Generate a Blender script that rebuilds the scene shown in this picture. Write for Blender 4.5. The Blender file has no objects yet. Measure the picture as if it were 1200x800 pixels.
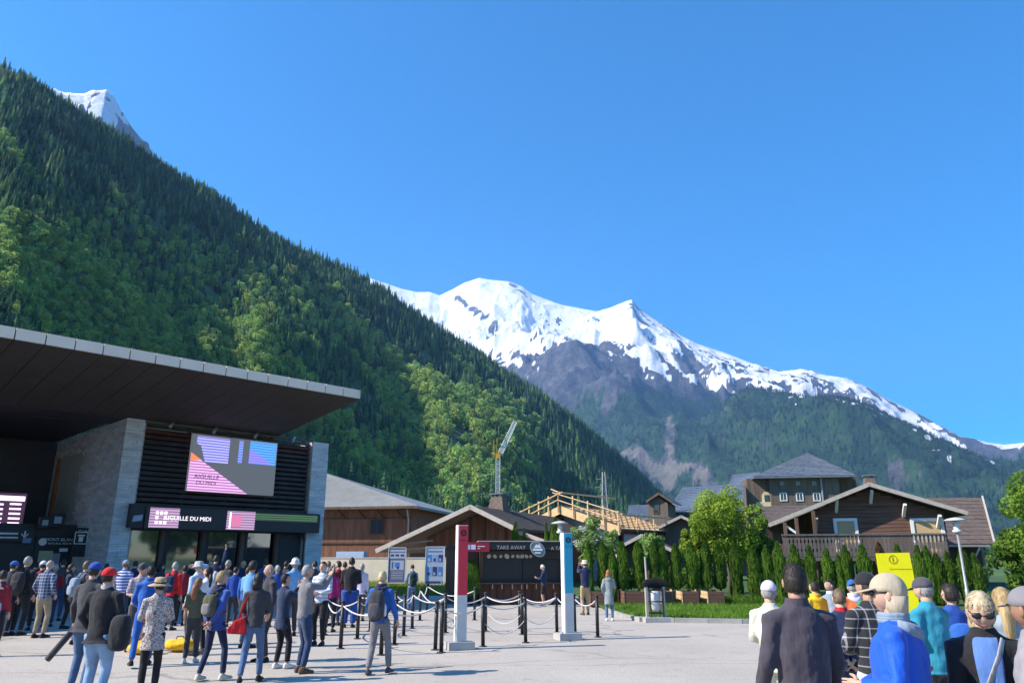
import bpy, bmesh, math, random
import numpy as np
from math import log, sin, cos, pi, radians, atan, atan2, tan, sqrt
from mathutils import Vector, Matrix, Euler, noise
random.seed(7); np.random.seed(7)
SC = bpy.context.scene
COL = SC.collection

# ------------------------------------------------------------------ camera
FPX = 866.0                      # focal length in photo pixels (photo is 1200 x 800)
PITCH = atan((653 - 400) / FPX)
CAMH = 1.85
cp_, sp_ = cos(PITCH), sin(PITCH)
cam = bpy.data.cameras.new('camera'); camo = bpy.data.objects.new('camera', cam); COL.objects.link(camo)
cam.sensor_width = 36; cam.lens = 36 * FPX / 1200
cam.clip_start = .05; cam.clip_end = 60000
camo.location = (0, 0, CAMH); camo.rotation_euler = (pi / 2 + PITCH, 0, 0)
SC.camera = camo

# ------------------------------------------------------------------ sky and sun
SUN_EL, TOSUN = radians(39), Vector((-.972, -.235, 0)).normalized()
W = bpy.data.worlds.new('World'); SC.world = W; W.use_nodes = True
wn = W.node_tree.nodes; wl = W.node_tree.links
bg = wn['Background']; sky = wn.new('ShaderNodeTexSky'); sky.sky_type = 'NISHITA'
sky.sun_disc = False; sky.sun_elevation = SUN_EL
sky.sun_rotation = atan2(TOSUN.x, TOSUN.y)
sky.altitude = 1000; sky.air_density = 1.3; sky.dust_density = 0.0; sky.ozone_density = 4.5
bg.inputs[1].default_value = .10
hsv = wn.new('ShaderNodeHueSaturation'); hsv.inputs['Saturation'].default_value = 1.95
wl.new(sky.outputs[0], hsv.inputs['Color']); wl.new(hsv.outputs[0], bg.inputs[0])
sl = bpy.data.lights.new('sun', 'SUN'); slo = bpy.data.objects.new('sun', sl); COL.objects.link(slo)
sl.energy = 5.0; sl.angle = radians(.5); sl.color = (1, .925, .81)
sd = Vector((TOSUN.x * cos(SUN_EL), TOSUN.y * cos(SUN_EL), sin(SUN_EL)))
slo.rotation_euler = sd.to_track_quat('Z', 'Y').to_euler()
slo.location = sd * 60
SC.view_settings.view_transform = 'Standard'; SC.view_settings.look = 'None'
SC.view_settings.exposure = 1.1; SC.view_settings.gamma = 1
HAZE = 5.8e-5
SC.cycles.volume_bounces = 1
SC.cycles.max_bounces = 6; SC.cycles.diffuse_bounces = 3; SC.cycles.glossy_bounces = 3
SC.cycles.transparent_max_bounces = 8

# ------------------------------------------------------------------ helpers
def ray(px, py):
    u, v = px - 600.0, 400.0 - py
    return Vector((u, FPX * cp_ - v * sp_, FPX * sp_ + v * cp_))
def AT(px, py, Y):
    d = ray(px, py); return Vector((d.x * Y / d.y, Y, CAMH + d.z * Y / d.y))
def G(px, py, z=0.0):
    d = ray(px, py); t = (z - CAMH) / d.z; return Vector((d.x * t, d.y * t, z))

def tag(o, label=None, cat=None, group=None, kind=None):
    if label: o['label'] = label
    if cat: o['category'] = cat
    if group: o['group'] = group
    if kind: o['kind'] = kind
    return o
def empty(name, loc, rz=0.0, label=None, cat=None, group=None):
    o = bpy.data.objects.new(name, None); COL.objects.link(o)
    o.location = loc; o.rotation_euler = (0, 0, rz); o.empty_display_size = .1
    return tag(o, label, cat, group)

class Frame:
    """a building's own axes: x along the front, y inwards, z up"""
    def __init__(s, O, a): s.O = Vector((O[0], O[1], 0)); s.a = a; s.ux = Vector((cos(a), sin(a), 0)); s.uy = Vector((-sin(a), cos(a), 0))
    def on_y(s, px, py, ly=0.0):
        d = ray(px, py); c = Vector((0, 0, CAMH)); n = s.uy
        t = (n.dot(s.O) + ly - n.dot(c)) / n.dot(d); p = c + d * t - s.O
        return p.dot(s.ux), p.z
    def on_x(s, px, py, lx=0.0):
        d = ray(px, py); c = Vector((0, 0, CAMH)); n = s.ux
        t = (n.dot(s.O) + lx - n.dot(c)) / n.dot(d); p = c + d * t - s.O
        return p.dot(s.uy), p.z

class MB:
    def __init__(s): s.v = []; s.f = []; s.m = []; s.mi = 0; s.sm = []; s.smooth = False
    def add(s, vs, fs):
        n = len(s.v); s.v.extend([tuple(p) for p in vs])
        for f in fs: s.f.append(tuple(i + n for i in f)); s.m.append(s.mi); s.sm.append(s.smooth)
        return s
    def box(s, x0, x1, y0, y1, z0, z1):
        return s.add([(x0,y0,z0),(x1,y0,z0),(x1,y1,z0),(x0,y1,z0),(x0,y0,z1),(x1,y0,z1),(x1,y1,z1),(x0,y1,z1)],
                     [(0,3,2,1),(4,5,6,7),(0,1,5,4),(1,2,6,5),(2,3,7,6),(3,0,4,7)])
    def beam(s, a, b, w, h, up=(0, 0, 1)):
        a, b = Vector(a), Vector(b); d = (b - a).normalized(); r = d.cross(Vector(up))
        r = r.normalized() if r.length > 1e-4 else Vector((1, 0, 0)); u = r.cross(d); r = r * w / 2; u = u * h / 2
        vs = [a-r-u, a+r-u, a+r+u, a-r+u, b-r-u, b+r-u, b+r+u, b-r+u]
        return s.add(vs, [(0,1,2,3),(7,6,5,4),(0,4,5,1),(1,5,6,2),(2,6,7,3),(3,7,4,0)])
    def prism(s, pts, vec):
        n = len(pts); vec = Vector(vec); a = [Vector(p) for p in pts]; b = [p + vec for p in a]
        fs = [tuple(range(n)), tuple(range(2 * n - 1, n - 1, -1))] + [(i, i + n, (i + 1) % n + n, (i + 1) % n) for i in range(n)]
        return s.add(a + b, fs)
    def quad(s, *p): return s.add(p, [tuple(range(len(p)))])
    def tube(s, pts, rads, n=8, cap=True):
        pts = [Vector(p) for p in pts]
        if not hasattr(rads, '__len__'): rads = [rads] * len(pts)
        vs = []; t0 = None
        for i, p in enumerate(pts):
            d = (pts[min(i + 1, len(pts) - 1)] - pts[max(i - 1, 0)]).normalized()
            if t0 is None:
                r = d.orthogonal().normalized()
            else:
                r = (r - d * r.dot(d)).normalized()
            t0 = d; u = d.cross(r)
            rr = rads[i]; ra, rb = (rr if hasattr(rr, '__len__') else (rr, rr))
            for k in range(n):
                a = 2 * pi * k / n; vs.append(p + r * cos(a) * ra + u * sin(a) * rb)
        fs = []
        for i in range(len(pts) - 1):
            for k in range(n):
                fs.append((i*n+k, i*n+(k+1)%n, (i+1)*n+(k+1)%n, (i+1)*n+k))
        if cap: fs.append(tuple(range(n - 1, -1, -1))); fs.append(tuple(range((len(pts)-1)*n, len(pts)*n)))
        return s.add(vs, fs)
    def rings(s, secs, n=20, cap=True):
        """secs: (cx, cy, z, rx, ry) horizontal ellipses"""
        vs = []; fs = []
        for (cx, cy, z, rx, ry) in secs:
            for k in range(n):
                a = 2 * pi * k / n; vs.append((cx + rx * cos(a), cy + ry * sin(a), z))
        for i in range(len(secs) - 1):
            for k in range(n): fs.append((i*n+k, i*n+(k+1)%n, (i+1)*n+(k+1)%n, (i+1)*n+k))
        if cap: fs.append(tuple(range(n - 1, -1, -1))); fs.append(tuple(range((len(secs)-1)*n, len(secs)*n)))
        return s.add(vs, fs)
    def ball(s, c, r, nu=12, nv=8, M=None, fn=None):
        c = Vector(c); rx, ry, rz = r if hasattr(r, '__len__') else (r, r, r)
        vs = []
        for j in range(nv + 1):
            th = pi * j / nv
            for i in range(nu):
                ph = 2 * pi * i / nu
                d = Vector((sin(th) * cos(ph), sin(th) * sin(ph), cos(th)))
                k = fn(d) if fn else 1.0
                p = Vector((d.x * rx, d.y * ry, d.z * rz)) * k
                if M is not None: p = M @ p
                vs.append(c + p)
        fs = []
        for j in range(nv):
            for i in range(nu):
                a, b, c2, d2 = j*nu+i, (j+1)*nu+i, (j+1)*nu+(i+1)%nu, j*nu+(i+1)%nu
                fs.append((a, b, c2, d2))
        return s.add(vs, fs)
    def xform(s, M, start=0):
        for i in range(start, len(s.v)): s.v[i] = tuple(M @ Vector(s.v[i]))
        return s
    def mesh(s, name, mats):
        me = bpy.data.meshes.new(name); me.from_pydata(s.v, [], s.f)
        for m in (mats if isinstance(mats, (list, tuple)) else [mats]): me.materials.append(m)
        me.polygons.foreach_set('material_index', s.m); me.polygons.foreach_set('use_smooth', s.sm)
        me.validate(); me.update(); return me
    def obj(s, name, mats, parent=None, loc=None, kind=None, recalc=True):
        me = s.mesh(name, mats)
        if recalc:
            bm = bmesh.new(); bm.from_mesh(me); bmesh.ops.remove_doubles(bm, verts=bm.verts, dist=1e-6)
            bmesh.ops.recalc_face_normals(bm, faces=bm.faces); bm.to_mesh(me); bm.free()
        return link(name, me, parent, loc, kind)
def link(name, me, parent=None, loc=None, kind=None, rz=None):
    o = bpy.data.objects.new(name, me); COL.objects.link(o)
    if parent: o.parent = parent
    if loc is not None: o.location = loc
    if rz is not None: o.rotation_euler = (0, 0, rz)
    if kind: o['kind'] = kind
    return o
def np_obj(name, V, F, mat, kind=None, parent=None, smooth=True, attrs=None):
    """big meshes straight from arrays; F is (n,3) or (n,4)"""
    me = bpy.data.meshes.new(name); k = F.shape[1]
    me.vertices.add(len(V)); me.vertices.foreach_set('co', V.astype(np.float32).ravel())
    me.loops.add(F.size); me.loops.foreach_set('vertex_index', F.astype(np.int32).ravel())
    me.polygons.add(len(F)); me.polygons.foreach_set('loop_start', np.arange(0, F.size, k, dtype=np.int32))
    me.polygons.foreach_set('loop_total', np.full(len(F), k, dtype=np.int32))
    me.polygons.foreach_set('use_smooth', np.full(len(F), smooth)); me.update(calc_edges=True)
    for an, av in (attrs or {}).items():
        if av.ndim == 1:
            a = me.attributes.new(an, 'FLOAT', 'POINT'); a.data.foreach_set('value', av.astype(np.float32))
        else:
            a = me.attributes.new(an, 'FLOAT_COLOR', 'POINT'); a.data.foreach_set('color', av.astype(np.float32).ravel())
    me.materials.append(mat)
    return link(name, me, parent, None, kind)
def children(o): return [c for c in bpy.data.objects if c.parent is o]
def copy_tree(o, parent=None, kids=None):
    c = o.copy(); COL.objects.link(c)
    if parent: c.parent = parent
    for ch in (kids[o.name] if kids else children(o)): copy_tree(ch, c, kids)
    return c
def dup(o, loc, rz=0.0, scale=None, label=None, kids=None):
    c = copy_tree(o, None, kids); c.location = loc; c.rotation_euler = (0, 0, rz)
    if scale: c.scale = scale if hasattr(scale, '__len__') else (scale,) * 3
    if label: c['label'] = label
    return c

# ------------------------------------------------------------------ materials
_m = {}
def newmat(name):
    m = bpy.data.materials.new(name); m.use_nodes = True
    nt = m.node_tree; return m, nt, nt.nodes['Principled BSDF'], nt.nodes, nt.links
def mat(name, col, rough=.7, var=.18, scale=4.0, bump=.15, metal=0.0, spec=.35, stretch=None, bscale=None, col2=None, detail=5, bdist=.01, emit=0):
    if name in _m: return _m[name]
    m, nt, b, n, l = newmat(name)
    tc = n.new('ShaderNodeTexCoord'); mp = n.new('ShaderNodeMapping'); l.new(tc.outputs['Object'], mp.inputs[0])
    if stretch: mp.inputs['Scale'].default_value = stretch
    nz = n.new('ShaderNodeTexNoise'); nz.inputs['Scale'].default_value = scale; nz.inputs['Detail'].default_value = detail
    nz.inputs['Roughness'].default_value = .62
    l.new(mp.outputs[0], nz.inputs[0])
    mx = n.new('ShaderNodeMix'); mx.data_type = 'RGBA'
    c = Vector(col[:3]); c2 = Vector(col2[:3]) if col2 else c * (1 - var)
    c1 = c * (1 + var * .7) if not col2 else c
    mx.inputs['A'].default_value = (*c2, 1); mx.inputs['B'].default_value = (*c1, 1)
    rp = n.new('ShaderNodeValToRGB'); rp.color_ramp.elements[0].position = .32; rp.color_ramp.elements[1].position = .68
    l.new(nz.outputs[0], rp.inputs[0]); l.new(rp.outputs[0], mx.inputs['Factor'])
    l.new(mx.outputs['Result'], b.inputs['Base Color'])
    b.inputs['Roughness'].default_value = rough; b.inputs['Metallic'].default_value = metal
    b.inputs['Specular IOR Level'].default_value = spec
    if emit: 
        l.new(mx.outputs['Result'], b.inputs['Emission Color']); b.inputs['Emission Strength'].default_value = emit
    if bump:
        nb = n.new('ShaderNodeTexNoise'); nb.inputs['Scale'].default_value = bscale or scale * 6; nb.inputs['Detail'].default_value = 4
        l.new(mp.outputs[0], nb.inputs[0]); bp = n.new('ShaderNodeBump'); bp.inputs['Strength'].default_value = bump
        bp.inputs['Distance'].default_value = bdist
        l.new(nb.outputs[0], bp.inputs['Height']); l.new(bp.outputs[0], b.inputs['Normal'])
    _m[name] = m; return m
def flat(name, col, rough=.5, emit=0, metal=0):
    return mat(name, col, rough, .06, 3, 0, metal, .4, emit=emit)

# ------------------------------------------------------------------ numpy noise
def _h(ix, iy, s):
    n = (ix.astype(np.int64) * 374761393 + iy.astype(np.int64) * 668265263 + s * 144665) & 0x7fffffff
    n = (n ^ (n >> 13)) * 1274126177 & 0x7fffffff
    return ((n ^ (n >> 16)) & 0xffff) / 65535.0
def vn(x, y, s=0):
    ix = np.floor(x); iy = np.floor(y); fx = x - ix; fy = y - iy
    fx = fx * fx * fx * (fx * (fx * 6 - 15) + 10); fy = fy * fy * fy * (fy * (fy * 6 - 15) + 10)
    a = _h(ix, iy, s); b = _h(ix + 1, iy, s); c = _h(ix, iy + 1, s); d = _h(ix + 1, iy + 1, s)
    return (a + (b - a) * fx) * (1 - fy) + (c + (d - c) * fx) * fy
def fbm(x, y, o=5, s=0, g=.5):
    r = 0; a = 1; t = 0
    for i in range(o):
        r = r + a * vn(x * 2 ** i + 17.3 * i, y * 2 ** i - 9.1 * i, s + i); t += a; a *= g
    return r / t
def ridged(x, y, o=6, s=0, g=.55):
    r = 0; a = 1; t = 0; w = 1
    for i in range(o):
        q = 1 - np.abs(2 * vn(x * 2 ** i + 5.7 * i, y * 2 ** i + 3.1 * i, s + i) - 1); q = q * q * w
        w = np.clip(q * 1.6, .15, 1); r = r + a * q; t += a; a *= g
    return r / t
def sstep(a, b, x):
    t = np.clip((x - a) / (b - a), 0, 1); return t * t * (3 - 2 * t)

def sil(pts):
    """silhouette pixels -> (azimuth, tan of elevation)"""
    A = []; E = []
    for (x, y) in pts:
        d = ray(x, y); A.append(atan2(d.x, d.y)); E.append(d.z / sqrt(d.x ** 2 + d.y ** 2))
    return np.array(A), np.array(E)
def project(X, Y, Z):
    yy = Y * cp_ + (Z - CAMH) * sp_; zz = -Y * sp_ + (Z - CAMH) * cp_
    return 600 + FPX * X / yy, 400 - FPX * zz / yy
def grid_faces(na, nr):
    i, j = np.meshgrid(np.arange(na - 1), np.arange(nr - 1), indexing='ij')
    a = (i * nr + j).ravel(); return np.stack([a, a + nr, a + nr + 1, a + 1], 1)

# ------------------------------------------------------------------ forested slope on the left
SA, SE = sil([(-1300,600),(-900,520),(-400,380),(-200,220),(-60,110),(-10,82),(0,74),(25,89),(60,111),(100,136),(150,164),(200,198),(250,227),(300,264),(350,293),(400,315),(440,335),  # unseen crest left of view shaped low to let the sun in
              (480,362),(520,392),(560,415),(600,442),(640,468),(680,497),(720,530),(750,556),(785,592),(830,628),(900,650)])
SE = np.maximum(SE, 0.0)
def slope_z(az, r):
    e = np.interp(az, SA, SE)
    px = 600 + FPX * np.tan(az)                     # only to name places along the slope
    Rf = np.interp(px, [-900, -200, 0, 300, 400, 600, 700, 800, 900], [120, 130, 140, 220, 290, 430, 600, 950, 1300])
    Rr = np.interp(px, [-900, 0, 200, 400, 600, 800, 900], [600, 800, 960, 1160, 1450, 2000, 2100])
    t = (r - Rf) / (Rr - Rf); zr = Rr * e
    X = r * np.sin(az); Y = r * np.cos(az)
    tt = np.clip(t, 0, 1)
    z = zr * (.78 * tt + .22 * tt ** 2)
    z = np.where(t > 1, zr * (1 - .9 * (t - 1)), z)
    env = np.clip(tt * 5, 0, 1) * (1 - .8 * sstep(.75, 1, tt))
    n = (fbm(az * 7 + .15 * r / 300, r / 700., 4, 3) - .5) * 70 + (fbm(X / 90., Y / 90., 4, 9) - .5) * 26
    z = z + n * env * np.clip(zr / 300, .1, 1)
    return np.where(t <= 0, -.6, np.maximum(z, -.6)), t
na, nr = 300, 150
az = np.linspace(radians(-62), radians(17.5), na); rr = 150 + (2600 - 150) * np.linspace(0, 1, nr) ** 1.2
AZ, RR = np.meshgrid(az, rr, indexing='ij'); ZZ, TT = slope_z(AZ, RR)
V = np.stack([RR * np.sin(AZ), RR * np.cos(AZ), ZZ], -1).reshape(-1, 3)
m_floor = mat('forest_floor', (.07, .11, .045), .95, .4, .02, .6, bscale=.3, bdist=1.0)
np_obj('forested_slope', V, grid_faces(na, nr), m_floor, 'structure')

# ------------------------------------------------------------------ the snowy massif
MA, ME = sil([(330,300),(400,312),(436,320),(472,332),(488,336),(504,336),(516,340),(532,332),(544,325),(562,319),(572,321),(596,323),(612,329),(624,338),(644,346),
              (660,352),(680,356),(700,359),(716,354),(732,347),(740,344),(748,354),(768,368),(784,378),(800,388),(817,397),(846,407),(867,415),
              (892,425),(917,430),(942,428),(967,435),(992,439),(1017,450),(1042,466),(1075,481),(1100,495),(1125,508),(1158,517),(1175,519),
              (1190,517),(1215,512),(1300,500),(1500,470)])
def seg_bump(X, Y, a, b, w, h0, h1):
    ax, ay = a; bx, by = b; dx, dy = bx - ax, by - ay; L2 = dx * dx + dy * dy
    t = np.clip(((X - ax) * dx + (Y - ay) * dy) / L2, 0, 1)
    wob = (fbm(X / 500., Y / 500., 3, 31) - .5) * w * .9
    d = np.hypot(X - ax - t * dx, Y - ay - t * dy) + wob
    return (h0 + (h1 - h0) * t) * np.clip(1 - np.abs(d) / (w * (1 + .6 * t)), 0, 1) ** 1.1
def pr(px, r):
    a = atan((px - 600) / FPX / .99); return (r * sin(a), r * cos(a))
def massif_z(az, r):
    e = np.interp(az, MA, ME); px = 600 + FPX * np.tan(az)
    Rr = np.interp(px, [300, 560, 760, 1000, 1200, 1500], [9800, 9500, 8600, 7800, 7600, 7500])
    Rf = np.interp(px, [300, 600, 800, 1000, 1200, 1500], [3300, 3100, 2600, 2600, 2800, 3000])
    t = (r - Rf) / (Rr - Rf); tt = np.clip(t, 0, 1); zr = Rr * e
    X = r * np.sin(az); Y = r * np.cos(az)
    g = np.interp(np.clip(t, 0, 1.05), [0, .12, .3, .5, .7, .85, .95, 1, 1.05], [.02, .16, .37, .58, .775, .90, .975, .995, 1.0])
    z = r * e * g
    z = np.where(t > 1.05, r * e * (1 - 1.6 * np.maximum(t - 1.05, 0)), z)
    env = np.clip(tt * 4, 0, 1) * (1 - .9 * sstep(.8, 1, tt))
    wx = X + 300 * fbm(X / 900., Y / 900., 3, 5); wy = Y + 300 * fbm(X / 900., Y / 900., 3, 6)
    # spurs run down from the crest to the right and towards the valley
    ca, sa = cos(radians(-52)), sin(radians(-52))
    U = wx * ca + wy * sa; Vv = -wx * sa + wy * ca
    n = (ridged(U / 2600., Vv / 1100., 6, 11) - .45) * 620
    n2 = (ridged(wx / 420., wy / 420., 5, 21) - .45) * 210
    dome = sstep(2300, 3000, z) * (1 - sstep(560, 800, px))
    z = z + (n * (1 - .55 * dome) + n2 * (1 - .55 * dome)) * env
    z = z + (n2 * .4 + (ridged(wx / 150., wy / 150., 3, 41) - .4) * np.interp(px, [700, 820], [42, 75])) * sstep(.5, .9, tt) * (1 - sstep(1.0, 1.02, t)) * (1 - .45 * dome)
    for (p0, r0, p1, r1, w, h0, h1) in SPURS:
        z = z + seg_bump(X, Y, pr(p0, r0), pr(p1, r1), w, h0, h1) * np.clip(tt * 4, 0, 1)
    q = z / np.maximum(r * e, 1); lim = np.interp(t, [0, .5, .7, .85, 1, 1.2], [.84, .88, .93, .975, 1.01, 1.03])
    k = .08; q2 = np.where(q > lim - k, lim - k + k * (1 - np.exp(-(q - lim + k) / k)), q)
    z = np.where(t <= 1.08, q2 * r * e, z)
    return np.maximum(z, -.6), t, g
SPURS = [(560, 7600, 690, 6000, 380, 60, 200), (640, 6700, 850, 4000, 560, 330, 330), (740, 6900, 960, 4100, 480, 120, 300),
         (860, 6700, 1080, 4000, 480, 120, 260), (980, 6500, 1130, 4200, 420, 80, 140)]
na, nr = 760, 330
az = np.linspace(radians(-20), radians(44), na); rr = 2300 + (11500 - 2300) * np.linspace(0, 1, nr) ** 1.05
AZ, RR = np.meshgrid(az, rr, indexing='ij'); ZZ, TT, GG = massif_z(AZ, RR)
PX = 600 + FPX * np.tan(AZ); XX = RR * np.sin(AZ); YY = RR * np.cos(AZ)
gz = np.gradient(ZZ, axis=1) / np.gradient(RR, axis=1); gx = np.gradient(ZZ, axis=0) / (RR * np.gradient(AZ, axis=0))
steep = np.hypot(gz, gx)
zs = np.interp(PX, [400, 560, 620, 700, 760, 850, 950, 1050, 1150, 1300], [2000, 1820, 1690, 1640, 1560, 1330, 1000, 830, 700, 600])
nz1 = fbm(XX / 300., YY / 300., 6, 51, .6) - .5; nz2 = fbm(XX / 60., YY / 60., 4, 61, .6) - .5
ca, sa = cos(radians(-60)), sin(radians(-60))
Us = XX * ca + YY * sa + 160 * nz1; Vs = -XX * sa + YY * ca
streak = ridged(Us / 1500., Vs / 210., 5, 91)
ks = np.interp(PX, [400, 640, 720, 780, 850, 1000, 1150, 1300], [2.0, 2.6, 3.4, 3.8, 4.2, 4.6, 4.8, 4.8])
gully = ridged(Us / 1300., Vs / 120., 4, 191) - .42
snow = sstep(-.12, .12, gully * 1.5 + np.minimum((ZZ - zs) / 330., np.interp(PX, [400, 560, 700, 780, 880, 1000, 1150], [1.3, 1.25, 1.15, .95, .65, .5, .48])) + nz1 * 1.8 + nz2 * 1.8 - np.maximum(streak - .36, 0) * ks - np.clip(steep - .8, -.3, 1.5) * .35)
PYs = project(XX, YY, ZZ)[1]
zf = np.interp(PX, [400, 620, 720, 850, 1000, 1200], [1000, 1050, 1050, 1300, 1130, 700])
forest = sstep(130, -130, ZZ - zf + nz1 * 520 + nz2 * 340) * sstep(3.6, 2.2, steep + nz2 * .6)
def scar(a, b, w):
    return seg_bump(XX, YY, pr(*a), pr(*b), w, 1, 1)
sc_ = np.clip(scar((655, 5400), (775, 4300), 85) + scar((785, 5300), (780, 4100), 55) + scar((785, 4300), (880, 3600), 70), 0, 1)
forest = forest * (1 - sstep(.25, .6, sc_ + nz2 * .8))
sc_ = sc_ * .8; scr = sstep(.25, .7, sc_ + nz2 * 1.1)
mcol = np.stack([snow, forest, scr, np.ones_like(snow)], -1).reshape(-1, 4)
V = np.stack([XX, YY, ZZ], -1).reshape(-1, 3)
m, nt, b, n, l = newmat('massif')
at = n.new('ShaderNodeAttribute'); at.attribute_name = 'cover'
sp = n.new('ShaderNodeSeparateColor'); l.new(at.outputs['Color'], sp.inputs[0])
tc = n.new('ShaderNodeTexCoord')
def noise_n(scale, detail=8, rough=.65):
    q = n.new('ShaderNodeTexNoise'); q.inputs['Scale'].default_value = scale; q.inputs['Detail'].default_value = detail
    q.inputs['Roughness'].default_value = rough; l.new(tc.outputs['Object'], q.inputs[0]); return q
def ramp_n(src, stops):
    q = n.new('ShaderNodeValToRGB'); e = q.color_ramp.elements
    e[0].position, e[0].color = stops[0][0], (*stops[0][1], 1); e[1].position, e[1].color = stops[-1][0], (*stops[-1][1], 1)
    for (p, c) in stops[1:-1]:
        k = e.new(p); k.color = (*c, 1)
    l.new(src, q.inputs[0]); return q
def mix_n(f, a, bb):
    q = n.new('ShaderNodeMix'); q.data_type = 'RGBA'; l.new(f, q.inputs['Factor']); l.new(a, q.inputs['A']); l.new(bb, q.inputs['B']); return q
def thr_n(src, nz, amt):
    """attribute sharpened by fine noise"""
    a = n.new('ShaderNodeMath'); a.operation = 'MULTIPLY_ADD'; l.new(nz, a.inputs[0]); a.inputs[1].default_value = amt; a.inputs[2].default_value = -amt / 2
    c = n.new('ShaderNodeMath'); c.operation = 'ADD'; l.new(a.outputs[0], c.inputs[0]); l.new(src, c.inputs[1])
    q = n.new('ShaderNodeMapRange'); q.inputs['From Min'].default_value = .38; q.inputs['From Max'].default_value = .62; l.new(c.outputs[0], q.inputs[0]); return q.outputs[0]
nf = noise_n(.012, 10, .7); nm = noise_n(.004, 12, .75)
rock = ramp_n(nf.outputs[0], [(.3, (.035, .038, .05)), (.5, (.075, .075, .088)), (.72, (.17, .155, .155))])
grn = ramp_n(nf.outputs[0], [(.3, (.012, .03, .018)), (.52, (.025, .06, .025)), (.72, (.06, .11, .04))])
scc = ramp_n(nf.outputs[0], [(.3, (.09, .09, .07)), (.7, (.21, .19, .165))])
snw = ramp_n(nm.outputs[0], [(.3, (.72, .74, .78)), (.7, (.90, .90, .90))])
x1 = mix_n(thr_n(sp.outputs[1], nf.outputs[0], 1.1), rock.outputs[0], grn.outputs[0])
x2 = mix_n(thr_n(sp.outputs[2], nf.outputs[0], 1.0), x1.outputs['Result'], scc.outputs[0])
x3 = mix_n(thr_n(sp.outputs[0], nf.outputs[0], 1.3), x2.outputs['Result'], snw.outputs[0])
l.new(x3.outputs['Result'], b.inputs['Base Color']); b.inputs['Roughness'].default_value = .85; b.inputs['Specular IOR Level'].default_value = .1
bp = n.new('ShaderNodeBump'); bp.inputs['Strength'].default_value = .7; bp.inputs['Distance'].default_value = 60
nb = noise_n(.025, 10, .7); l.new(nb.outputs[0], bp.inputs['Height']); l.new(bp.outputs[0], b.inputs['Normal'])
M_MASSIF = m
np_obj('snowy_mountain', V, grid_faces(na, nr), m, 'structure', attrs={'cover': mcol})
MF = forest; MX, MY, MZ, MPX = XX, YY, ZZ, PX

# rocky snow peak behind the top of the forested ridge
PA, PE = sil([(-60,260),(20,170),(50,112),(64,101),(80,106),(100,108),(112,104),(125,101),(133,107),(140,120),(152,140),(165,158),(185,180),(220,230),(260,300)])
na, nr = 200, 90
az = np.linspace(PA[0], PA[-1], na); rr = np.linspace(2700, 4300, nr)
AZ, RR = np.meshgrid(az, rr, indexing='ij'); e = np.interp(AZ, PA, PE); t = (RR - 2700) / 1100.
XX = RR * np.sin(AZ); YY = RR * np.cos(AZ)
ZZ = 3800 * e * np.where(t < 1, .35 + .65 * np.clip(t, 0, 1), 1 - 1.2 * (t - 1))
ZZ = ZZ + (ridged(XX / 260., YY / 260., 5, 71) - .45) * 190 * (1 - .85 * sstep(.8, 1, t)) + (ridged(XX / 90., YY / 90., 3, 72) - .45) * 26 * sstep(.7, 1, t)
nz2 = fbm(XX / 50., YY / 50., 4, 81, .6)
ppx, ppy = project(XX, YY, ZZ)
sn = sstep(.30, .5, nz2 + .12 * sstep(.7, 1, t) - .22 * sstep(115, 150, ppx) - .1)
mc = np.stack([sn, sn * 0, sn * 0, sn * 0 + 1], -1).reshape(-1, 4)
np_obj('snowy_peak', np.stack([XX, YY, np.maximum(ZZ, -.5)], -1).reshape(-1, 3), grid_faces(na, nr), M_MASSIF, 'structure', attrs={'cover': mc})

# ------------------------------------------------------------------ far trees: leaf and needle geometry
def conifer_mb(h, r, layers, per, seed, trunk=True):
    rnd = random.Random(seed); mb = MB()
    if trunk: mb.mi = 1; mb.tube([(0, 0, -.5), (0, 0, h * .97)], [h * .014, h * .002], 5)
    mb.mi = 0
    for k in range(layers):
        f = k / (layers - 1); z = h * (.1 + .87 * f); R = r * (1 - f) ** .8 * rnd.uniform(.82, 1.12) + r * .04
        a0 = rnd.uniform(0, 6.28); dz = h * .87 / layers
        for i in range(per):
            a = a0 + 2 * pi * i / per + rnd.uniform(-.2, .2); q = R * rnd.uniform(.7, 1.15); w = 2 * pi / per * .62
            tip = (q * cos(a), q * sin(a), z - dz * rnd.uniform(.5, 1.0))
            l_ = (q * .55 * cos(a - w), q * .55 * sin(a - w), z - dz * .25); r_ = (q * .55 * cos(a + w), q * .55 * sin(a + w), z - dz * .25)
            top = (0, 0, z + dz * .75)
            mb.add([top, l_, tip, r_], [(0, 1, 2), (0, 2, 3)])
    return mb
def leaf_cloud(mb, clumps, n, size, rnd, flat_=.5):
    """leaf-sized faces spread through the clumps' volume"""
    tot = sum(c[3] ** 2 for c in clumps)
    for (cx, cy, cz, cr, cs) in clumps:
        for i in range(max(4, int(n * cr ** 2 / tot))):
            d = Vector((rnd.gauss(0, 1), rnd.gauss(0, 1), rnd.gauss(0, 1))).normalized(); q = cr * rnd.uniform(.55, 1.04) ** .6
            p = Vector((cx, cy, cz)) + Vector((d.x * q, d.y * q, d.z * q * cs))
            nn = (d + Vector((rnd.gauss(0, .55), rnd.gauss(0, .55), rnd.gauss(0, .55) + .25))).normalized()
            u = nn.orthogonal().normalized(); u.rotate(Matrix.Rotation(rnd.uniform(0, 6.28), 3, nn)); w = nn.cross(u)
            s_ = size * rnd.uniform(.6, 1.3); u = u * s_; w = w * s_ * .6
            mb.add([p - u, p - w * .9 + u * .1, p + u, p + w * .9 + u * .1], [(0, 1, 2, 3)])
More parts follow.
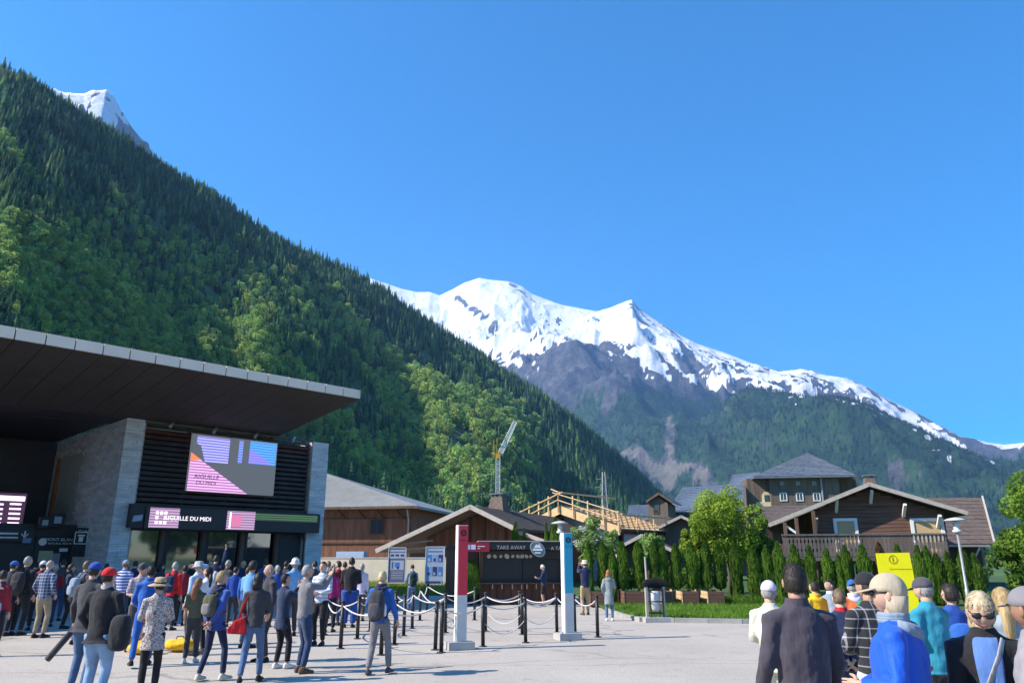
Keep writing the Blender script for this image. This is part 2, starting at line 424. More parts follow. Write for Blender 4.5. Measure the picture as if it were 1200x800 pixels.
def broad_mb(h, seed, n=260, size=.9):
    rnd = random.Random(seed); mb = MB(); mb.mi = 1; mb.tube([(0, 0, -.5), (0, 0, h * .55)], [h * .02, h * .01], 5); mb.mi = 0
    cl = [(0, 0, h * .55, h * .27, 1.2)]
    for i in range(8):
        a = rnd.uniform(0, 6.28); z = rnd.uniform(.3, .85) * h; q = h * .22 * (1.1 - abs(z / h - .5))
        cl.append((q * cos(a), q * sin(a), z, h * rnd.uniform(.11, .18), 1.0))
    cl.append((0, 0, h * .86, h * .12, 1.2))
    leaf_cloud(mb, cl, n, size, rnd); return mb

def tree_mat(name, inst=False, dark=1.0, base=((.016, .045, .02), (.05, .13, .03))):
    m, nt, b, n, l = newmat(name)
    if inst:
        at = n.new('ShaderNodeAttribute'); at.attribute_type = 'INSTANCER'; at.attribute_name = 'tint'; src = at.outputs['Color']
        nz = n.new('ShaderNodeTexNoise'); nz.inputs['Scale'].default_value = .35; tc = n.new('ShaderNodeTexCoord'); l.new(tc.outputs['Object'], nz.inputs[0])
        mr = n.new('ShaderNodeMapRange'); mr.inputs['From Min'].default_value = .3; mr.inputs['From Max'].default_value = .7
        mr.inputs['To Min'].default_value = .65; mr.inputs['To Max'].default_value = 1.35; l.new(nz.outputs[0], mr.inputs[0])
        mx = n.new('ShaderNodeVectorMath'); mx.operation = 'SCALE'; l.new(src, mx.inputs[0]); l.new(mr.outputs[0], mx.inputs['Scale']); out = mx.outputs[0]
    else:
        nz = n.new('ShaderNodeTexNoise'); nz.inputs['Scale'].default_value = 1.3; nz.inputs['Detail'].default_value = 6; tc = n.new('ShaderNodeTexCoord'); l.new(tc.outputs['Object'], nz.inputs[0])
        q = n.new('ShaderNodeValToRGB'); q.color_ramp.elements[0].position = .35; q.color_ramp.elements[1].position = .65
        q.color_ramp.elements[0].color = (*base[0], 1); q.color_ramp.elements[1].color = (*base[1], 1); l.new(nz.outputs[0], q.inputs[0])
        oi = n.new('ShaderNodeObjectInfo'); hs = n.new('ShaderNodeHueSaturation'); mr = n.new('ShaderNodeMapRange'); mr.inputs['To Min'].default_value = .8; mr.inputs['To Max'].default_value = 1.2
        l.new(oi.outputs['Random'], mr.inputs[0]); l.new(mr.outputs[0], hs.inputs['Value']); l.new(q.outputs[0], hs.inputs['Color']); out = hs.outputs[0]
    l.new(out, b.inputs['Base Color']); b.inputs['Roughness'].default_value = .75; b.inputs['Specular IOR Level'].default_value = .2
    tr = n.new('ShaderNodeBsdfTranslucent'); l.new(out, tr.inputs[0]); ms = n.new('ShaderNodeMixShader'); ms.inputs[0].default_value = .42
    l.new(b.outputs[0], ms.inputs[1]); l.new(tr.outputs[0], ms.inputs[2]); l.new(ms.outputs[0], n['Material Output'].inputs[0])
    return m
m_bark = mat('bark', (.12, .095, .075), .95, .4, 6, .5, stretch=(1, 1, .2))
m_inst = tree_mat('wood_leaves', True)

def scatter(name, P, H, tint, kinds, protos):
    """one 'stuff' object: points carrying height, tint and kind, instanced by geometry nodes"""
    me = bpy.data.meshes.new(name); me.vertices.add(len(P)); me.vertices.foreach_set('co', P.astype(np.float32).ravel())
    a = me.attributes.new('tint', 'FLOAT_COLOR', 'POINT'); a.data.foreach_set('color', np.concatenate([tint, np.ones((len(P), 1))], 1).astype(np.float32).ravel())
    a = me.attributes.new('hgt', 'FLOAT', 'POINT'); a.data.foreach_set('value', H.astype(np.float32))
    a = me.attributes.new('kindx', 'INT', 'POINT'); a.data.foreach_set('value', kinds.astype(np.int32))
    a = me.attributes.new('turn', 'FLOAT', 'POINT'); a.data.foreach_set('value', (np.random.rand(len(P)) * 6.28).astype(np.float32))
    o = link(name, me, None, None, 'stuff')
    c = bpy.data.collections.new(name + '_kinds')
    for i, q in enumerate(protos): c.objects.link(q)
    g = bpy.data.node_groups.new(name, 'GeometryNodeTree')
    g.interface.new_socket('Geometry', in_out='INPUT', socket_type='NodeSocketGeometry'); g.interface.new_socket('Geometry', in_out='OUTPUT', socket_type='NodeSocketGeometry')
    N = g.nodes; L = g.links; gi = N.new('NodeGroupInput'); go = N.new('NodeGroupOutput')
    ip = N.new('GeometryNodeInstanceOnPoints'); ci = N.new('GeometryNodeCollectionInfo'); ci.inputs['Collection'].default_value = c
    ci.inputs['Separate Children'].default_value = True; ci.inputs['Reset Children'].default_value = True
    def na_(nm, t):
        q = N.new('GeometryNodeInputNamedAttribute'); q.data_type = t; q.inputs[0].default_value = nm; return q.outputs[0]
    L.new(gi.outputs[0], ip.inputs['Points']); L.new(ci.outputs[0], ip.inputs['Instance']); ip.inputs['Pick Instance'].default_value = True
    L.new(na_('kindx', 'INT'), ip.inputs['Instance Index']); L.new(na_('hgt', 'FLOAT'), ip.inputs['Scale'])
    cx = N.new('ShaderNodeCombineXYZ'); L.new(na_('turn', 'FLOAT'), cx.inputs[2]); L.new(cx.outputs[0], ip.inputs['Rotation'])
    L.new(ip.outputs[0], go.inputs[0])
    md = o.modifiers.new('trees', 'NODES'); md.node_group = g
    return o
def proto(name, mb):
    return bpy.data.objects.new(name, mb.mesh(name, [m_inst, m_bark]))
# unit-height kinds (names sort in index order)
pk = [proto('kind_a', conifer_mb(1, .20, 11, 9, 1)), proto('kind_b', conifer_mb(1, .175, 12, 8, 2)), proto('kind_c', conifer_mb(1, .235, 10, 9, 3)),
      proto('kind_d', broad_mb(1, 4, 240, .075)), proto('kind_e', broad_mb(1, 5, 240, .07)), proto('kind_f', broad_mb(1, 6, 240, .08))]
ga, gr = np.meshgrid(np.arange(radians(-40), radians(17), .0082), np.arange(log(95), log(2050), .0125), indexing='ij'); ga[:, 1::2] += .0041
n_ = ga.size; a = (ga.ravel() + np.random.uniform(-.0030, .0030, n_)); r = np.exp(gr.ravel() + np.random.uniform(-.005, .005, n_))
ea = np.random.uniform(radians(-38), radians(17), 90000); er = np.exp(np.random.uniform(log(500), log(2100), 90000)); et = slope_z(ea, er)[1]; eo = (et > .84) & (et < 1.02)
a = np.concatenate([a, ea[eo]]); r = np.concatenate([r, er[eo]]); n_ = len(a)
z, t = slope_z(a, r); px = 600 + FPX * np.tan(a)
X = r * np.sin(a); Y = r * np.cos(a)
ppx, ppy = project(X, Y, z)
keep = (t > .0) & (t < 1.03) & (np.random.rand(n_) < .95) & ((fbm(X / 45., Y / 45., 3, 7) > .27) | (t > .8) | (r < 520))
pb = fbm(X / 150., Y / 150., 4, 13)
band = sstep(.46, .58, pb) * .65
band = band + .75 * sstep(0, 1, 1.5 - np.hypot((ppx - 530) / 90, (ppy - 540) / 60)) + .55 * sstep(0, 1, 1.4 - np.hypot((ppx - 130) / 170, (ppy - 330) / 80)) + .5 * sstep(0, 1, 1.3 - np.hypot((ppx - 350) / 90, (ppy - 350) / 60))
band = band * (1 - sstep(.62, .85, t)) * (1 - sstep(610, 650, ppx)) + .5 * sstep(.3, .4, t) * (1 - sstep(.8, .9, t)) * sstep(330, 380, ppx) * sstep(560, 500, ppx) * sstep(.4, .55, pb)  # paler broadleaf massed midslope gives sunlit patches by colour; kept off shaded ridge
isb = np.random.rand(n_) < band
hgt = np.clip(r * .0165, 4.5, 21) * np.where(isb, np.random.uniform(.65, 1.0, n_), np.random.uniform(.75, 1.45, n_)) * (.8 + .5 * fbm(X / 60., Y / 60., 2, 99))
hgt *= 1 + .9 * sstep(.16, .06, t) * sstep(300, 360, ppx)
hgt *= 1 - .35 * sstep(.75, 1, t); hgt *= np.where(np.random.rand(n_) < .12, 1.35, 1)
lum = np.random.uniform(.65, 1.35, n_)[:, None]
tc_ = np.array([.022, .058, .026]) * lum * 1.3; tb_ = np.array([.13, .25, .05]) * lum * (np.array([1, 1, 1]) + np.random.uniform(-.2, .3, (n_, 1)) * np.array([1, .3, 0]))
mid = np.random.rand(n_)[:, None] < .3; tc_ = np.where(mid, np.array([.075, .14, .04]) * lum, tc_)
tint = np.where(isb[:, None], tb_ * np.array([2.3, 1.75, 2.5]), tc_ * np.array([2.5, 2.2, 2.6]))
kinds = np.where(isb, np.random.randint(3, 6, n_), np.random.randint(0, 3, n_))
pm = np.stack([X, Y, z], 1); hgt0 = hgt; isb0 = isb
k1 = np.where(keep)[0]
order = k1[np.argsort(r[k1])]
near = [i for i in order if 250 < ppx[i] < 770 and 430 < ppy[i] < 640 and t[i] < .3][:140]
rest = np.array(sorted(set(k1.tolist()) - set(near)))
scatter('mountain_forest', pm[rest], hgt[rest], tint[rest], kinds[rest], pk)
# valley floor wood beyond the roofs
n_ = 1100; X = np.random.uniform(-60, 330, n_); Y = np.random.uniform(300, 560, n_)
a = np.arctan2(X, Y); z, t = slope_z(a, np.hypot(X, Y)); ok = (t <= .02) & (600 + FPX * np.tan(a) < 1130)
X, Y, z = X[ok], Y[ok], z[ok]; n_ = len(X); isb = np.random.rand(n_) < .75
tint = np.where(isb[:, None], np.array([.075, .14, .035]), np.array([.03, .07, .03])) * np.random.uniform(.6, 1.4, (n_, 1))
scatter('valley_wood', np.stack([X, Y, z * 0], 1), np.where(isb, np.random.uniform(8, 15, n_), np.random.uniform(12, 19, n_)), tint, np.where(isb, np.random.randint(3, 6, n_), np.random.randint(0, 3, n_)), pk)
# nearest trees of the wood, each its own object
m_fir = tree_mat('fir_needles', base=((.018, .045, .022), (.045, .10, .035))); m_brd = tree_mat('broad_leaves', base=((.05, .11, .02), (.12, .22, .045)))
fm = [conifer_mb(1, .15, 15, 10, 20 + i).mesh('fir_tree', [m_fir, m_bark]) for i in range(3)]
bm_ = [broad_mb(1, 30 + i, 520, .055).mesh('broadleaf_tree', [m_brd, m_bark]) for i in range(3)]
for i in near:
    h = float(hgt0[i]); P = pm[i]; br = bool(isb0[i])
    o = link('broadleaf_tree' if br else 'fir_tree', random.choice(bm_ if br else fm), None, tuple(P), rz=random.uniform(0, 6.28))
    s_ = random.uniform(.9, 1.1); o.scale = (h * s_, h * s_, h)
    tag(o, 'light green leafy tree at the foot of the forested mountainside' if br else 'dark green fir tree at the foot of the forested mountainside', 'tree',
        'broadleaf trees at the foot of the mountain' if br else 'fir trees at the foot of the mountain')
# firs on the far mountainside
n_ = 120000
ia = np.random.randint(0, MX.shape[0] - 1, n_); ir = np.random.randint(0, MX.shape[1] - 1, n_)
wgt = np.hypot(MX[ia, ir], MY[ia, ir]) < 6800
vis = wgt & (MF[ia, ir] > .55) & (MPX[ia, ir] > 600) & (MPX[ia, ir] < 1240) & (MZ[ia, ir] > 60)
ia, ir = ia[vis][:45000], ir[vis][:45000]
u_, v_ = np.random.rand(len(ia)), np.random.rand(len(ia))
def lerp2(A): return (A[ia, ir] * (1 - u_) + A[ia + 1, ir] * u_) * (1 - v_) + (A[ia, ir + 1] * (1 - u_) + A[ia + 1, ir + 1] * u_) * v_
P = np.stack([lerp2(MX), lerp2(MY), lerp2(MZ) - 2], 1)
lum = np.random.uniform(.6, 1.4, (len(P), 1)) * (.6 + .8 * fbm(P[:, 0] / 250, P[:, 1] / 250, 3, 5))[:, None]
tint = np.where(np.random.rand(len(P), 1) < .3, np.array([.035, .075, .028]), np.array([.014, .036, .02])) * lum
pf = [proto('kind_a', conifer_mb(1, .2, 4, 5, 11, False)), proto('kind_b', conifer_mb(1, .24, 4, 5, 12, False))]
scatter('far_forest', P, np.random.uniform(20, 34, len(P)), tint, np.random.randint(0, 2, len(P)), pf)

# ------------------------------------------------------------------ air
m_air = bpy.data.materials.new('air'); m_air.use_nodes = True; an = m_air.node_tree.nodes; an.remove(an['Principled BSDF'])
pv = an.new('ShaderNodeVolumePrincipled'); pv.inputs['Density'].default_value = HAZE; pv.inputs['Color'].default_value = (.30, .55, 1, 1)
pv.inputs['Anisotropy'].default_value = .2
m_air.node_tree.links.new(pv.outputs[0], an['Material Output'].inputs['Volume'])
MB().box(-9000, 13500, -9000, 15500, -3.0, 3950).obj('haze', m_air, kind='stuff')

# ================================================================== GROUND
def plaza_mat():
    m, nt, b, n, l = newmat('plaza_surface')
    tc = n.new('ShaderNodeTexCoord')
    def nz(s, d=6, r=.6):
        q = n.new('ShaderNodeTexNoise'); q.inputs['Scale'].default_value = s; q.inputs['Detail'].default_value = d; q.inputs['Roughness'].default_value = r
        l.new(tc.outputs['Object'], q.inputs[0]); return q.outputs[0]
    def rmp(src, a, ca, b_, cb):
        q = n.new('ShaderNodeValToRGB'); e = q.color_ramp.elements; e[0].position = a; e[1].position = b_; e[0].color = (*ca, 1); e[1].color = (*cb, 1); l.new(src, q.inputs[0]); return q.outputs[0]
    def mul(a, c):
        q = n.new('ShaderNodeMix'); q.data_type = 'RGBA'; q.blend_type = 'MULTIPLY'; q.inputs['Factor'].default_value = 1; l.new(a, q.inputs['A']); l.new(c, q.inputs['B']); return q.outputs['Result']
    base = rmp(nz(.22, 7, .65), .32, (.42, .37, .315), .68, (.52, .465, .40))
    grit = rmp(nz(30, 3, .85), .3, (.62, .62, .63), .7, (1.18, 1.17, 1.16))
    spots = rmp(nz(1.7, 8, .75), .56, (1, 1, 1), .72, (.68, .67, .66))
    stain = rmp(nz(.09, 5, .6), .55, (1, 1, 1), .75, (.84, .83, .82))
    mp = n.new('ShaderNodeMapping'); mp.inputs['Scale'].default_value = (.10, .33, 1); l.new(tc.outputs['Object'], mp.inputs[0])
    wob = n.new('ShaderNodeTexNoise'); wob.inputs['Scale'].default_value = .8; l.new(tc.outputs['Object'], wob.inputs[0])
    ad = n.new('ShaderNodeVectorMath'); ad.operation = 'MULTIPLY_ADD'; l.new(wob.outputs['Color'], ad.inputs[0]); ad.inputs[1].default_value = (.25, .25, 0); l.new(mp.outputs[0], ad.inputs[2])
    vo = n.new('ShaderNodeTexVoronoi'); vo.feature = 'DISTANCE_TO_EDGE'; vo.inputs['Scale'].default_value = 1.0; l.new(ad.outputs[0], vo.inputs[0])
    crack = rmp(vo.outputs['Distance'], .0, (.62, .61, .6), .009, (1, 1, 1))
    c = mul(mul(mul(mul(base, grit), spots), stain), crack)
    l.new(c, b.inputs['Base Color']); b.inputs['Roughness'].default_value = .86; b.inputs['Specular IOR Level'].default_value = .25
    bp = n.new('ShaderNodeBump'); bp.inputs['Strength'].default_value = .35; bp.inputs['Distance'].default_value = .006; l.new(nz(45, 3, .7), bp.inputs['Height']); l.new(bp.outputs[0], b.inputs['Normal'])
    return m
m_plaza = plaza_mat()
m_meadow = mat('meadow', (.07, .13, .035), .95, .4, .05, .3, bscale=2, bdist=.1)
MB().box(-1500, 3000, -1500, 3000, -2, -.02).obj('ground', m_meadow, kind='structure')
MB().box(-70, 70, -60, 62, -.5, -.004).obj('plaza', m_plaza, kind='structure')
m_kerb = mat('kerb_stone', (.34, .33, .31), .85, .25, 2, .3)
m_conc = mat('concrete', (.42, .41, .39), .85, .15, 2, .3)
# lawn behind the kerb
KP = [G(712, 716), G(733, 724), G(752, 728), G(870, 730), G(1000, 731), G(1210, 733)]
lawn_pts = [(p.x, p.y + .12, .02) for p in KP] + [(40, 24, .02), (40, 60, .02), (2.6, 60, .02), (KP[0].x - .1, 33, .02)]
m_soil = mat('lawn_soil', (.05, .10, .022), .95, .4, 3, .4)
MB().prism(lawn_pts, (0, 0, .09)).obj('lawn', m_soil, kind='structure')
kerb = empty('kerb', (KP[0].x, KP[0].y, 0)); kerb['kind'] = 'structure'
def kerb_run(a, b):
    L = (b - a).length; n = max(1, round(L / 1.0)); d = (b - a) / n
    for i in range(n):
        p = a + d * (i + .5); me = MB().box(-d.length / 2 + .006, d.length / 2 - .006, -.07, .07, -.1, .125).mesh('kerb_stone', m_kerb)
        link('kerb_stone', me, kerb, p - kerb.location, None, atan2(d.y, d.x))
for a, b in zip(KP, KP[1:] + [Vector((34, 24.0, 0))]): kerb_run(a, b)
def grass(name, n, region, h, seed, cols, zf=lambda x, y: .11):
    rnd = random.Random(seed); V = []; F = []
    for i in range(n):
        x, y = region(rnd)
        if x is None: continue
        a = rnd.uniform(0, 6.28); w = rnd.uniform(.006, .014) * (1 + h * 3); hh = h * rnd.uniform(.4, 1.25); lx, ly = rnd.gauss(0, .4) * hh, rnd.gauss(0, .4) * hh; z = zf(x, y) - .01
        k = len(V); V += [(x - w * cos(a), y - w * sin(a), z), (x + w * cos(a), y + w * sin(a), z), (x + lx, y + ly, z + hh)]; F.append((k, k + 1, k + 2))
    return np_obj(name, np.array(V), np.array(F), cols, 'stuff', None, False)
m_grass = tree_mat('grass_blades', base=((.10, .20, .02), (.17, .30, .035)))
def lawn_region(rnd):
    x = rnd.uniform(KP[0].x, 14); y = rnd.uniform(KP[3].y, 31.5) if rnd.random() < .5 else rnd.uniform(KP[3].y, 28)
    fy = np.interp(x, [p.x for p in KP], [p.y for p in KP]) + .1
    return (x, y) if y > fy else (None, None)
grass('grass', 26000, lawn_region, .13, 3, m_grass)

# ================================================================== shared building materials
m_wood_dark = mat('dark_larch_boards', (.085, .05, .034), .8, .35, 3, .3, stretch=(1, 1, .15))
m_wood_brown = mat('brown_boards', (.12, .075, .05), .8, .35, 3, .3, stretch=(1, 1, .15))
m_wood_red = mat('red_brown_boards', (.20, .085, .045), .75, .35, 3, .3, stretch=(1, 1, .12))
m_wood_grey = mat('weathered_boards', (.15, .115, .09), .85, .3, 3, .3, stretch=(1, 1, .15))
m_wood_fresh = mat('fresh_timber', (.62, .42, .22), .7, .15, 3, .2)
m_trim = mat('pale_trim', (.43, .38, .33), .7, .15, 4, .15)
m_white = mat('white_paint', (.78, .77, .74), .6, .06, 3, .05)
m_render = mat('white_render', (.62, .61, .59), .9, .1, 1.5, .25)
m_beige = mat('beige_render', (.56, .51, .41), .9, .12, .8, .25)
m_slate = mat('slate', (.14, .16, .19), .45, .25, 2.2, .25, spec=.5)
m_shingle = mat('brown_shingles', (.13, .095, .075), .85, .35, 3, .4)
m_metroof = mat('pale_metal_roof', (.22, .22, .215), .5, .14, 1, .2, spec=.5)
m_black = mat('black_metal', (.018, .018, .02), .45, .2, 3, .05, spec=.4)
m_char = mat('charcoal_panels', (.035, .033, .034), .5, .15, 1, .05, spec=.4)
m_glass = mat('window_glass', (.015, .02, .025), .06, .1, .5, 0, spec=1.0)
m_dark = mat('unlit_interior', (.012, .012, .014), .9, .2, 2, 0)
m_steel = mat('galvanised_steel', (.30, .31, .32), .5, .12, 5, .1, metal=.4)
m_brickc = mat('chimney_stone', (.16, .12, .095), .9, .3, 5, .4)
m_cream = mat('cream_render', (.66, .56, .34), .85, .1, 2, .2)

def boards(parent, name, x0, x1, z0, z1, y, w, m, vertical=True, top=None, gap=.012, th=.03, kind='stuff'):
    """boards nailed side by side, joints open; top(x) cuts the upper ends under a rake"""
    rnd = random.Random(hash((round(x0, 2), round(z0, 2))) & 0xffff); mb = MB()
    if vertical:
        n = max(1, round((x1 - x0) / w)); w = (x1 - x0) / n
        for i in range(n):
            a, b = x0 + i * w + gap / 2, x0 + (i + 1) * w - gap / 2; za, zb = (top(a), top(b)) if top else (z1, z1)
            if min(za, zb) <= z0 + .02: continue
            t = y - th - rnd.uniform(0, .012)
            mb.add([(a,t,z0),(b,t,z0),(b,y,z0),(a,y,z0),(a,t,za),(b,t,zb),(b,y,zb),(a,y,za)], [(0,1,5,4),(1,2,6,5),(3,0,4,7),(4,5,6,7),(0,3,2,1)])
    else:
        n = max(1, round((z1 - z0) / w)); w = (z1 - z0) / n
        for i in range(n):
            a, b = z0 + i * w + gap / 2, z0 + (i + 1) * w - gap / 2; xa, xb = x0, x1
            if top:
                xs = [x0 + (x1 - x0) * k / 120 for k in range(121)]; ok = [x for x in xs if top(x) > b]
                if not ok: continue
                xa, xb = ok[0], ok[-1]
            mb.box(xa, xb, y - th - rnd.uniform(0, .01), y, a, b)
    return mb.obj(name, m, parent, kind=kind)
def window(parent, x0, x1, z0, z1, y, fm, pm=None, bars=1, fw=.07, name='window'):
    f = MB()
    for (a, b, c, d) in ((x0, x1, z0, z0 + fw), (x0, x1, z1 - fw, z1), (x0, x0 + fw, z0 + fw, z1 - fw), (x1 - fw, x1, z0 + fw, z1 - fw)): f.box(a, b, y - .07, y + .02, c, d)
    for k in range(1, bars + 1):
        xm = x0 + (x1 - x0) * k / (bars + 1); f.box(xm - fw * .3, xm + fw * .3, y - .055, y + .02, z0 + fw, z1 - fw)
    o = f.obj(name, fm, parent); MB().box(x0 + fw * .9, x1 - fw * .9, y - .035, y - .005, z0 + fw * .9, z1 - fw * .9).obj('pane', pm or m_glass, o); return o
def lapped(mb, a, b, c, d, rows, th=.035, cols=1, rnd=random.Random(5), jit=.0):
    """lapped courses from eave a-b up to ridge d-c"""
    a, b, c, d = map(Vector, (a, b, c, d)); nrm = (b - a).cross(d - a).normalized()
    if nrm.z < 0: nrm = -nrm
    for r in range(rows):
        f0, f1 = r / rows, (r + 1) / rows
        for k in range(cols):
            g0, g1 = k / cols, (k + 1) / cols; e = .004 if cols > 1 else 0
            p0 = a.lerp(d, f0).lerp(b.lerp(c, f0), g0 + e); p1 = a.lerp(d, f0).lerp(b.lerp(c, f0), g1 - e)
            p2 = a.lerp(d, f1).lerp(b.lerp(c, f1), g1 - e); p3 = a.lerp(d, f1).lerp(b.lerp(c, f1), g0 + e)
            t = nrm * (th * (1 + rnd.uniform(-jit, jit))); s_ = nrm * .004
            mb.add([p0 + s_, p1 + s_, p2, p3, p0 + t, p1 + t, p2 + s_, p3 + s_], [(0,1,5,4),(4,5,6,7),(1,2,6,5),(3,0,4,7)])
    return mb
def text(parent, s, loc, size, m, rot=(pi / 2, 0, 0), ext=.004, name='lettering', align='CENTER', sx=1.0):
    c = bpy.data.curves.new(name, 'FONT'); c.body = s; c.size = size; c.extrude = ext; c.align_x = align; c.resolution_u = 2
    t = bpy.data.objects.new(name, c); COL.objects.link(t); dg = bpy.context.evaluated_depsgraph_get()
    me = bpy.data.meshes.new_from_object(t.evaluated_get(dg)); bpy.data.objects.remove(t); me.name = name
    me.materials.clear(); me.materials.append(m); o = link(name, me, parent, loc); o.rotation_euler = rot; o.scale = (sx, 1, 1); return o
def xz_poly(mb, pts, y, th=.006): return mb.prism([(x, y, z) for x, z in pts], (0, -th, 0))

# ================================================================== CABLE CAR STATION
S = Frame((-17.7, 33.6), radians(45))
st = empty('station_building', S.O, S.a, 'dark cable car station under a huge flat overhanging roof with louvred front', 'building')
m_stone = mat('grey_ashlar', (.60, .61, .62), .85, .3, 1.3, .4, stretch=(.6, .6, 3))
m_slat = mat('grey_brown_louvre', (.085, .075, .072), .6, .3, 2, .15)
m_slat_red = mat('rusty_louvre', (.14, .05, .035), .7, .3, 2, .15)
m_soffit = mat('brown_soffit', (.105, .082, .062), .8, .12, .7, .05, spec=.2)
m_fascia = mat('champagne_fascia', (.80, .67, .55), .6, .06, .8, .04)
PH = 8.02
xl = S.on_y(171, 492)[0]; xr0 = S.on_y(362, 560)[0]; xr1 = S.on_y(380.5, 560)[0]
def stones(parent, O, u, n, W, H, seed, skip=None, course=.125):
    """coursed stones: u along the wall, n outwards"""
    rnd = random.Random(seed); mb = MB(); u = Vector(u); n = Vector(n); O = Vector(O); z = 0.0
    while z < H - .04:
        h = min(course * rnd.uniform(.7, 1.35), H - z); x = 0.0
        while x < W - .05:
            w = min(rnd.uniform(.22, .85), W - x)
            if not (skip and skip(x + w / 2, z + h / 2)):
                t = n * rnd.uniform(.012, .045); a = O + u * (x + .006); b = O + u * (x + w - .006); z0 = Vector((0, 0, z + .006)); z1 = Vector((0, 0, z + h - .006))
                mb.add([a+z0, b+z0, b+z1, a+z1, a+z0+t, b+z0+t, b+z1+t, a+z1+t], [(4,5,6,7),(0,1,5,4),(1,2,6,5),(2,3,7,6),(3,0,4,7)])
            x += w
        z += h
    return mb.obj('stone_courses', m_stone, parent, kind='stuff')
sy0, sy1 = 6.2, 7.6
side = MB().box(.05, .9, .05, 16, 0, PH).obj('side_wall', m_conc, st)
slot = lambda d, z: (S_SL0 < d < S_SL1 and 3.6 < z < 7.0)
S_SL0, S_SL1 = S.on_x(92, 560, 0)[0], S.on_x(66, 560, 0)[0]
if S_SL0 > S_SL1: S_SL0, S_SL1 = S_SL1, S_SL0
stones(side, (.05, 0, 0), (0, 1, 0), (-1, 0, 0), 16, PH, 1, slot)
MB().box(.06, .3, S_SL0, S_SL1, 3.6, 7.0).obj('slot_window', m_glass, st)
MB().box(-.1, .08, S_SL1 - .35, S_SL1, 3.6, 7.0).obj('slot_reveal', mat('orange_wood', (.30, .12, .05), .6, .2, 3, .2), st)
pl = MB().box(.05, xl - .02, .04, .6, 0, PH).obj('pillar', m_conc, st); stones(pl, (0.02, .04, 0), (1, 0, 0), (0, -1, 0), xl - .02, PH, 2)
pr_ = MB().box(xr0, xr1, -.15, 1.2, 0, PH - .1).obj('pillar', m_conc, st); stones(pr_, (xr0, -.15, 0), (1, 0, 0), (0, -1, 0), xr1 - xr0, PH - .1, 3)
stones(pr_, (xr1, -.15, 0), (0, 1, 0), (1, 0, 0), 1.3, PH - .1, 4)
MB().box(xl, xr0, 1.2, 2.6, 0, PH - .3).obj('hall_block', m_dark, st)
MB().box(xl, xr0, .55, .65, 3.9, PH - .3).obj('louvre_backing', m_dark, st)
zl0, zl1 = S.on_y(172, 588)[1], PH - .12
NS = 15
for k in range(NS):
    z = zl0 + (zl1 - zl0) * (k + .5) / NS
    red = k in (NS - 2, NS - 3)
    mb = MB(); mb.prism([(xl + .05, .0, z - .07), (xl + .05, .06, z - .10), (xl + .05, .22, z + .05), (xl + .05, .16, z + .08)], (xr0 - xl - .1, 0, 0))
    o = mb.obj('louvre_slat', m_slat_red if red else m_slat, st)
    if red: o['label'] = 'rust red slat near the top of the louvres'
for k in range(5):
    x = xl + .05 + (xr0 - xl - .1) * k / 4
    MB().box(x - .035, x + .035, .23, .5, zl0 - .1, zl1 + .1).obj('louvre_post', m_black, st)
MB().box(xl, xr0, -.12, .0, zl1 - .02, zl1 + .1).obj('lamp_rail', m_slat, st)
for (px, py) in ((201, 500), (252, 506), (300, 512), (344, 519)):
    x = S.on_y(px, py, -.4)[0]
    mb = MB(); mb.smooth = True; mb.tube([(x, -.1, zl1 + .02), (x, -.4, zl1 - .02)], .02, 6); mb.tube([(x + .08, -.36, zl1 + .1), (x - .1, -.46, zl1 - .18)], [.06, .09], 10)
    mb.obj('spotlight', m_steel, st)
# big screen
def em(name, c, s=1.6, stripes=None, c2=None):
    m, nt, b, n, l = newmat(name); b.inputs['Base Color'].default_value = (.01, .01, .01, 1); b.inputs['Roughness'].default_value = .4
    b.inputs['Emission Strength'].default_value = s
    if stripes:
        tc = n.new('ShaderNodeTexCoord'); w = n.new('ShaderNodeTexWave'); w.bands_direction = 'Z'; w.inputs['Scale'].default_value = stripes; w.inputs['Distortion'].default_value = .4; w.inputs['Detail'].default_value = 1
        l.new(tc.outputs['Object'], w.inputs[0]); r = n.new('ShaderNodeValToRGB'); r.color_ramp.elements[0].position = .3; r.color_ramp.elements[1].position = .6
        r.color_ramp.elements[0].color = (*(c2 or tuple(x * .45 for x in c)), 1); r.color_ramp.elements[1].color = (*c, 1); l.new(w.outputs[0], r.inputs[0]); l.new(r.outputs[0], b.inputs['Emission Color'])
    else: b.inputs['Emission Color'].default_value = (*c, 1)
    return m
scr = {}
yS = -.30
def SP(*pts, y=yS): return [S.on_y(px, py, y) for px, py in pts]
tl, tr, br_, bl_ = SP((226, 509), (326, 518), (320, 580), (219, 575))
X0, X1 = (tl[0] + bl_[0]) / 2, (tr[0] + br_[0]) / 2; Z0, Z1 = (bl_[1] + br_[1]) / 2, (tl[1] + tr[1]) / 2
sc_o = MB().box(X0, X1, yS, yS + .2, Z0, Z1).obj('display_screen', em('screen_grey', (.055, .062, .075), 1.0), st)
def uvp(pts): return [(X0 + (X1 - X0) * u, Z0 + (Z1 - Z0) * v) for u, v in pts]
def patch(name, pts, m, y=yS - .001): return xz_poly(MB(), uvp(pts), y).obj(name, m, sc_o)
patch('lilac_picture', [(.05, .97), (.42, .97), (.42, .52), (.16, .52), (.10, .80), (.05, .84)], em('scr_lilac', (.48, .45, .95), .62, 2.4, (.12, .14, .55)))
patch('blue_strip', [(.53, .97), (.58, .97), (.58, .55), (.53, .55)], em('scr_blue', (.16, .42, .9), .6, 2.4, (.2, .1, .6)))
patch('blue_picture', [(.66, .98), (.99, .98), (.99, .56), (.66, .56)], em('scr_cyan', (.12, .42, .85), .6, 2.4, (.05, .2, .65)))
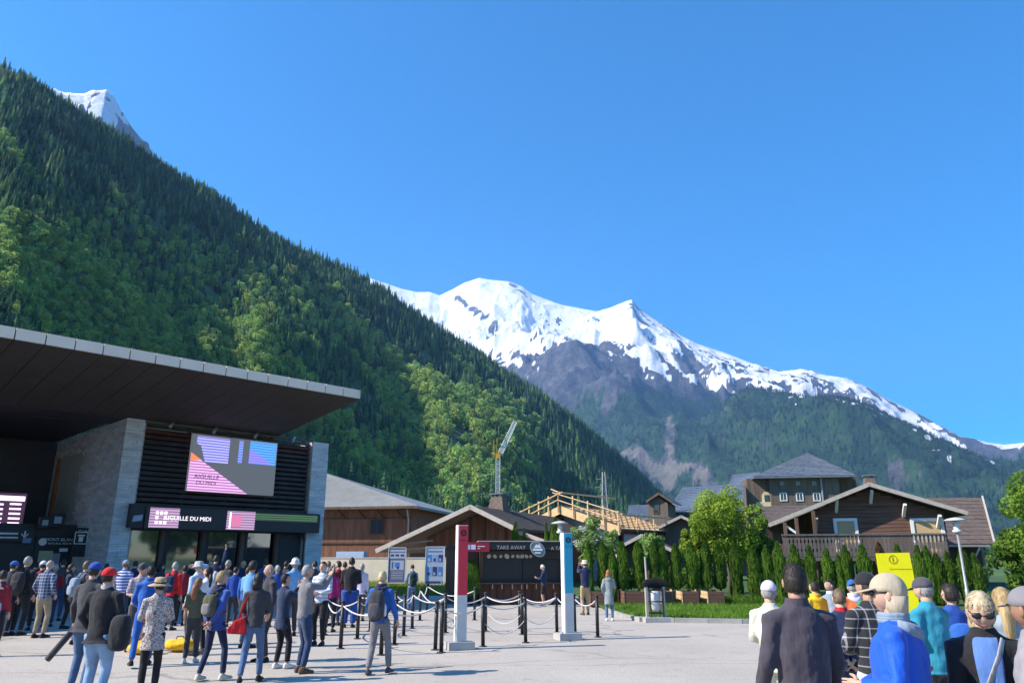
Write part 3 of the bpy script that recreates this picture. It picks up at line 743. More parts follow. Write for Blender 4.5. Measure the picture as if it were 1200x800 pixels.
patch('violet_hill', [(.66, .82), (.72, .80), (.92, .62), (.92, .57), (.66, .57)], em('scr_violet', (.35, .25, .8), .6, 2.4, (.12, .2, .8)), yS - .008)
patch('pink_triangle', [(.0, .66), (.68, .0), (.0, .0)], em('scr_pink', (.85, .48, .85), .62, 2.4, (.35, .14, .38)))
patch('orange_corner', [(.0, .67), (.12, .55), (.0, .52)], em('scr_orange', (.8, .2, .08), .7), yS - .008)
text(sc_o, 'AIGUILLE', (X0 + (X1 - X0) * .2, yS - .012, Z0 + (Z1 - Z0) * .22), .3, m_black)
text(sc_o, 'DU MIDI', (X0 + (X1 - X0) * .2, yS - .012, Z0 + (Z1 - Z0) * .12), .26, m_black)
# LED band
yB = -.55
zb0, zb1 = S.on_y(174, 619, yB)[1], S.on_y(174, 593, yB)[1]; xb0 = S.on_y(171, 600, yB)[0]; xb1 = S.on_y(375, 610, yB)[0]
band_o = MB().box(xb0, xb1, yB, yB + .45, zb0, zb1).obj('display_band', mat('band_grey', (.05, .045, .043), .5, .1, 1, 0), st)
bx = lambda px: S.on_y(px, 606, yB)[0]
def bpatch(name, px0, px1, f0, f1, m, dy=.001): return MB().box(bx(px0), bx(px1), yB - dy - .004, yB - dy, zb0 + (zb1 - zb0) * f0, zb0 + (zb1 - zb0) * f1).obj(name, m, band_o)
m_l1 = em('band_lilac', (.55, .36, .58), .6, 2.6, (.22, .13, .24)); m_wt = em('band_white', (.8, .75, .85), .9); m_pk = em('band_pink', (.75, .08, .6), .6, 7, (.5, .3, .1)); m_gn = em('band_green', (.06, .16, .07), .6, 3, (.03, .035, .03))
bpatch('lilac_square', 175, 210, .06, .96, m_l1); bpatch('lilac_square', 266, 299, .06, .96, m_l1)
for i in range(3):
    for j in range(3):
        if (i, j) != (1, 1): bpatch('logo_block', 182 + i * 5, 185.5 + i * 5, .22 + j * .22, .36 + j * .22, m_wt, .006)
bpatch('pink_mark', 271, 283, .2, .78, m_pk, .006); bpatch('white_mark', 269, 271, .1, .9, m_wt, .006)
bpatch('green_lines', 299, 372, .55, .9, m_gn)
text(band_o, 'AIGUILLE DU MIDI', ((bx(200) + bx(240)) / 2, yB - .02, zb0 + (zb1 - zb0) * .42), .27, m_wt)
sb = MB().box(xb0 - .62, xb0 - .04, yB + .05, yB + .45, zb0 + .02, zb1 + .1).obj('corner_sign', m_black, st)
xz_poly(MB(), [(xb0 - .52, zb0 + .28), (xb0 - .12, zb0 + .34), (xb0 - .10, zb0 + .6), (xb0 - .48, zb0 + .54)], yB + .045).obj('sign_print', flat('pale_blue_print', (.35, .42, .5)), sb)
# glazed entrance
m_mirror = newmat('reflective_glass'); mm = m_mirror[2]; mm.inputs['Base Color'].default_value = (.2, .225, .235, 1); mm.inputs['Metallic'].default_value = .85; mm.inputs['Roughness'].default_value = .04; m_mirror = m_mirror[0]
ze = S.on_y(200, 622, .3)[1]
MB().box(xl, xr0, .0, .5, ze, zl0 - .05).obj('lintel', m_black, st)
def gx(px): return S.on_y(px, 640, .3)[0]
for (a, b) in ((152, 184), (192, 231), (240, 277), (286, 316)):
    MB().box(gx(a), gx(b), .30, .36, .1, ze).obj('glass_pane', m_mirror, st)
for px in (188, 236, 282, 323):
    MB().box(gx(px) - .09, gx(px) + .09, .12, .42, 0, ze).obj('mullion', m_wood_brown, st)
    MB().box(gx(px) + .10, gx(px) + .32, .26, .42, 0, ze).obj('door_frame', m_black, st)
MB().box(gx(327), gx(350), .25, .4, 0, ze).obj('side_panel', m_char, st)
mb = MB(); mb.smooth = True; xp = gx(353); mb.tube([(xp, 0, 0), (xp, 0, ze - .4), (xp - .15, -.05, ze - .05)], .07, 8); mb.obj('downpipe', m_black, st)
# canopy
CX0, CX1, CY = -34.0, S.on_y(422, 467, -7.4)[0], -7.4
czf = S.on_y(422, 467, CY)[1]; czt = S.on_y(422, 457, CY)[1]; czi = PH + .03
print('canopy', CX1, czf, czt, 'facade', xl, xr0, xr1, zl0, ze)
core = MB(); core.add([(CX0, CY + .1, czf + .02), (CX1 - .1, CY + .1, czf + .02), (CX1 - .1, .1, czi + .03), (CX0, .1, czi + .03), (CX0, CY + .1, czt - .02), (CX1 - .1, CY + .1, czt - .02), (CX1 - .1, 2.8, czt + .2), (CX0, 2.8, czt + .2), (CX1 - .1, 2.8, czi + .03), (CX0, 2.8, czi + .03)],
    [(0,1,2,3),(4,5,6,7),(0,1,5,4),(1,2,8,6,5),(3,2,8,9),(0,3,9,7,4),(9,8,6,7)])
core_o = core.obj('canopy', m_char, st)
for k in range(19):
    x1 = CX1 - k * (S.on_y(401, 462, CY)[0] - S.on_y(381, 456, CY)[0]) * 1.03; w = (S.on_y(401, 462, CY)[0] - S.on_y(381, 456, CY)[0]) * 1.03; x0 = x1 - w
    MB().box(x0 + .02, x1 - .02, CY, CY + .09, czf, czt).obj('fascia_panel', m_fascia, core_o)
    MB().prism([(x0 + .012, CY + .03, czf), (x1 - .012, CY + .03, czf), (x1 - .012, .2, czi), (x0 + .012, .2, czi)], (0, 0, -.03)).obj('soffit_panel', m_soffit, core_o)
MB().box(CX0, -.1, 2.8, 12.2, PH + .02, PH + .5).obj('hall_ceiling', m_char, st)
MB().prism([(CX1 - .08, CY, czf), (CX1 - .08, .2, czi), (CX1 - .08, 2.8, czi), (CX1 - .08, 2.8, czt + .2), (CX1 - .08, CY, czt)], (.08, 0, 0)).obj('end_fascia', m_fascia, core_o)
# hall to the left
MB().box(-22, .0, 11, 12, 0, PH).obj('hall_back_wall', m_char, st)
MB().box(-30, -22, -1, 12, 0, PH).obj('hall_end_wall', m_char, st)
HY = 5.0
def hx(px, py, y=HY): return S.on_y(px, py, y)
a0 = hx(-70, 640)[0]; a1 = hx(96, 640)[0]; zt = hx(60, 614)[1]
bo = MB().box(a0, a1, HY, HY + 3, 0, zt).obj('ticket_hall', m_char, st)
MB().box(hx(-70, 590)[0], hx(34, 590)[0], HY + .6, HY + .9, hx(10, 615)[1], hx(10, 576)[1]).obj('timetable_screen', em('scr_dark', (.03, .012, .03), 1.0), st)
m_tw = em('scr_white', (.85, .6, .9), 1.1)
yT = HY + .55
def bar(parent, px0, px1, py0, py1, m, y, name='text_row'):
    (xa, za), (xb_, zb_) = S.on_y(px0, py0, y), S.on_y(px1, py1, y)
    return MB().box(xa, xb_, y, y + .03, min(za, zb_), max(za, zb_)).obj(name, m, parent)
ts = [o for o in st.children if o.name.startswith('timetable')][0]
bar(ts, -40, 30, 584, 581.5, m_tw, yT)
for r in range(5):
    for (a, b) in ((-30, -16), (-10, 4), (12, 25)): bar(ts, a - r * .8, b - r * .8, 589 + r * 5.6, 591.6 + r * 5.6, m_tw, yT)
m_sgn = flat('white_print', (.75, .76, .78)); m_sgn_b = flat('blue_print', (.2, .28, .42))
hb = MB().box(hx(-70, 630)[0], hx(38, 630)[0], HY - .3, HY, hx(10, 634)[1], hx(10, 618)[1]).obj('sign_board', m_char, st)
bar(hb, -20, 21, 623, 626, m_sgn, HY - .34); bar(hb, -20, 21, 628, 630.5, m_sgn, HY - .34)
def arrow(parent, px, py, s, y):
    x, z = S.on_y(px, py, y); mb = MB(); mb.box(x - s * .08, x + s * .08, y, y + .02, z, z + s * .5)
    xz_poly(mb, [(x - s * .36, z + s * .12), (x, z - s * .3), (x + s * .36, z + s * .12), (x + s * .36, z + s * .26), (x, z - s * .12), (x - s * .36, z + s * .26)], y + .02, .02)
    return mb.obj('arrow', m_sgn, parent)
arrow(hb, 29, 627, .4, HY - .34)
bar(hb, 27, 36, 630, 636, m_sgn_b, HY - .34, 'blue_print')
door = MB().box(hx(40, 640)[0], hx(84, 640)[0], HY - .12, HY, 0, hx(60, 628)[1]).obj('ticket_door', m_black, st)
mz = S.on_y(66, 633, HY - .15); text(door, 'MONT-BLANC', (hx(70, 633)[0], HY - .15, mz[1] - .02), .2, m_sgn)
text(door, 'NATURAL RESORT', (hx(70, 637)[0], HY - .15, S.on_y(66, 637, HY - .15)[1] - .02), .13, m_sgn)
mb = MB(); x, z = S.on_y(50, 634.5, HY - .15); mb.tube([(x, HY - .13, z), (x, HY - .16, z)], .17, 14); mb.obj('round_logo', m_sgn, door)
m_pale = flat('yellow_green_poster', (.42, .44, .25)); m_grp = flat('grey_poster', (.3, .3, .34))
bar(door, 46, 59, 645, 666, m_pale, HY - .14, 'poster'); bar(door, 62, 68, 648, 666, m_grp, HY - .14, 'poster'); bar(door, 70, 79, 642, 646, m_sgn, HY - .14, 'notice')
cs = MB().box(S.on_y(88, 630, 3.2)[0], S.on_y(117, 630, 3.2)[0], 3.2, 3.5, S.on_y(100, 652, 3.2)[1], S.on_y(100, 618, 3.2)[1]).obj('cash_desk_sign', m_black, st)
text(cs, 'Cash', (S.on_y(97, 624, 3.17)[0], 3.17, S.on_y(97, 624, 3.17)[1]), .2, m_sgn)
x, z = S.on_y(95, 630, 3.17); f = MB(); s_ = .28
for q in ((x - s_, x + s_, z + s_ - .04, z + s_), (x - s_, x + s_, z - s_, z - s_ + .04), (x - s_, x - s_ + .04, z - s_, z + s_), (x + s_ - .04, x + s_, z - s_, z + s_)): f.box(q[0], q[1], 3.16, 3.19, q[2], q[3])
f.box(x - .15, x + .15, 3.16, 3.19, z + .08, z + .15); f.box(x - .09, x + .09, 3.16, 3.19, z - .17, z + .05); f.obj('pictogram', m_sgn, cs)
arrow(cs, 108, 630, .5, 3.15)
for (px, py, s_) in ((53, 612, .2), (68, 609, .26)):
    x, z = S.on_y(px, py, 4.4); b_ = MB().box(x - s_ * 1.2, x + s_ * 1.2, 4.4, 4.6, z - s_ * 1.2, z + s_ * 1.2).obj('small_sign', m_black, st)
    MB().box(x - s_ * .6, x + s_ * .6, 4.38, 4.41, z - s_ * .6, z + s_ * .6).obj('sign_print', flat('pale_blue_print', (.35, .42, .5)), b_)

# ================================================================== roofs helper
def gable(fr, root, apex, left, right, y0, y1, m_roof, m_edge, rows=14, th=.16, edge_w=.12, edge_h=.22):
    """roof of two planes; apex/left/right are (x, z) of the front rake"""
    for (e, nm) in ((left, 0), (right, 1)):
        a = Vector((e[0], y0, e[1])); d = Vector((apex[0], y0, apex[1])); b = Vector((e[0], y1, e[1])); c = Vector((apex[0], y1, apex[1]))
        slab = MB(); t = Vector((0, 0, -th)); slab.add([a, b, c, d, a + t, b + t, c + t, d + t], [(0,1,2,3),(4,7,6,5),(0,4,5,1),(3,2,6,7),(0,3,7,4),(1,5,6,2)])
        s_o = slab.obj('roof_slope', m_roof, root)
        lapped(MB(), a, b, c, d, rows, .03, 1).obj('shingle_courses', m_roof, s_o, kind='stuff')
        sg = -1 if nm == 0 else 1
        mb = MB(); dv = (d - a); nn = Vector((-dv.z, 0, dv.x)).normalized() * (1 if dv.x > 0 else -1)
        mb.prism([a + nn * .05 + Vector((0, -.02, 0)), a - nn * edge_h + Vector((0, -.02, 0)), d - nn * edge_h + Vector((0, -.02, 0)), d + nn * .05 + Vector((0, -.02, 0))], (0, -edge_w, 0))
        mb.obj('barge_board', m_edge, root)
def chimney(root, x, y, z, w, h, m=m_brickc):
    rnd = random.Random(3); c = MB()
    c.add([(x-w*.75,y-w*.75,z-.6),(x+w*.75,y-w*.75,z-.6),(x+w*.75,y+w*.75,z-.6),(x-w*.75,y+w*.75,z-.6),(x-w*.42,y-w*.42,z+h),(x+w*.42,y-w*.42,z+h),(x+w*.42,y+w*.42,z+h),(x-w*.42,y+w*.42,z+h)], [(0,1,5,4),(1,2,6,5),(2,3,7,6),(3,0,4,7),(4,5,6,7)])
    o = c.obj('chimney', m, root)
    mb = MB(); mb.box(x-w*.55,x+w*.55,y-w*.55,y+w*.55,z+h+.12,z+h+.2)
    for sx in (-1,1):
        for s2 in (-1,1): mb.box(x+sx*w*.35-.05,x+sx*w*.35+.05,y+s2*w*.35-.05,y+s2*w*.35+.05,z+h,z+h+.12)
    mb.obj('chimney_cap', m_slate, o); return o

# ================================================================== RIGHT CHALET
C = Frame(AT(1000, 650, 44).xy, radians(-14))
ch = empty('wooden_chalet', C.O, C.a, 'dark log chalet with a carved balcony across its wide gable front', 'chalet')
OV = -.85
ap, el_, er_ = C.on_y(1018, 566, OV), C.on_y(900, 614, OV), C.on_y(1134, 600, OV)
gable(C, ch, ap, el_, er_, OV, 11, m_shingle, m_trim, 16, .14, .1, .17)
def rake(x, ap=ap, el_=el_, er_=er_, dz=.22):
    (xa, za), (xe, ze_) = ap, (el_ if x < ap[0] else er_)
    return za + (ze_ - za) * (x - xa) / (xe - xa) - dz
wx0, wx1 = C.on_y(957, 640, 0)[0], C.on_y(1112, 640, 0)[0]
zbal = C.on_y(1000, 652, -1.5)[1]; zrail = C.on_y(1000, 627, -1.5)[1]
mb = MB(); mb.prism([(wx0, .03, 0), (wx1, .03, 0), (wx1, .03, rake(wx1)), (ap[0], .03, rake(ap[0])), (wx0, .03, rake(wx0))], (0, 9, 0))
mb.obj('wall', m_wood_dark, ch)
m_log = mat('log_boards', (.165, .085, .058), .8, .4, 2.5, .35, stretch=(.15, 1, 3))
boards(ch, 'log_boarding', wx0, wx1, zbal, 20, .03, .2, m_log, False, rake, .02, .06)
# open loft at the left, white diagonal brace behind
mb = MB(); lx0 = C.on_y(921, 640, 0)[0]
mb.prism([(lx0, 3.0, 0), (wx0 - .01, 3.0, 0), (wx0 - .01, 3.0, rake(wx0)), (lx0, 3.0, rake(lx0))], (0, 5, 0)); mb.obj('side_wall', m_wood_brown, ch)
for px in (922, 936, 957):
    x = C.on_y(px, 635, -1.3)[0]; MB().box(x - .09, x + .09, -1.3, -1.12, zbal, rake(x) - .05).obj('post', m_wood_brown, ch)
MB().beam((C.on_y(922, 622, -1.2)[0], -1.2, zrail + .55), (C.on_y(936, 622, -1.2)[0], -1.2, zrail + .05), .08, .12).obj('brace', m_white, ch)
for px, py in ((981, 583), (1022, 572), (1061, 588), (1102, 601), (957, 604)):
    x, z = C.on_y(px, py, -.9); MB().beam((x, .0, z - .75), (x, OV + .1, z - .12), .14, .16, (1, 0, 0)).obj('roof_bracket', m_white if px != 957 else m_trim, ch)
# shuttered balcony doors
m_blind = mat('straw_blind', (.55, .38, .2), .8, .2, 12, .2, stretch=(1, 1, 6))
for (a, b) in ((976, 1004), (1066, 1105)):
    x0, z1 = C.on_y(a, 607, -.1); x1 = C.on_y(b, 607, -.1)[0]; fw = .17
    for q in ((x0, x0 + fw, zbal + .1, z1), (x1 - fw, x1, zbal + .1, z1), (x0 + fw, x1 - fw, z1 - fw, z1)): MB().box(q[0], q[1], -.13, .0, q[2], q[3]).obj('door_trim', m_white, ch)
    MB().box(x0 + fw, x1 - fw, -.07, .0, zbal + .1, z1 - fw).obj('shutter', m_blind, ch)
    MB().box(x0 + fw, x1 - fw, -.09, -.072, z1 - fw - (z1 - zbal) * .45, z1 - fw - (z1 - zbal) * .45 + .06).obj('shutter_rail', m_trim, ch)
# balcony
m_bal = mat('grey_balcony_boards', (.125, .108, .10), .85, .3, 3, .3, stretch=(1, 1, .15))
bx0, bx1 = C.on_y(917, 640, -1.5)[0], C.on_y(1111, 640, -1.5)[0]
MB().box(bx0, bx1, -1.5, .0, zbal - .22, zbal).obj('balcony_floor', m_bal, ch)
bl = MB().box(bx0, bx1, -1.58, -1.44, zrail, zrail + .09).obj('balcony_rail', m_bal, ch)
mb = MB(); n = int((bx1 - bx0) / .2)
for i in range(n):
    x = bx0 + (i + .5) * (bx1 - bx0) / n; w = .088; H_ = zrail - zbal
    pts = [(-w, 0), (w, 0), (w, .2), (w * .55, .3), (w, .42), (w, .62), (w * .5, .72), (w, .84), (w, 1), (-w, 1), (-w, .84), (-w * .5, .72), (-w, .62), (-w, .42), (-w * .55, .3), (-w, .2)]
    mb.prism([(x + u, -1.52, zbal + v * H_) for u, v in pts], (0, .03, 0))
mb.obj('carved_boards', m_bal, ch, kind='stuff')
MB().box(bx1 - .05, bx1, -1.5, .0, zbal, zrail).obj('balcony_end', m_wood_grey, ch)
boards(ch, 'fretwork', C.on_y(1068, 626, -1.5)[0], bx1 - .1, zrail - .28, zrail - .06, -1.53, .2, m_trim, True, None, .12, .02)
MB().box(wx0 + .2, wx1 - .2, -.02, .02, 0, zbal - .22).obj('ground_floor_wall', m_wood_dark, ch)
for a, b in ((1000, 1012), (1030, 1045), (1058, 1072)):
    x0, x1 = C.on_y(a, 660, 0)[0], C.on_y(b, 660, 0)[0]; window(ch, x0, x1, .7, 1.5, -.03, m_white)
chimney(ch, ap[0] + .75, 2.6, ap[1] + .1, .62, .5)
# brown roofs behind the chalet
def back_roof(px, Yf, dY, label, m, wall, walls_to=0.0, rows=12):
    """px: eave-left, eave-right, top-right, top-left pixels of a roof slope facing us"""
    a, b = AT(*px[0], Yf), AT(*px[1], Yf); c, d = AT(*px[2], Yf + dY), AT(*px[3], Yf + dY)
    root = empty('chalet_roofed_house', (a.x, a.y, 0), 0, label, 'house'); o = Vector((a.x, a.y, 0))
    a, b, c, d = a - o, b - o, c - o, d - o
    mb = MB(); t = Vector((0, 0, -.15)); mb.add([a, b, c, d, a + t, b + t, c + t, d + t], [(0,1,2,3),(4,7,6,5),(0,4,5,1),(1,5,6,2),(2,6,7,3),(3,7,4,0)])
    r = mb.obj('roof', m, root); lapped(MB(), a, b, c, d, rows, .03).obj('shingle_courses', m, r, kind='stuff')
    mb = MB(); i = .5; a2 = (a.x + i, a.y + .6); b2 = (b.x - i, b.y + .6)
    mb.prism([(a2[0], a2[1], 0), (b2[0], b2[1], 0), (c.x - i, c.y, 0), (d.x + i, d.y, 0)], (0, 0, min(a.z, b.z) + .05)); mb.obj('wall', wall, root)
    return root, a, b, c, d
r1, a, b, c, d = back_roof([(893, 613), (1010, 613), (1000, 591), (893, 593)], 58, 6, 'long house with low brown shingle roof between the chalet and the hotel tower', m_shingle, m_wood_brown)
r2, a, b, c, d = back_roof([(1095, 637), (1164, 637), (1150, 583), (1085, 583)], 50, 7, 'house with steep brown roof and white verge board behind the chalet right end', m_shingle, m_wood_dark)
MB().beam(b + Vector((.06, -.05, .06)), c + Vector((.06, -.05, .06)), .12, .22).obj('verge_board', m_trim, r2)
MB().tube([b + Vector((-.9, .0, -.2)), b + Vector((-1.2, .45, -1.0)), b + Vector((-1.2, .5, -b.z))], .06, 8).obj('downpipe', m_white, r2)
MB().beam(a + Vector((0, -.08, -.12)), b + Vector((0, -.08, -.12)), .1, .12).obj('gutter', m_trim, r2)

# ================================================================== HOTEL
Hf = Frame(AT(905, 600, 92).xy, radians(-9))
ho = empty('hotel_tower', Hf.O, Hf.a, 'square brown boarded hotel tower under a pyramid slate roof', 'hotel')
w0 = Hf.on_y(986, 590, 0)[0]; zev = Hf.on_y(940, 557, -.9)[1]
MB().box(0, w0, 0, 10, 0, zev - .1).obj('wall', m_wood_grey, ho)
boards(ho, 'wall_boards', 0, w0, 0, zev - .15, 0, .28, m_wood_grey)
MB().box(-2.6, -.01, .8, 9, 0, zev - .1).obj('wall', m_wood_grey, ho)
MB().box(w0 + .01, w0 + 2.4, 1.4, 9, 0, zev - .1).obj('wall', m_wood_brown, ho)
xe0, xe1 = Hf.on_y(883, 560, -1)[0], Hf.on_y(999, 556, -1)[0] + .3
mid = Vector(((xe0 + xe1) / 2, 4.5, 0)); wp = Hf.O + Hf.ux * mid.x + Hf.uy * mid.y
za = AT(945, 531, wp.y).z; xa = (AT(945, 531, wp.y) - Hf.O).dot(Hf.ux); apx = Vector((xa, 4.5, za))
E = [Vector((xe0, -1, zev)), Vector((xe1, -1, zev)), Vector((xe1, 10.5, zev)), Vector((xe0, 10.5, zev))]
mb = MB(); mb.add(E + [apx] + [e - Vector((0, 0, .25)) for e in E], [(0,1,4),(1,2,4),(2,3,4),(3,0,4),(0,5,6,1),(1,6,7,2),(2,7,8,3),(3,8,5,0),(5,8,7,6)])
rf = mb.obj('roof', m_slate, ho); mb = MB()
for k in range(4):
    a_, b_ = E[k], E[(k + 1) % 4]; lapped(mb, a_, b_, apx + (b_ - a_) * .004, apx - (b_ - a_) * .004, 18, .05, 12, jit=.3)
mb.obj('slate_courses', m_slate, rf, kind='stuff')
for px in (918, 937, 957):
    x, z = Hf.on_y(px, 582, 0); window(ho, x - .42, x + .42, z - .5, z + .5, -.04, m_white, None, 1, .1)
for px in (916, 935, 954):
    x, z = Hf.on_y(px, 566, 0); window(ho, x - .22, x + .22, z - .22, z + .22, -.04, m_trim, None, 0, .05)
def arched(parent, fr, px, py, ly, s, m):
    x, z = fr.on_y(px, py, ly); mb = MB()
    mb.prism([(x - s, ly - .1, z - s * 1.1), (x + s, ly - .1, z - s * 1.1), (x + s, ly - .1, z + s * .5), (x + s * .5, ly - .1, z + s * 1.15), (x - s * .5, ly - .1, z + s * 1.15), (x - s, ly - .1, z + s * .5)], (0, .15, 0))
    o = mb.obj('dormer_window', m, parent); MB().box(x - s * .55, x + s * .55, ly - .16, ly - .12, z - s * .8, z + s * .55).obj('pane', m_glass, o)
arched(ho, Hf, 899, 583, .8, .62, m_cream); arched(ho, Hf, 978, 576, 1.35, .6, m_cream)
x, z = Hf.on_y(899, 591, .7); MB().box(x - 1.3, x + .75, .45, .75, z - .35, z + .3).obj('balcony', m_cream, ho)
mb = MB(); x = Hf.on_y(964, 580, -.2)[0]; mb.tube([(x, -.2, 3), (x, -.2, zev - .3)], .12, 6); mb.obj('downpipe', m_steel, ho)
# long hotel wings
def wing(label, roof_px, Yf, dY, wall_m, name='hotel_wing'):
    a, b = AT(*roof_px[0], Yf), AT(*roof_px[1], Yf); c, d = AT(*roof_px[2], Yf + dY), AT(*roof_px[3], Yf + dY)
    o = Vector((a.x, a.y, 0)); root = empty(name, o, 0, label, 'hotel'); a, b, c, d = a - o, b - o, c - o, d - o
    mb = MB(); t = Vector((0, 0, -.25)); mb.add([a, b, c, d, a + t, b + t, c + t, d + t], [(0,1,2,3),(4,7,6,5),(0,4,5,1),(1,5,6,2),(2,6,7,3),(3,7,4,0)])
    r = mb.obj('roof', m_slate, root); lapped(MB(), a, b, c, d, 14, .05, 26, jit=.3).obj('slate_courses', m_slate, r, kind='stuff')
    mb = MB(); mb.prism([(a.x + .6, a.y + .8, 0), (b.x - .6, b.y + .8, 0), (c.x - .6, c.y, 0), (d.x + .6, d.y, 0)], (0, 0, min(a.z, b.z))); mb.obj('wall', wall_m, root)
    MB().beam(a + Vector((0, -.1, -.1)), b + Vector((0, -.1, -.1)), .15, .18).obj('gutter', m_char, root)
    return root, o, a, b, c, d
w1 = wing('long hotel wing with wide blue grey slate roof left of the leafy tree', [(780, 601), (872, 598), (872, 567), (800, 571)], 84, 10, m_wood_grey)
w2 = wing('hotel wing with slate roof meeting the tower from the left', [(850, 578), (905, 577), (890, 553), (858, 556)], 98, 9, m_wood_grey)
w3 = wing('low blue roofed building seen past the hotel turret', [(733, 611), (784, 607), (766, 591), (737, 592)], 110, 9, m_wood_grey)
for px in (862, 874, 884):
    x = AT(px, 586, 98) - w2[1]; window(w2[0], x.x - .6, x.x + .6, x.z - .9, x.z + .8, w2[2].y + .75, m_white, None, 1, .12)
# turret with its own little gable
Tf = Frame(AT(760, 612, 80).xy, radians(-22))
tu = empty('hotel_turret', Tf.O, Tf.a, 'brown boarded hotel turret with a little gable roof and one window', 'turret')
tw = Tf.on_y(783, 600, 0)[0]; tz = Tf.on_y(765, 590, 0)[1]; ta = Tf.on_y(772, 577, -.4); tl_ = Tf.on_y(757, 587, -.4); tr_ = Tf.on_y(789, 588, -.4)
MB().prism([(0, 0, 0), (tw, 0, 0), (tw, 0, tz), (tw / 2, 0, ta[1] - .3), (0, 0, tz)], (0, 4.5, 0)).obj('wall', m_wood_grey, tu)
boards(tu, 'wall_boards', 0, tw, 0, tz, 0, .25, m_wood_grey)
gable(Tf, tu, ta, tl_, tr_, -.4, 4.8, m_slate, m_wood_brown, 8, .12, .08, .18)
x, z = Tf.on_y(769, 596, 0); window(tu, x - .3, x + .3, z - .5, z + .5, -.04, m_wood_brown, None, 0, .08)
# two small brown gables in front of the hotel
def small_chalet(label, apex, l, r, Y, a, wall, dz=0):
    fr = Frame(AT(*apex, Y).xy, a); root = empty('small_chalet', fr.O, fr.a, label, 'chalet')
    A_, L_, R_ = fr.on_y(*apex, -.8), fr.on_y(*l, -.8), fr.on_y(*r, -.8)
    gable(fr, root, A_, L_, R_, -.8, 7, m_shingle, m_trim, 10, .12, .08, .16)
    f = lambda x: rake(x, A_, L_, R_, .2)
    x0, x1 = L_[0] + .6, R_[0] - .6
    MB().prism([(x0, .03, 0), (x1, .03, 0), (x1, .03, f(x1)), (A_[0], .03, f(A_[0])), (x0, .03, f(x0))], (0, 6, 0)).obj('wall', wall, root)
    boards(root, 'wall_boards', x0, x1, 0, 9, .03, .18, wall, True, f)
    return root
small_chalet('small dark chalet with pale rake boards peeping over the cypress hedge', (752, 626), (716, 645), (796, 648), 52, radians(-16), m_wood_dark)
small_chalet('small brown chalet with sagging roof just left of the leafy tree', (798, 604), (764, 621), (842, 624), 62, radians(-14), m_wood_grey)

# ================================================================== HOUSE UNDER CONSTRUCTION
B = Frame(AT(657, 640, 62).xy, radians(-40))
bd = empty('unfinished_house', B.O, B.a, 'white house under construction with a bare fresh timber roof and guard rails', 'house')
A_, L_, R_ = B.on_y(657, 594, -1.2), B.on_y(612, 617, -1.2), B.on_y(729, 619, -1.2)
f = lambda x: rake(x, A_, L_, R_, .3)
x0, x1 = L_[0] + 1.1, R_[0] - .8
hw = MB().prism([(x0, 0, 0), (x1, 0, 0), (x1, 0, f(x1)), (A_[0], 0, f(A_[0])), (x0, 0, f(x0))], (0, 6, 0)).obj('wall', m_render, bd)
x, z = B.on_y(657, 616, 0); window(bd, x - .5, x + .35, z - .7, z + .6, -.03, m_wood_dark, None, 0, .08)
x, z = B.on_y(724, 633, 0); window(bd, x - .55, x + .55, z - .9, z + .5, -.03, m_wood_brown, None, 1, .1)
Y1 = 7.0
for e, nm in ((L_, 0), (R_, 1)):
    a, d = Vector((e[0], -1.2, e[1])), Vector((A_[0], -1.2, A_[1])); b, c = Vector((e[0], Y1, e[1])), Vector((A_[0], Y1, A_[1])); t = Vector((0, 0, -.05))
    MB().add([a, b, c, d, a + t, b + t, c + t, d + t], [(0,1,2,3),(4,7,6,5),(0,4,5,1),(3,2,6,7),(0,3,7,4),(1,5,6,2)]).obj('roof_underlay', mat('roof_membrane', (.40, .33, .25), .7, .1, 1, .1), bd)
    n = 10
    for i in range(n + 1):
        y = -1.0 + (Y1 - 0.3 + 1.0) * i / n; p, q = Vector((e[0], y, e[1] + .06)), Vector((A_[0], y, A_[1] + .06))
        MB().beam(p, q, .09, .1).obj('rafter_batten', m_wood_fresh, bd)
    m_ = 11; mb = MB()
    for i in range(m_ + 1): p = a.lerp(d, i / m_); MB().beam((p.x, -1.1, p.z + .15), (p.x, Y1 - .1, p.z + .15), .06, .05).obj('tile_batten', m_wood_fresh, bd)
    mb = MB(); dv = d - a; nn = Vector((-dv.z, 0, dv.x)).normalized() * (1 if dv.x > 0 else -1)
    mb.prism([a + nn * .1 + Vector((0, -.02, 0)), a - nn * .5 + Vector((0, -.02, 0)), d - nn * .5 + Vector((0, -.02, 0)), d + nn * .1 + Vector((0, -.02, 0))], (0, -.14, 0)); mb.obj('barge_board', m_wood_fresh, bd)
    # guard rail along the rake
    for k in range(5):
        p = a.lerp(d, k / 4 if k else .02); MB().beam(p + Vector((0, -.3, -.4)), p + Vector((0, -.3, 1.25)), .1, .1, (1, 0, 0)).obj('guard_post', m_wood_fresh, bd)
    for hgt_ in (.55, 1.15): MB().beam(a + Vector((0, -.36, hgt_)), d + Vector(((.5 if nm == 0 else -.5) * (1 if hgt_ > 1 else 0), -.36, hgt_)), .06, .14, (0, 1, 0)).obj('guard_rail', m_wood_fresh, bd)
    MB().beam(Vector((e[0], -1.2, e[1] + 1.0)), Vector((e[0], Y1, e[1] + 1.0)), .1, .14).obj('guard_rail', m_wood_fresh, bd)
    for k in range(3): y = 1 + k * 2.6; MB().beam((e[0], y, e[1] - .2), (e[0], y, e[1] + 1.1), .08, .08, (1, 0, 0)).obj('guard_post', m_wood_fresh, bd)
mb = MB()
for i in range(14): x = R_[0] - .25; y = -1 + i * .55; mb.box(x - .5, x + .1, y, y + .12, R_[1] - .33, R_[1] - .17)
mb.obj('rafter_ends', m_wood_brown, bd, kind='stuff')
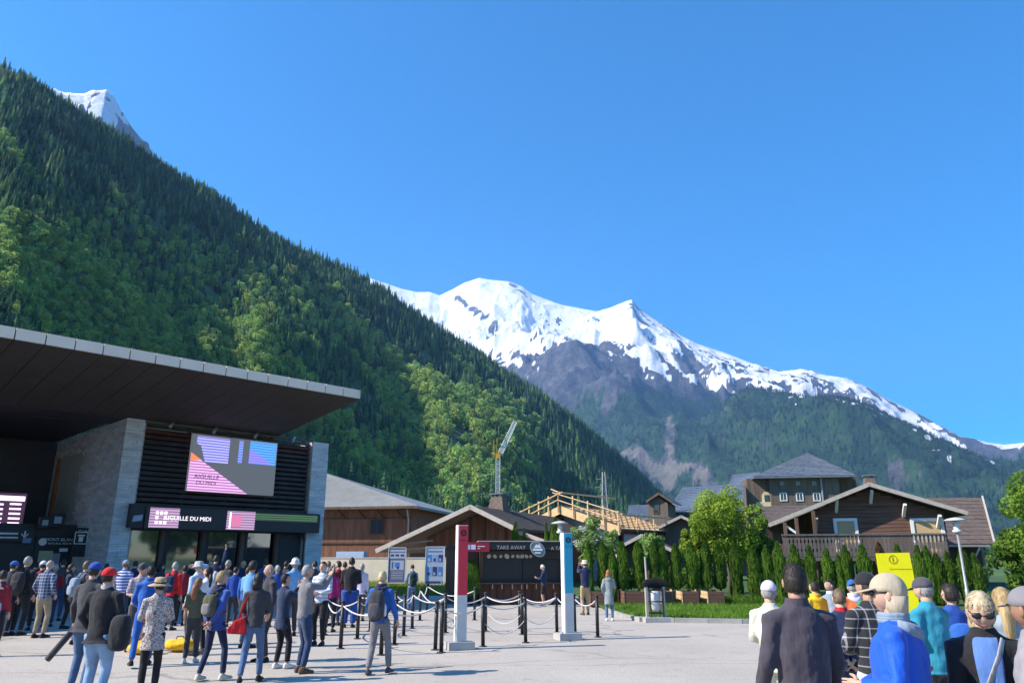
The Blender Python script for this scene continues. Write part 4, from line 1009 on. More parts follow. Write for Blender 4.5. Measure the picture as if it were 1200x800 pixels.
MB().beam((A_[0] - .75, -1.45, A_[1] + 1.45), (A_[0] + .3, -1.45, A_[1] + 1.05), .08, .12, (0, 1, 0)).obj('ridge_pole', m_wood_fresh, bd); MB().beam((A_[0], -1.3, A_[1] + 1.15), (A_[0], Y1, A_[1] + 1.15), .09, .12).obj('guard_rail', m_wood_fresh, bd)

# ================================================================== MIDDLE CHALET
Mf = Frame(AT(552, 640, 50).xy, radians(-24))
mc = empty('wooden_chalet', Mf.O, Mf.a, 'red brown chalet with deep dark eaves, brown roof and chimney behind the kiosk', 'chalet')
A_, L_, R_ = Mf.on_y(552, 592, -2.2), Mf.on_y(441, 644, -2.2), Mf.on_y(607, 619, -2.2)
f = lambda x: rake(x, A_, L_, R_, .2)
gable(Mf, mc, A_, L_, R_, -2.2, 13, m_shingle, m_trim, 18, .15, .12, .22)
x0, x1 = Mf.on_y(500, 640, 0)[0], R_[0] - .7
MB().prism([(x0, .03, 0), (x1, .03, 0), (x1, .03, f(x1)), (A_[0], .03, f(A_[0])), (x0, .03, f(x0))], (0, 12, 0)).obj('wall', m_wood_red, mc)
boards(mc, 'wall_boards', x0, x1, 0, 9, .03, .17, m_wood_red, True, f)
MB().prism([(L_[0] + 1.2, 2.5, 0), (x0 - .01, 2.5, 0), (x0 - .01, 2.5, f(x0)), (L_[0] + 1.2, 2.5, f(L_[0] + 1.2))], (0, 9, 0)).obj('side_wall', m_wood_dark, mc)
for px in (551, 568, 593): x = Mf.on_y(px, 630, 0)[0]; MB().box(x - .07, x + .07, -.09, -.02, 1.5, f(x)).obj('wall_post', m_wood_dark, mc)
x, z = Mf.on_y(590, 598, 4); chimney(mc, A_[0] - .3, 2.6, A_[1] - .1, .95, 1.0)
a, b = Mf.on_y(604, 622, -1.6), Mf.on_y(643, 636, -1.6); MB().beam((a[0], -1.6, a[1]), (b[0], -1.6, b[1]), .1, .22).obj('lean_to_board', m_trim, mc)
for (q, r_) in (((470, 637), (507, 633)), ((478, 643), (523, 640))):
    a, b = Mf.on_y(*q, -1.2), Mf.on_y(*r_, -1.2); MB().beam((a[0], -1.2, a[1]), (b[0], -1.2, b[1]), .1, .09).obj('eave_beam', m_trim, mc)

# ================================================================== WOODEN HALL BEHIND THE WALL
Wf = Frame(AT(480, 650, 64).xy, radians(-12))
wh = empty('wooden_hall', Wf.O, Wf.a, 'large red brown boarded hall with pale metal roof beside the station', 'hall')
xw0 = Wf.on_y(330, 620, 0)[0]; zew = Wf.on_y(430, 594, -1.1)[1]
MB().box(xw0, 0, .03, 14, 0, zew).obj('wall', m_wood_red, wh)
boards(wh, 'wall_boards', xw0, 0, 0, Wf.on_y(430, 606, 0)[1], .03, .24, m_wood_red); boards(wh, 'upper_boards', xw0, 0, Wf.on_y(430, 607, 0)[1] + .03, zew - .2, .0, .24, m_wood_red)
for py in (607, 636): z = Wf.on_y(430, py, 0)[1]; MB().box(xw0, .02, -.1, -.0, z - .05, z + .07).obj('wall_rail', m_wood_dark, wh)
e0, e1 = Wf.on_y(300, 588, -1.1), Wf.on_y(489, 600.5, -1.1); zt_ = zew
a = Vector((e0[0], -1.2, zew + .05)); b = Vector((e1[0], -1.2, zew + .05))
wy = (Wf.O + Wf.uy * 9 + Wf.ux * (xw0 + 9)).y; tp = AT(352, 545, 76) - Wf.O; top = Vector((tp.dot(Wf.ux), tp.dot(Wf.uy), tp.z))
ridge0 = Vector((top.x - 14, top.y, top.z + .3))
mb = MB(); bb = Vector((b.x, 16, zew + .05)); t = Vector((0, 0, -.22))
mb.add([a, b, top, ridge0, bb, a + t, b + t, bb + t], [(0,1,2,3),(1,4,2),(0,5,6,1),(1,6,7,4)]); r_ = mb.obj('roof', m_metroof, wh)
mb = MB()
for k in range(40):
    g = k / 39; p = a.lerp(b, g); q = ridge0.lerp(top, min(1, g * 1.0)); mb.beam(p + Vector((0, 0, .03)), q + Vector((0, 0, .03)), .035, .06)
mb.obj('roof_seams', m_metroof, r_, kind='stuff')
MB().beam(a + Vector((0, -.06, -.1)), b + Vector((.1, -.06, -.1)), .14, .2).obj('gutter', m_wood_brown, wh)
for px in (402, 425, 447, 470):
    x, z = Wf.on_y(px, 600, -.0); MB().beam((x + .25, -.02, z - .55), (x - .2, -1.0, z + .3), .14, .14, (1, 0, 0)).obj('eave_brace', m_wood_dark, wh)
x, z = Wf.on_y(442, 617, 0); window(wh, x - .62, x + .62, z - .6, z + .6, -.05, m_wood_dark, m_glass, 1, .08)
mb = MB(); mb.smooth = True; mb.tube([(-.15, -.15, 0), (-.15, -.15, zew - 1.0), (-.05, -.9, zew - .2)], .08, 8); mb.obj('downpipe', m_steel, wh)

# ================================================================== BEIGE WALL, BANK AND POSTERS
wa, wb = AT(352, 668, 48.5), AT(536, 668, 45.6)
wl_ = empty('beige_wall', (wa.x, wa.y, 0), atan2(wb.y - wa.y, wb.x - wa.x), 'long sunlit beige rendered wall behind the two poster boards', 'wall')
L = (wb - wa).xy.length; zw = AT(440, 654, 46.6).z
MB().box(0, L, 0, .25, -.2, zw).obj('wall_body', m_beige, wl_); MB().box(-.02, L + .02, -.03, .28, zw, zw + .07).obj('coping', m_conc, wl_)
MB().box(2.1, 4.0, .6, 1.2, zw - .6, zw + .42).obj('blue_cabinet', flat('pale_blue_paint', (.35, .45, .6)), wl_)
gb = [AT(410, 697, 40.0), AT(542, 700, 39.5), AT(540, 684, 47.3), AT(405, 682, 46)]
gbp = [(gb[0].x, 40, 0), (gb[1].x, 39.5, 0), (gb[2].x, 45.7, .4), (gb[3].x, 47.6, .4)]
MB().add(gbp + [(x, y, -.5) for x, y, z in gbp], [(0,1,2,3),(0,4,5,1),(1,5,6,2),(2,6,7,3),(3,7,4,0)]).obj('grass_bank', m_soil, kind='structure')
def bank(rnd):
    u, v = rnd.random(), rnd.random(); x = (gbp[0][0] * (1 - u) + gbp[1][0] * u) * (1 - v) + (gbp[3][0] * (1 - u) + gbp[2][0] * u) * v
    y = (gbp[0][1] * (1 - u) + gbp[1][1] * u) * (1 - v) + (gbp[3][1] * (1 - u) + gbp[2][1] * u) * v; return x, y
grass('bank_grass', 9000, bank, .2, 9, tree_mat('dry_grass_blades', base=((.16, .24, .03), (.34, .36, .06))), lambda x, y: max(0, (y - 39.6) * .055))
m_navy = flat('navy_print', (.06, .06, .16)); m_pb = flat('pale_print', (.55, .58, .66)); m_gb = flat('grey_purple_print', (.17, .16, .26)); m_b1 = flat('sky_blue_print', (.10, .25, .62)); m_b2 = flat('light_blue_print', (.28, .45, .75))
def poster(px0, px1, py0, py1, Y, label, kindx):
    p0 = AT(px0, py1, Y); p1 = AT(px1, py0, Y); w, h = p1.x - p0.x, p1.z - p0.z
    root = empty('poster_board', (p0.x, Y, 0), 0, label, 'poster')
    for x in (.1, w - .1): MB().box(x - .03, x + .03, .03, .09, 0, p0.z + .2).obj('post', m_steel, root)
    panel = MB().box(0, w, -.02, .03, p0.z, p1.z).obj('panel', m_gb if kindx == 0 else flat('pale_blue_white', (.50, .55, .66)), root)
    mk = lambda nm, a, b, c, d, m, dy=.003: MB().box(a * w, b * w, -.02 - dy - .002, -.02 - dy, p0.z + c * h, p0.z + d * h).obj(nm, m, panel)
    if kindx == 0:
        mk('header', .06, .96, .90, .96, m_pb); mk('light_band', .06, .96, .70, .87, m_pb)
        for i in range(3): mk('map_block', .12 + i * .29, .32 + i * .29, .76, .82, m_navy, .006)
        mk('map_field', .14, .9, .36, .64, m_pb); mk('map_block', .38, .66, .44, .58, m_b1, .006); mk('map_block', .2, .3, .4, .6, m_gb, .006); mk('map_block', .5, .62, .39, .46, m_navy, .009)
        for i in range(5): mk('text_row', .2, .88, .30 - i * .05, .318 - i * .05, m_pb)
    else:
        for j in range(2):
            for i in range(3):
                mk('photo_print', .08 + i * .3, .33 + i * .3, .60 - j * .38, .80 - j * .38 + (0 if j == 0 else .05), (m_b1, m_b2, m_navy)[(i + j) % 3])
                mk('photo_detail', .12 + i * .3, .24 + i * .3, .62 - j * .38, .70 - j * .38, (m_pb, m_navy, m_b2)[(i + j) % 3], .006)
        mk('title_row', .1, .9, .87, .90, m_gb); mk('footer', .05, .95, .02, .08, m_navy); mk('footer_mark', .84, .9, .03, .07, m_pb, .006)
    for x in (-.02, w - .02): MB().box(x, x + .04, -.04, .05, p0.z - .03, p1.z + .03).obj('frame_bar', m_white, root)
    for z in (p0.z - .05, p1.z + .01): MB().box(.02, w - .02, -.04, .05, z, z + .04).obj('frame_bar', m_white, root)
poster(454, 476, 642, 682, 44.2, 'purple grey information poster with map panels, left of the two on the wall', 0)
poster(498, 521, 641, 684, 44.5, 'pale poster with six blue photographs beside the red signboard', 1)

# ================================================================== TAKE AWAY KIOSK
K = Frame((AT(522, 700, 32.0).x, 32.0), radians(4))
kk = empty('takeaway_kiosk', K.O, K.a, 'dark wooden take away kiosk with closed roller shutters', 'kiosk')
kx = lambda px, py=670, y=0: K.on_y(px, py, y)[0]
kz = lambda py, px=600, y=0: K.on_y(px, py, y)[1]
xm = kx(562); xr = kx(664); xl_ = kx(522); ztop = kz(636)
MB().box(xm, xr, .12, 3.6, 0, ztop - .05).obj('cabin_body', m_wood_dark, kk)
MB().box(xl_, xm - .02, .75, 3.6, 0, ztop - .08).obj('side_body', m_wood_dark, kk)
boards(kk, 'side_boards', xl_, xm - .03, 0, ztop - .3, .74, .16, m_wood_brown)
MB().box(xl_ + .95, xl_ + 1.0, .66, .70, .95, 1.05).obj('door_handle', m_steel, kk)
zc = kz(682); zs1 = kz(655)
MB().box(xm, xm + .14, -.02, .12, 0, ztop - .3).obj('corner_post', m_wood_brown, kk)
for (a, b) in ((567, 612), (614, 654)):
    x0, x1 = kx(a), kx(b); n = 11
    for i in range(n): z0 = zc + (zs1 - zc) * i / n; MB().box(x0, x1, .02, .09, z0 + .008, zc + (zs1 - zc) * (i + 1) / n - .006).obj('shutter_slat', m_char, kk)
    MB().box(x0 - .05, x0, .0, .12, zc, zs1).obj('shutter_guide', m_black, kk)
MB().box(xm, xr, -.28, .12, zc - .06, zc).obj('counter', m_wood_brown, kk)
boards(kk, 'counter_boards', xm + .15, xr, 0, zc - .08, .1, .3, mat('dark_red_boards', (.12, .05, .03), .7, .3, 3, .3, stretch=(1, 1, .15)), True, None, .03)
for px in (577, 588, 600, 611, 617, 628, 648): x = kx(px, 690); MB().box(x - .02, x + .02, -.2, -.16, zc - .25, zc - .06).obj('counter_hook', m_trim, kk)
MB().box(xm, xr, .0, .12, zs1 + .02, ztop - .3).obj('menu_board', m_char, kk)
m_plate = flat('cream_print', (.5, .46, .38))
for i, px in enumerate((573, 580, 587, 594, 601, 607, 612, 617, 622)):
    x, z = K.on_y(px, 651.5, -.02); r_ = .07 if i % 3 else .09; mb = MB(); mb.tube([(x, 0, z), (x, -.015, z)], [(r_, r_ * (1.25 if i % 2 else .9))] * 2, 10); mb.obj('menu_picture', m_plate, kk)
can = MB().box(xm - .05, xr + .1, -.75, 3.8, ztop - .27, ztop + .04).obj('roof_fascia', m_black, kk)
MB().box(xm - .1, xr + .15, -.8, 3.85, ztop + .045, ztop + .08).obj('roof_edge', m_trim, kk)
ky = -.76
def kt(s, px, py, size, m, sx=1): x, z = K.on_y(px, py, ky); return text(can, s, (x, ky - .006, z - size * .35), size, m, sx=sx)
m_dim = flat('dim_print', (.38, .38, .38)); kt('TAKE AWAY', 599, 641, .21, m_dim, 1.0); kt('A TAKE', 655, 642, .2, m_dim)
ra = K.on_y(543, 640, ky)[0]; rb = K.on_y(573.5, 640, ky)[0]
rs = MB().box(ra - .25, rb, ky - .04, ky + .7, ztop - .35, ztop + .02).obj('red_sign', flat('signal_red', (.30, .012, .03)), kk)
MB().box(ra + .1, ra + .28, ky - .05, ky - .041, ztop - .27, ztop - .08).obj('blue_mark', m_b2, rs); MB().box(ra + .31, ra + .5, ky - .05, ky - .041, ztop - .27, ztop - .08).obj('blue_mark', m_pb, rs)
for i in range(2): MB().box(ra + .58, rb - .18 - i * .2, ky - .05, ky - .041, ztop - .16 - i * .08, ztop - .13 - i * .08).obj('sign_row', m_sgn, rs)
x, z = K.on_y(630, 643, ky - .1); mb = MB(); mb.tube([(x, ky - .08, z), (x, ky - .12, z)], [(.26, .36)] * 2, 20)
rd = mb.obj('round_sign', flat('sage_grey', (.28, .33, .34)), kk)
mb = MB(); mb.tube([(x, ky - .12, z), (x, ky - .128, z)], [(.22, .31)] * 2, 20); mb.obj('sign_face', flat('dark_slate_print', (.10, .14, .16)), rd)
xz_poly(MB(), [(x - .16, z + .05), (x - .05, z + .2), (x, z + .14), (x + .06, z + .22), (x + .16, z + .05)], ky - .129).obj('mountain_mark', m_sgn, rd)
MB().box(x - .2, x + .2, ky - .134, ky - .129, z - .06, z + .02).obj('name_band', m_sgn, rd); MB().box(x - .12, x + .12, ky - .134, ky - .129, z - .17, z - .12).obj('name_band', m_sgn, rd)

# ================================================================== CRANE, PYLON
cr = empty('tower_crane', AT(583, 640, 190).xy.to_3d(), 0, 'tower crane with white mast, yellow slewing ring and raised lattice jib', 'crane')
m_cw = mat('crane_white', (.6, .62, .6), .5, .1, 2, 0); m_cy = mat('crane_yellow', (.7, .36, .03), .5, .1, 2, 0)
def lattice(parent, name, a, b, w, n, m, up=(0, 0, 1), r=.08, taper=1.0):
    a, b = Vector(a), Vector(b); d = (b - a).normalized(); s_ = d.cross(Vector(up)); s_ = s_.normalized() if s_.length > .01 else Vector((1, 0, 0)); u = s_.cross(d); mb = MB()
    P = []
    for i in range(n + 1):
        k = w * (1 + (taper - 1) * i / n); c = a.lerp(b, i / n); P.append([c + s_ * k * x + u * k * y for x, y in ((-.5, -.5), (.5, -.5), (.5, .5), (-.5, .5))])
    for i in range(n):
        for j in range(4):
            mb.beam(P[i][j], P[i + 1][j], r, r); mb.beam(P[i][j], P[i + 1][(j + 1) % 4], r * .7, r * .7); mb.beam(P[i][j], P[i][(j + 1) % 4], r * .6, r * .6)
    return mb.obj(name, m, parent)
zt1 = AT(583, 537, 190).z; z_top = AT(604, 492, 190); o_ = cr.location
lattice(cr, 'mast', (0, 0, -1), (0, 0, zt1), 1.0, 18, m_cw, (0, 1, 0), .2)
MB().box(-.6, .6, -.6, .6, zt1, zt1 + 1.2).obj('slewing_ring', m_cy, cr)
jb = Vector((z_top.x - o_.x, 3, z_top.z)); lattice(cr, 'jib', (.6, 0, zt1 + 1.2), jb, 1.15, 15, m_cw, (0, 1, 0), .16, .8)
at_ = Vector((-.2, -.5, AT(583, 514, 190).z)); MB().beam((-.4, 0, zt1 + 1), at_, .14, .14).obj('mast_head', m_cy, cr); MB().beam(at_, (jb.x * .48, 1, (zt1 + jb.z) / 2 + .6), .14, .14).obj('jib_tie', m_cy, cr)
MB().beam(at_ + Vector((-.9, 0, -.2)), (-1.0, 0, zt1 + .6), .14, .14).obj('back_tie', m_cy, cr)
x = AT(585, 551, 190); MB().box(.6, 1.3, -.3, .3, x.z - .5, x.z + .6).obj('hook_block', m_cy, cr)
py_ = empty('electricity_pylon', AT(709, 600, 260).xy.to_3d(), 0, 'steel lattice electricity pylon standing in front of the dark wood', 'pylon')
zt2 = AT(709, 553, 260).z; lattice(py_, 'tower', (0, 0, -2), (0, 0, zt2), 3.2, 12, m_steel, (0, 1, 0), .28, .25)
for k, (z, w) in enumerate(((zt2 - 2.2, 2.6), (zt2 - 5, 3.0), (zt2 - 8, 2.6))): MB().beam((-w, 0, z - .3 + k * .1), (w * .8, 0, z + .3), .3, .35).obj('cross_arm', m_steel, py_)

# ================================================================== WHAT THE STATION GLASS MIRRORS: houses and trees east of the square
wt = empty('white_house', (46, 24, 0), radians(-80), 'white rendered house east of the square, seen only in the station glass', 'house')
MB().box(-6, 6, 0, 8, 0, 8.5).obj('wall', m_render, wt); MB().prism([(-6.8, -.8, 8.5), (6.8, -.8, 8.5), (0, -.8, 11.5)], (0, 9.6, 0)).obj('roof', m_shingle, wt)

# ================================================================== TREES
def leafy_tree(name, loc, h, cr, cz, squash, label, seed, m, nleaf=6500, leaf=.13, trunk_r=.12, nclump=26, group=None, m2=None):
    rnd = random.Random(seed); root = empty(name, loc, 0, label, 'tree', group)
    tk = MB(); tk.smooth = True; fork = cz - cr * squash * .65
    tk.tube([(0, 0, -.1), (.03, .02, fork * .5), (-.03, .05, fork), (0, 0, cz)], [trunk_r, trunk_r * .8, trunk_r * .65, trunk_r * .3], 9)
    cl = [(0, 0, cz, cr * .55, squash)]
    for i in range(nclump):
        d = Vector((rnd.gauss(0, 1), rnd.gauss(0, 1), rnd.gauss(0, 1))).normalized(); q = cr * rnd.uniform(.5, .86)
        wz = 1 - max(0, d.z) * .3
        p = Vector((d.x * q * wz, d.y * q * wz, cz + d.z * q * squash)); r_ = cr * rnd.uniform(.17, .34); cl.append((p.x, p.y, p.z, r_, rnd.uniform(.75, 1.1)))
        if i % 2 == 0: s_ = Vector((0, 0, fork + rnd.uniform(-.1, .3) * cr)); tk.tube([s_, s_.lerp(p, .5) + Vector((0, 0, .08 * cr)), p], [trunk_r * .4, trunk_r * .22, trunk_r * .08], 6)
    tk.obj('trunk', m_bark, root)
    mb = MB(); leaf_cloud(mb, cl, nleaf, leaf, rnd); mb.obj('crown', m, root, recalc=False); return root
m_lf1 = tree_mat('maple_leaves', base=((.13, .22, .02), (.32, .42, .05))); m_lf2 = tree_mat('ash_leaves', base=((.04, .10, .02), (.13, .22, .03)))
m_lf2b = tree_mat('dense_leaves', base=((.06, .14, .02), (.20, .30, .03))); m_lf3 = tree_mat('young_leaves', base=((.16, .28, .07), (.32, .45, .14))); m_blos = tree_mat('white_blossom', base=((.55, .55, .5), (.8, .8, .78)))
p = AT(852, 640, 38); leafy_tree('leafy_tree', (p.x, 38, 0), 5.3, 1.95, 3.35, 1.02, 'round light green leafy tree in front of the hotel', 11, m_lf1, 12000, .078, .11, 40)
p = AT(826, 640, 39); leafy_tree('leafy_tree', (p.x, 39.4, 0), 4, 1.35, 2.6, 1.0, 'lower bushy part green tree left of the big round one', 12, m_lf1, 4500, .10, .09, 20)
p = AT(888, 640, 40); leafy_tree('leafy_tree', (p.x, 40.0, 0), 4, 1.2, 2.5, 1.3, 'darker leafy tree against the chalet left eave', 13, m_lf2, 4500, .10, .09, 20)
p = AT(690, 650, 36); yt = leafy_tree('young_tree', (p.x, 36, 0), 3.6, 1.15, 2.55, 1.1, 'thin young tree with pale leaves and white blossom beside the teal pylon', 14, m_lf3, 1700, .10, .05, 16)
rnd = random.Random(3); mb = MB(); leaf_cloud(mb, [(rnd.uniform(-.9, .9), rnd.uniform(-.8, .5), rnd.uniform(1.9, 3.3), .2, .8) for _ in range(16)], 500, .06, rnd); mb.obj('blossom', m_blos, yt, recalc=False)
p = AT(762, 640, 40); leafy_tree('young_tree', (p.x, 40, 0), 3.2, .75, 2.55, 1.0, 'small pale green tree between the two little gables', 15, m_lf3, 1200, .09, .04, 12)
p = AT(716, 630, 44); leafy_tree('young_tree', (p.x, 44, 0), 3.2, .9, 2.6, 1.1, 'wispy green tree behind the blossoming one', 25, m_lf3, 1200, .09, .04, 12)
p = AT(1256, 600, 31); leafy_tree('leafy_tree', (p.x, 31, 0), 7, 2.5, 3.7, 1.12, 'tall dense bright green tree filling the right edge', 16, m_lf2b, 34000, .085, .16, 80)
p = AT(1205, 650, 34); leafy_tree('leafy_tree', (p.x, 34, 0), 3, 1.6, 1.7, 1.0, 'dense low tree under the tall one at the right edge', 17, m_lf2, 5500, .11, .10, 24)
# trees that the station glass mirrors
for i, (x, y, r_) in enumerate(((37, 4, 3.8), (39, 10, 4.0), (42, 15.5, 3.6), (36, -3, 4.0), (45, 34, 3.5))):
    leafy_tree('leafy_tree', (x, y, 0), 9, r_, 5.2, 1.1, ('third broad tree from the white house east of the square', 'second broad tree from the white house east of the square', 'broad tree nearest the white house east of the square', 'fourth broad tree from the white house east of the square', 'tree beyond the white house east of the square')[i], 40 + i, m_lf2, 3500, .3, .25, 26)

# clipped cypress hedge: one of each kind, then copies
def cypress(seed, h, r):
    rnd = random.Random(seed); mb = MB(); mb.mi = 0
    prof = lambda f: r * (min(1, (1 - f) * 3.2) ** .75) * (.80 + .2 * min(1, f * 6)) * (1 + .1 * sin(f * 9 + seed))
    n = 2600
    for i in range(n):
        f = rnd.random() ** .9; a = rnd.uniform(0, 6.28); q = prof(f) * rnd.uniform(.78, 1.06) * (1 + .12 * sin(3 * a + seed * 2 + f * 5)); z = .06 + f * h * .97
        c_ = Vector((q * cos(a), q * sin(a), z)); out = Vector((cos(a), sin(a), rnd.uniform(.1, .9))).normalized(); up = (Vector((0, 0, 1)) + out * rnd.uniform(.0, .7) + Vector((rnd.gauss(0, .2), rnd.gauss(0, .2), 0))).normalized()
        s_ = up.cross(out).normalized(); s_.rotate(Matrix.Rotation(rnd.uniform(-1, 1), 3, up)); l_ = rnd.uniform(.05, .11); w = rnd.uniform(.015, .032)
        mb.add([c_ - s_ * w, c_ + s_ * w, c_ + up * l_ + s_ * w * .4, c_ + up * l_ - s_ * w * .4], [(0, 1, 2, 3)])
    mb.rings([(0, 0, .05 + h * .95 * f, prof(f) * .8, prof(f) * .8) for f in (0, .05, .2, .4, .6, .75, .88, .97)], 10)
    me = mb.mesh('crown', [m_cyp]); tm = MB(); tm.tube([(0, 0, -.05), (0, 0, h * .9)], [.045, .012], 6); return me, tm.mesh('trunk', m_bark)
m_cyp = tree_mat('cypress_sprays', base=((.05, .12, .015), (.19, .31, .035)))
CK = [cypress(i, 1.0, .17) for i in range(3)]
CYP = [(689, 641, .9, 0), (706, 640, 1, 1), (716, 646, .9, 0), (729, 640, 1, 1), (747, 639, 1.05, 1), (766, 637, 1, 1), (775, 641, .9, 1), (791, 642, 1, 1), (809, 640, 1, 1), (826, 640, 1, 1), (841, 642, 1.05, 1), (860, 643, 1.1, 0), (882, 646, 1.1, 0),
       (897, 645, .95, 0), (911, 641, 1.0, 0), (930, 644, 1.0, 0), (948, 645, .95, 0), (968, 648, .95, 0), (982, 655, .8, 0), (990, 645, 1, 0), (1010, 644, 1, 0), (1030, 642, .9, 0), (1051, 644, .9, 0), (1075, 645, .95, 0), (1085, 646, .9, 0), (1097, 654, 1, 0), (1110, 652, .9, 0), (1127, 648, 1, 0), (1141, 654, 1.0, 0)]
CW = ['behind the tan trousered man', 'just left of the grey coated woman', 'just right of the grey coated woman', 'left of the leaning stake', 'left of the litter bin', 'directly behind the litter bin', 'right behind the litter bin', 'over the planter right of the bin', 'between the two lit planter ends', 'over the right lit planter end', 'at the right end of the planters', 'first one right of the planters', 'above the lilac cap', 'left of the dark haired man', 'above the dark haired man', 'right of the dark haired man', 'above the yellow jacket',
      'above the short haired woman in navy', 'a short one above the orange jacket', 'left of the brown dead one', 'left of the beige cap', 'brown and dead just left of the yellow sign', 'behind the yellow sign', 'just right of the yellow sign', 'above the teal shirted man', 'left of the curly haired head', 'above the curly dark hair', 'left of the right lamp post', 'right of the lamp post']
m_dead = tree_mat('dead_cypress', base=((.12, .07, .03), (.2, .13, .06)))
for k, ((px, pt, w, inp), wd) in enumerate(zip(CYP, CW)):
    Y = 31.5 if px < 850 else 31.5 - (px - 850) * .008; z0 = .55 if inp else .1; P = AT(px, pt, Y); h = P.z - z0
    r = empty('cypress', (P.x, Y, z0), random.uniform(0, 6.28), 'slim clipped green cypress ' + wd if k != 21 else 'slim cypress gone ' + wd, 'cypress', 'cypresses of the hedge along the lawn')
    cme, tme = CK[k % 3]; c_ = link('crown', cme, r); t_ = link('trunk', tme, r); s_ = w * random.uniform(.92, 1.08) * 1.2
    c_.scale = (s_, s_, h); t_.scale = (s_, s_, h)
    if k == 21: me2 = cme.copy(); me2.materials[0] = m_dead; c_.data = me2
# second row seen dark between the first: kiosk roof plants
for k, (px, pt, pb, wd) in enumerate(((604, 620, 636, 'left of the round sign'), (614, 627, 636, 'small one left of the round sign'), (640, 619, 636, 'small one right of the round sign'), (650, 616, 637, 'tall bushy one above the kiosk right end'))):
    Y = 36; P = AT(px, pt, Y); r = empty('cypress', (P.x, Y, 0), k, 'cypress behind the kiosk roof, ' + wd, 'cypress', 'cypresses behind the kiosk')
    cme, tme = CK[k % 3]; c_ = link('crown', cme, r); t_ = link('trunk', tme, r); s_ = (1.0, .7, .6, 1.5)[k]; c_.scale = (s_, s_, P.z); t_.scale = (s_, s_, P.z)
P = K.on_y(553, 705, .1); pk_ = K.O + K.ux * P[0] + K.uy * .1
r = empty('potted_cypress', (pk_.x, pk_.y - .35, 0), 0, 'dark potted conifer beside the kiosk side door', 'plant'); mb = MB(); mb.rings([(0, 0, 0, .14, .14), (0, 0, .3, .19, .19)], 12); mb.obj('pot', m_black, r)
c_ = link('crown', CK[0][0], r, (0, 0, .28)); c_.scale = (1.5, 1.5, 1.35); t_ = link('trunk', CK[0][1], r, (0, 0, .28)); t_.scale = (1, 1, 1.3)
# undergrowth at the feet of the hedge right of the planters
def under(rnd): return rnd.uniform(8.5, 17), rnd.uniform(30.4, 31.6)
grass('hedge_undergrowth', 5000, under, .35, 21, m_grass)
for k, (px, Y, r_, wd) in enumerate(((712, 35, .8, 'behind the grey coated woman'), (740, 34.6, .8, 'left of the litter bin'), (785, 35, .9, 'right of the litter bin'), (815, 36, .9, 'under the leafy tree'), (905, 34.5, .9, 'left of the dark haired man'), (940, 34.8, .9, 'right of the dark haired man'), (975, 34.5, .9, 'left of the brown cypress'), (1062, 34.5, .9, 'behind the yellow sign'), (1100, 34.2, .9, 'left of the lamp post'), (1140, 33.8, 1.0, 'right of the lamp post'))):
    p = AT(px, 680, Y); b_ = leafy_tree('bush', (p.x, Y, 0), 1.8, r_, .95, 1.0, 'dark green bush added behind the cypress hedge ' + wd, 60 + k, m_lf2, 1500, .07, .03, 10, 'bushes behind the cypress hedge'); b_['category'] = 'bush'  # bushes added to darken the gaps between the cypresses
# planter boxes
m_pl = mat('brown_planter_boards', (.17, .085, .06), .8, .3, 3, .3, stretch=(.2, 1, 3)); 
for k, (px0, px1, wd) in enumerate(((693, 714, 'behind the grey coated woman'), (733, 757, 'left of the litter bin'), (776, 788, 'partly behind the litter bin'), (801, 819, 'second from the right end'), (831, 849, 'at the right end of the row'))):
    a, b = AT(px0, 712, 30.3), AT(px1, 712, 30.3); w = b.x - a.x; r = empty('planter', (a.x, 30.3, .05), 0, 'brown wooden planter box ' + wd, 'planter', 'planter boxes under the cypresses')
    for j in range(4): z = j * .135; MB().box(0, w, 0, .05, z + .005, z + .128).obj('front_plank', m_pl, r); MB().box(-.03, 0, -.01, 2.3, z + .005, z + .128).obj('end_plank', m_wood_fresh if px0 > 760 else m_pl, r)  # pale end planks paint in the sunlight on the left-facing ends
    MB().box(.01, w, .05, 2.3, 0, .5).obj('soil', m_soil, r); MB().box(w, w + .03, 0, 2.3, 0, .54).obj('end_board', m_pl, r)

# ================================================================== STREET FURNITURE
def lamp_post(px, pt, Y, label):
    P = AT(px, pt, Y); r = empty('lamp_post', (P.x, Y, 0), 0, label, 'lamp post', 'lamp posts round the square'); h = P.z
    mb = MB(); mb.smooth = True; mb.tube([(0, 0, 0), (0, 0, .8), (0, 0, .82), (0, 0, h - .55)], [.075, .07, .05, .042], 12); mb.obj('post', m_steel, r)
    mb = MB(); mb.smooth = True; mb.rings([(0, 0, h - .55, .06, .06), (0, 0, h - .5, .15, .15), (0, 0, h - .44, .15, .15), (0, 0, h - .42, .09, .09), (0, 0, h - .3, .11, .11), (0, 0, h - .14, .09, .09)], 16); mb.obj('lantern', flat('frosted_glass', (.55, .56, .56)), r)
    mb = MB(); mb.smooth = True; mb.rings([(0, 0, h - .12, .36, .36), (0, 0, h - .09, .37, .37), (0, 0, h - .03, .2, .2), (0, 0, h, .03, .03)], 24); mb.obj('lamp_shade', flat('pale_grey_paint', (.5, .5, .52)), r)
lamp_post(1119, 606, 27, 'grey lamp post with a flat round hat in front of the chalet right end')
lamp_post(656, 610, 33.2, 'grey lamp post with a round hat rising behind the teal pylon')
